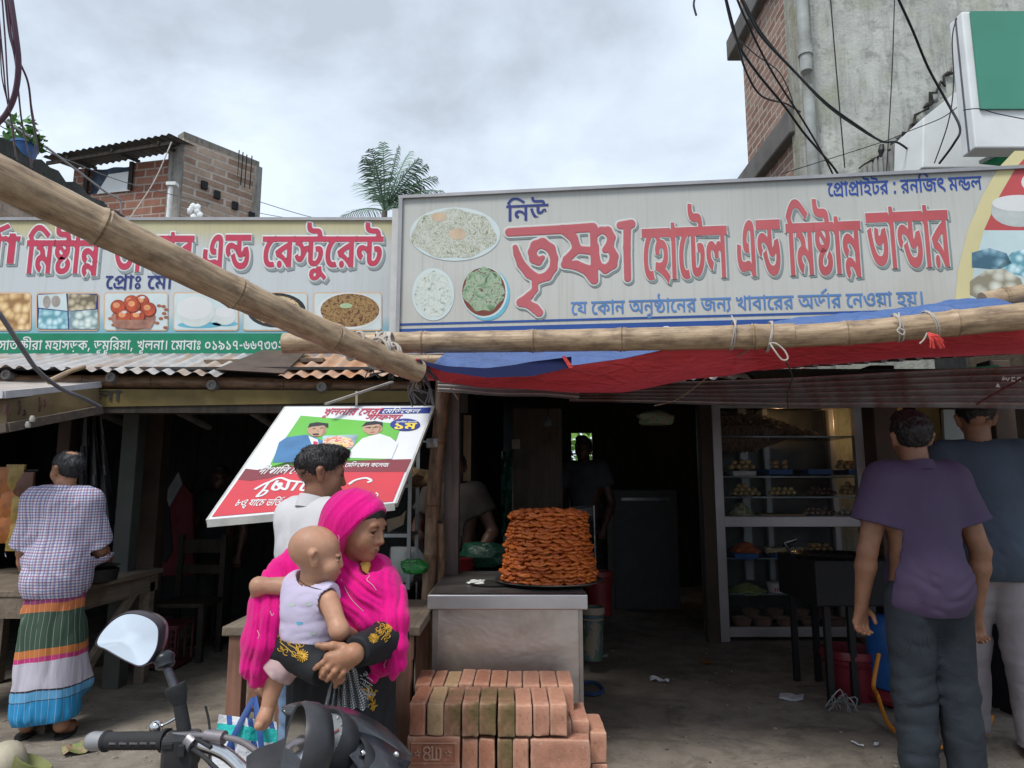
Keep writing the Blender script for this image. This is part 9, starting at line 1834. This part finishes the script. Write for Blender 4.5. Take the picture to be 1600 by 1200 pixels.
for x0,x1,y0,y1,X0,X1 in ((517,530,1060,1120,503,536),(530,552,1040,1108,535,578)):
 b=B();P=[[W_(lerp(lerp(x0,x1,j/15),lerp(X0,X1,j/15),i/13)+(2*math.sin(i*.8) if j>12 else 0),lerp(y0,y1,i/13)-(3 if i else 0)*math.sin(j),2.36+.018*math.sin(j*1.25+i*.25)-.02*i/13) for j in range(16)] for i in range(14)];b.grid(P);obj('fold',b,GAM,gc,True)
b=B();rr=random.Random(8)
for k in range(40): a_=W_(568+rr.uniform(-6,9),1060+rr.uniform(-12,36),2.345);b.tube([a_,a_+V(rr.uniform(.0,.02),-.004,rr.uniform(-.012,.004))],.0011,4)
obj('fringe',b,M('fringe_thread',(.38,.38,.38),.9),gc)
hcb=at(495,869,2.40);HB=frame((.93,.30,-.12),(.02,0,1));hsb=.82;g=thing('person',(hcb.x,2.42,1.0),'shaven headed baby in a pale lilac top, carried on the woman\'s arm','person')
nb=chain([at(489,930,2.42),at(491,905,2.42),hcb],[.045,.042,.05],.02);tb=smooth([ell(at(483,945,2.42),(.085,.070,.075)),ell(at(484,985,2.43),(.085,.075,.075)),ell(at(462,1015,2.44),(.080,.07,.055))],.05)
aB=chain([at(514,938,2.37),at(530,985,2.33),at(551,992,2.41)],[.033,.0285,.019],.02);aA=chain([at(452,916,2.44),at(404,915,2.43),at(400,942,2.49)],[.032,.0255,.019],.02)
lB=chain([at(458,1028,2.46),at(432,1052,2.43),at(418,1108,2.41)],[.046,.036,.022],.02);ft=chain([at(418,1108,2.41),at(412,1125,2.39),at(405,1133,2.35)],[.024,.022,.015],.015)
toes=[cap(at(404+k*3.2,1131+k*.6,2.355+k*.006),at(401+k*3.2,1136+k*.5,2.342+k*.006),.007,.0055) for k in range(5)]
hb=xf(head_local(baby=True),hcb,HB,hsb);obj('body',body_mesh([tb,nb,aB,aA,lB],hb,[[ft]+toes],.006,.0026,.003),SKC,g);eyes(hcb,HB,hsb,g,brow=False)
LIL=NT('lilac_cotton');o=LIL.co.outputs['Object'];LL=LIL.out(LIL.mix(LIL.ramp(LIL.noise(o,11,3,.5),[(.58,(0,0,0)),(.66,(.5,)*3)]),(.56,.50,.66),(.60,.40,.52)),.85,LIL.bump(LIL.noise(o,24,4),.35,.006))
vest=smooth([ell(at(483,945,2.42),(.085,.070,.078)),ell(at(483,985,2.43),(.092,.080,.095)),cap(at(466,915,2.43),at(510,930,2.39),.040,.038)],.04)
put('top',cloth(vest,(9,14,16),.004,80,.009,[(at(480,1006,2.4),(.12,0,-1)),(at(522,935,2.38),(.9,-.3,.1))],lambda P,r: np.maximum(np.maximum(r,-(nb(P)-.012)),-(aB(P)-.006))),.0042,LL,g)
b=B();tp=g.children[-1] if 0 else [c for c in bpy.data.objects if c.name.startswith('top') and c.parent==g][0]
for cx,cy,mt_ in ((467,974,0),(482,944,1),(489,990,1),(455,945,1)): q=[onto(tp,cx+dx,cy+dy,.0012) for dx,dy in ((-5,-1),(-2,-3),(4,-2),(7,0),(3,2),(-2,3))];q=[p for p in q if p is not None];b.add(q,[tuple(range(len(q)))],None,mt_) if len(q)>2 else 0
obj('print',b,[M('print_sky',(.12,.42,.60),.8),M('print_mint',(.50,.58,.52),.8)],tp)
b=B();q=[W_(466,905,2.375),W_(478,914,2.36),W_(492,919,2.352),W_(508,922,2.352),W_(516,920,2.37)];b.tube(spl(q,5),.0016,5);obj('neck_cord',b,M('dark_cord',(.06,.04,.03),.8),g)
put('bottoms',cloth(smooth([ell(at(462,1015,2.44),(.082,.07,.055)),cap(at(470,1015,2.44),at(436,1046,2.40),.055,.05)],.03),(18,18,18),.004,81,.007,[(at(428,1050,2.4),(-.6,0,-.8))]),.005,M('pale_pink_cotton',(.52,.36,.36),.85,.08,9,.2),g)
# ================================================================ motorcycle in the foreground
mb=thing('motorcycle',V(-.42,1.15,0),'black motorcycle with round mirror on a stalk, handlebar and scratched smoky windscreen in the foreground','motorcycle')
RUB=M('bike_rubber',(.022,.022,.024),.75,.25,20,.2);PLB=M('bike_plastic',(.020,.022,.027),.38,.25,8,.08,dirt=.35,dirtcol=(.11,.10,.095));CHR=M('bike_chrome',(.62,.62,.63),.16,.12,6,.03,metal=1.);GREYM=M('bike_grey_metal',(.22,.21,.23),.4,.25,9,.1,metal=.6,dirt=.4,dirtcol=(.16,.08,.05))
gA,gB=at(140,1158,1.44),at(262,1157,1.40)
d=(gB-gA).normalized()
def radial(a, b_, prof, n=20): # prof: list of (t along, radius)
 bd=B();L=(b_-a);bd.tube([a+L*t for t,r in prof],[r for t,r in prof],n);return bd
GP=[(.20,.0175),(.215,.0195),(.235,.0195),(.245,.0165)]
for k in range(14): GP+=[(.26+k*.048,.0155),(.275+k*.048,.0163),(.29+k*.048,.0163)]
GP+=[(.94,.0155),(.95,.021),(1.,.021)]
gr=obj('grip',radial(gA,gB,GP),RUB,mb,True,sharp=60)
obj('bar_end',radial(gA,gB,[(-.02,.008),(.0,.0150),(.05,.0175),(.17,.0165),(.20,.0165)]),M('bar_end_grey',(.30,.30,.31),.4,.15,8,.05,metal=.5),gr,True,sharp=60)
b=B()
for k in range(5): p=lerp(gA,gB,.36+k*.13);b.bar(p+V(-.006,-.0162,.001),p+V(.010,-.0162,.001),.004,.003)
obj('grip_slot',b,GREYM,gr)
hs=at(284,1165,1.385);b=B();b.box(hs+V(0,.0,-.008),(.062,.05,.062),(0,0,R(12)));b.box(hs+V(.002,-.004,-.055),(.055,.045,.05),(0,0,R(12)));sw=obj('switch_housing',b,PLB,mb,bev=.008)
b=B();b.box(hs+V(-.014,-.027,.008),(.02,.008,.012),(0,0,R(12)));b.box(hs+V(.012,-.027,.0),(.012,.008,.022),(0,0,R(12)));b.box(hs+V(.0,-.026,-.045),(.028,.008,.014),(0,0,R(12)));obj('switch_button',b,RUB,sw,bev=.002)
b=B();b.ico(at(244,1136,1.42),.0125,3);b.tube([at(247,1136,1.42),at(262,1130,1.41),at(276,1122,1.40)],.0028,7);obj('clutch_lever',b,CHR,mb,True)
b=B();b.tube(spl([gB,at(300,1160,1.38),at(322,1166,1.36),at(355,1180,1.33),at(390,1212,1.28),at(430,1250,1.24),at(520,1262,1.2),at(640,1300,1.12),at(760,1330,1.05),at(860,1340,1.0)],8),.0112,14);obj('handlebar',b,CHR,mb,True)
b=B();b.tube([at(860,1340,1.0),at(960,1350,.96)],.017,16);obj('grip',b,RUB,mb,True)
mp=[at(x,y,1.40) for x,y in ((288,1142),(284,1118),(279,1090))]
b=B();b.tube(mp,[.0125,.012,.0115],14);b.tube([at(281,1100,1.40),at(277,1083,1.40),at(274,1074,1.40)],[.0120,.0185,.0200],16);b.tube([at(276,1079,1.40),at(273.5,1071,1.40)],[.0185,.0185],16);obj('mirror_boot',b,RUB,mb,True,sharp=60)
b=B();b.tube([at(275,1082,1.40),at(266,1056,1.40),at(259,1040,1.405)],[.0078,.0074,.0070],12);obj('mirror_stalk',b,M('rusted_stalk',(.10,.10,.115),.35,.4,20,.2,metal=.7,dirt=.5,dirtcol=(.16,.075,.045)),mb,True)
ol=[(153,1003),(155,994),(162,982),(174,969),(188,961),(203,959),(220,962),(236,969),(247,980),(250,996),(249,1012),(243,1026),(236,1034),(225,1037),(210,1032),(190,1023),(168,1012),(157,1008)]
ol=[(p.x,p.y) for p in spl([V(x,y,0) for x,y in ol+ol[:1]],4)][:-1]
cx,cy=204,999;YM=1.40
def mtilt(p): return p+V(0,(p.z-at(cx,cy,YM).z)*.30,0)
def mo(s,dy): return [mtilt(at(cx+(x-cx)*s,cy+(y-cy)*s,YM))+V(0,dy,0) for x,y in ol]
b=B();b.grid([mo(.965,-.006),mo(1.,-.008),mo(1.035,-.002),mo(1.05,.012),mo(.99,.032),mo(.75,.048),mo(.4,.055),mo(.05,.057)],closed=True);mh=obj('mirror_housing',b,M('mirror_shell',(.035,.028,.038),.3,.2,8,.04,dirt=.2),mb,True,sharp=60)
cN=Vector(at(cx,cy,YM));b=B();n_=len(ol);ring=mo(.968,-.0055)
b.add([cN+V(0,-.0075,0)]+[lerp(cN+V(0,-.0073,0),p,.5) for p in ring]+ring,[(0,1+i,1+(i+1) % n_) for i in range(n_)]+[(1+i,1+n_+i,1+n_+(i+1) % n_,1+(i+1) % n_) for i in range(n_)])
MG=NT('mirror_glass');MGL=MG.out((.86,.89,.91),.07,None,1.0)
gl=obj('mirror_glass',b,MGL,mh,True,sharp=80)
b=B();b.lathe([(.012,-.012),(.018,-.008),(.0165,.0),(.020,.006),(.0175,.012),(.013,.018)],at(257,1034,1.405),18,(R(-12),R(-22),0));obj('mirror_joint',b,PLB,mb,True,sharp=60)
for pts,r,nm in (([(330,1168,1.34),(300,1152,1.37),(296,1166,1.37),(318,1182,1.34),(352,1215,1.3)],.004,'control_cable'),([(262,1150,1.385),(290,1148,1.375),(330,1150,1.355),(352,1152,1.35),(380,1160,1.33),(410,1182,1.30),(425,1200,1.28)],.0055,'control_cable'),([(321,1103,1.36),(326,1125,1.36),(328,1150,1.355),(327,1196,1.34)],.0022,'control_cable'),([(300,1146,1.37),(309,1166,1.36),(340,1176,1.34),(372,1196,1.31)],.0026,'control_cable'),([(270,1152,1.39),(276,1178,1.385),(290,1210,1.38)],.0035,'control_cable')):
 b=B();b.tube(spl([at(*p) for p in pts],7),r,8);obj(nm,b,RUB if r!=.0055 else GREYM,mb,True,sharp=80)
b=B();b.tube([at(296,1155,1.375),at(305,1163,1.37)],.0165,16);b.tube([at(322,1148,1.36),at(350,1153,1.35)],[.0105,.0125],14);obj('clamp',b,GREYM,mb,True,sharp=60)
m2=at(468,1172,1.20);ax2=frame((-.86,-.46,.20));A2=Matrix(ax2.tolist())
def ov(s,dep,k=30): return [m2+A2 @ V(math.cos(a)*.064*s*(1+.1*math.sin(a)),dep,math.sin(a)*.068*s) for a in [6.2832*j/k for j in range(k)]]
b=B();b.grid([ov(.95,.010),ov(1.0,.012),ov(1.06,.004),ov(1.05,-.016),ov(.92,-.034),ov(.5,-.046),ov(.03,-.05)],closed=True);h2=obj('mirror_housing',b,PLB,mb,True,sharp=60)
b=B();c2=m2+A2 @ V(0,.0095,0);r2=ov(.952,.0098);b.add([c2]+r2,[(0,1+i,1+(i+1) % 30) for i in range(30)]);obj('mirror_glass',b,MATS['mirror_glass'],h2)
b=B();b.tube([m2+A2 @ V(-.02,-.03,-.05),at(440,1230,1.2),at(452,1290,1.16)],.008,10);obj('mirror_stalk',b,GREYM,mb,True)
for (px,py),r in (((505,1158),.052),((540,1200),.05)):
 c=at(px,py,1.29);axd=frame((-.52,-.62,.58));Ax=Matrix(axd.tolist());rot=Matrix((Ax.col[0],Ax.col[2],Ax.col[1])).transposed()
 b=B();b.lathe([(r*.7,-.06),(r*1.02,-.03),(r*1.06,.004),(r*1.0,.010),(r*.93,.008),(r*.9,.001)],c,34,rot,cap=False);gg=obj('gauge',b,PLB,mb,True,sharp=60)
 b=B();b.lathe([(.0005,.0015),(r*.91,.001)],c,34,rot,cap=False);obj('dial',b,M('dial_grey',(.17,.18,.19),.35,.3,14,.05),gg)
 b=B();e=lambda a,q: c+rot @ V(math.cos(a)*q,math.sin(a)*q,.004)
 b.bar(e(2.4,r*.1),e(2.4,r*.7),.003,.0015);obj('needle',b,M('needle_red',(.5,.04,.03),.5),gg)
 b=B();[b.bar(e(k*.45,r*.78),e(k*.45,r*.86),.0025,.001) for k in range(11)];obj('ticks',b,M('tick_white',(.6,.6,.6),.5),gg)
def patch(rows,mt,nm,parent,th=.004):
 b=B();b.grid([spl([at(*p) for p in r_],6) for r_ in rows]);o=obj(nm,b,mt,parent,True,sharp=60);m=o.modifiers.new('thick','SOLIDIFY');m.thickness=th;m.offset=-1;return o
SMOKE=M('smoky_screen',(.026,.028,.036),.20,.4,22,.12,dirt=.45,dirtcol=(.085,.085,.09),spec=.6,stretch=(1,1,.4))
patch([[(441,1104,1.34),(470,1096,1.37),(505,1101,1.39),(540,1106,1.41),(562,1113,1.42),(585,1124,1.43),(612,1144,1.44),(646,1180,1.45)],
 [(440,1108,1.33),(470,1106,1.345),(505,1113,1.36),(540,1118,1.375),(564,1124,1.39),(585,1138,1.40),(612,1156,1.42),(642,1184,1.43)],
 [(446,1116,1.325),(475,1118,1.33),(508,1126,1.34),(540,1134,1.35),(560,1142,1.36),(585,1152,1.375),(612,1168,1.395),(634,1188,1.41)]],SMOKE,'windscreen',mb,.004)
patch([[(528,1146,1.30),(536,1140,1.31),(560,1143,1.32),(590,1152,1.335),(620,1170,1.35),(644,1184,1.37)],
 [(528,1152,1.29),(540,1156,1.29),(566,1164,1.295),(594,1174,1.305),(620,1186,1.32),(640,1192,1.345)],
 [(532,1160,1.28),(546,1176,1.27),(572,1190,1.27),(596,1202,1.275),(618,1206,1.29),(636,1204,1.32)],
 [(545,1178,1.27),(560,1205,1.255),(580,1222,1.25),(600,1228,1.255),(618,1226,1.27),(632,1218,1.30)]],SMOKE,'cowl',mb,.004)
for px,py,Y in ((567,1177,1.272),(619,1179,1.305)): b=B();b.ico(at(px,py,Y),(.0055,.0045,.0055),2);obj('rivet',b,CHR,mb,True)
patch([[(385,1182,1.27),(405,1168,1.29),(430,1160,1.31),(450,1150,1.33)],[(386,1215,1.22),(410,1210,1.24),(440,1206,1.26),(470,1200,1.28)],[(390,1260,1.18),(420,1260,1.2),(460,1258,1.22),(500,1250,1.24)]],PLB,'side_cowl',mb)
def wheel(c,ax,r=.30):
 rot=ax.to_track_quat('Z','Y').to_matrix();b=B();tp=[c+rot @ V(math.cos(a)*r*.86,math.sin(a)*r*.86,0) for a in [6.2832*k/40 for k in range(40)]];b.tube(tp,.05,12,closed=True);w_=obj('wheel',b,RUB,mb,True)
 b=B();b.tube([c+rot @ V(math.cos(a)*r*.70,math.sin(a)*r*.70,0) for a in [6.2832*k/32 for k in range(32)]],.018,8,closed=True);[b.bar(c,c+rot @ V(math.cos(a)*r*.69,math.sin(a)*r*.69,0),.03,.02) for a in [6.2832*k/5 for k in range(5)]];b.lathe([(.03,-.05),(.04,0),(.03,.05)],c,16,rot);obj('rim',b,GREYM,w_,True)
hd=V(.62,.78,0).normalized();sdv=V(hd.y,-hd.x,0);st=V(-.40,1.14,.84);fwh=st+hd*.38;fwh.z=.30;rwh=st-hd*.92;rwh.z=.30
wheel(fwh,sdv);wheel(rwh,sdv)
b=B()
for s_ in (-1,1): b.tube([fwh+sdv*.08*s_,st+sdv*.08*s_+V(0,0,-.02)],.019,12)
obj('fork',b,CHR,mb,True)
b=B();b.tube([st+V(0,0,-.1),st-hd*.3+V(0,0,-.42),st-hd*.62+V(0,0,-.42),rwh+V(0,0,.22)],.022,10);b.tube([st+V(0,0,-.1),st-hd*.6+V(0,0,-.14),st-hd*1.0+V(0,0,-.1)],.02,10);b.tube([rwh,st-hd*.58+V(0,0,-.40)],.022,10);obj('frame',b,RUB,mb,True)
cc=lambda f_,z,s_=0: st+hd*f_+sdv*s_+V(0,0,z)
put('fuel_tank',smooth([cap(cc(-.16,-.10),cc(-.42,-.10),.10,.085)],.02),.012,PLB,mb);put('seat',smooth([cap(cc(-.52,-.10),cc(-.98,-.06),.075,.085)],.02),.012,RUB,mb)
b=B();b.box(cc(-.36,-.45),(.24,.3,.3),(0,0,math.atan2(hd.y,hd.x)+R(90)));b.box(cc(-.30,-.33),(.16,.16,.16),(0,0,math.atan2(hd.y,hd.x)+R(90)));obj('engine',b,GREYM,mb,bev=.02)
b=B();b.tube([cc(-.2,-.5,.1),cc(-.4,-.6,.14),cc(-.9,-.52,.16),cc(-1.1,-.48,.16)],[.02,.025,.04,.035],12);obj('exhaust',b,CHR,mb,True)
put('headlight',smooth([cap(cc(.14,.0),cc(.20,-.02),.085,.075)],.02),.010,PLB,mb)
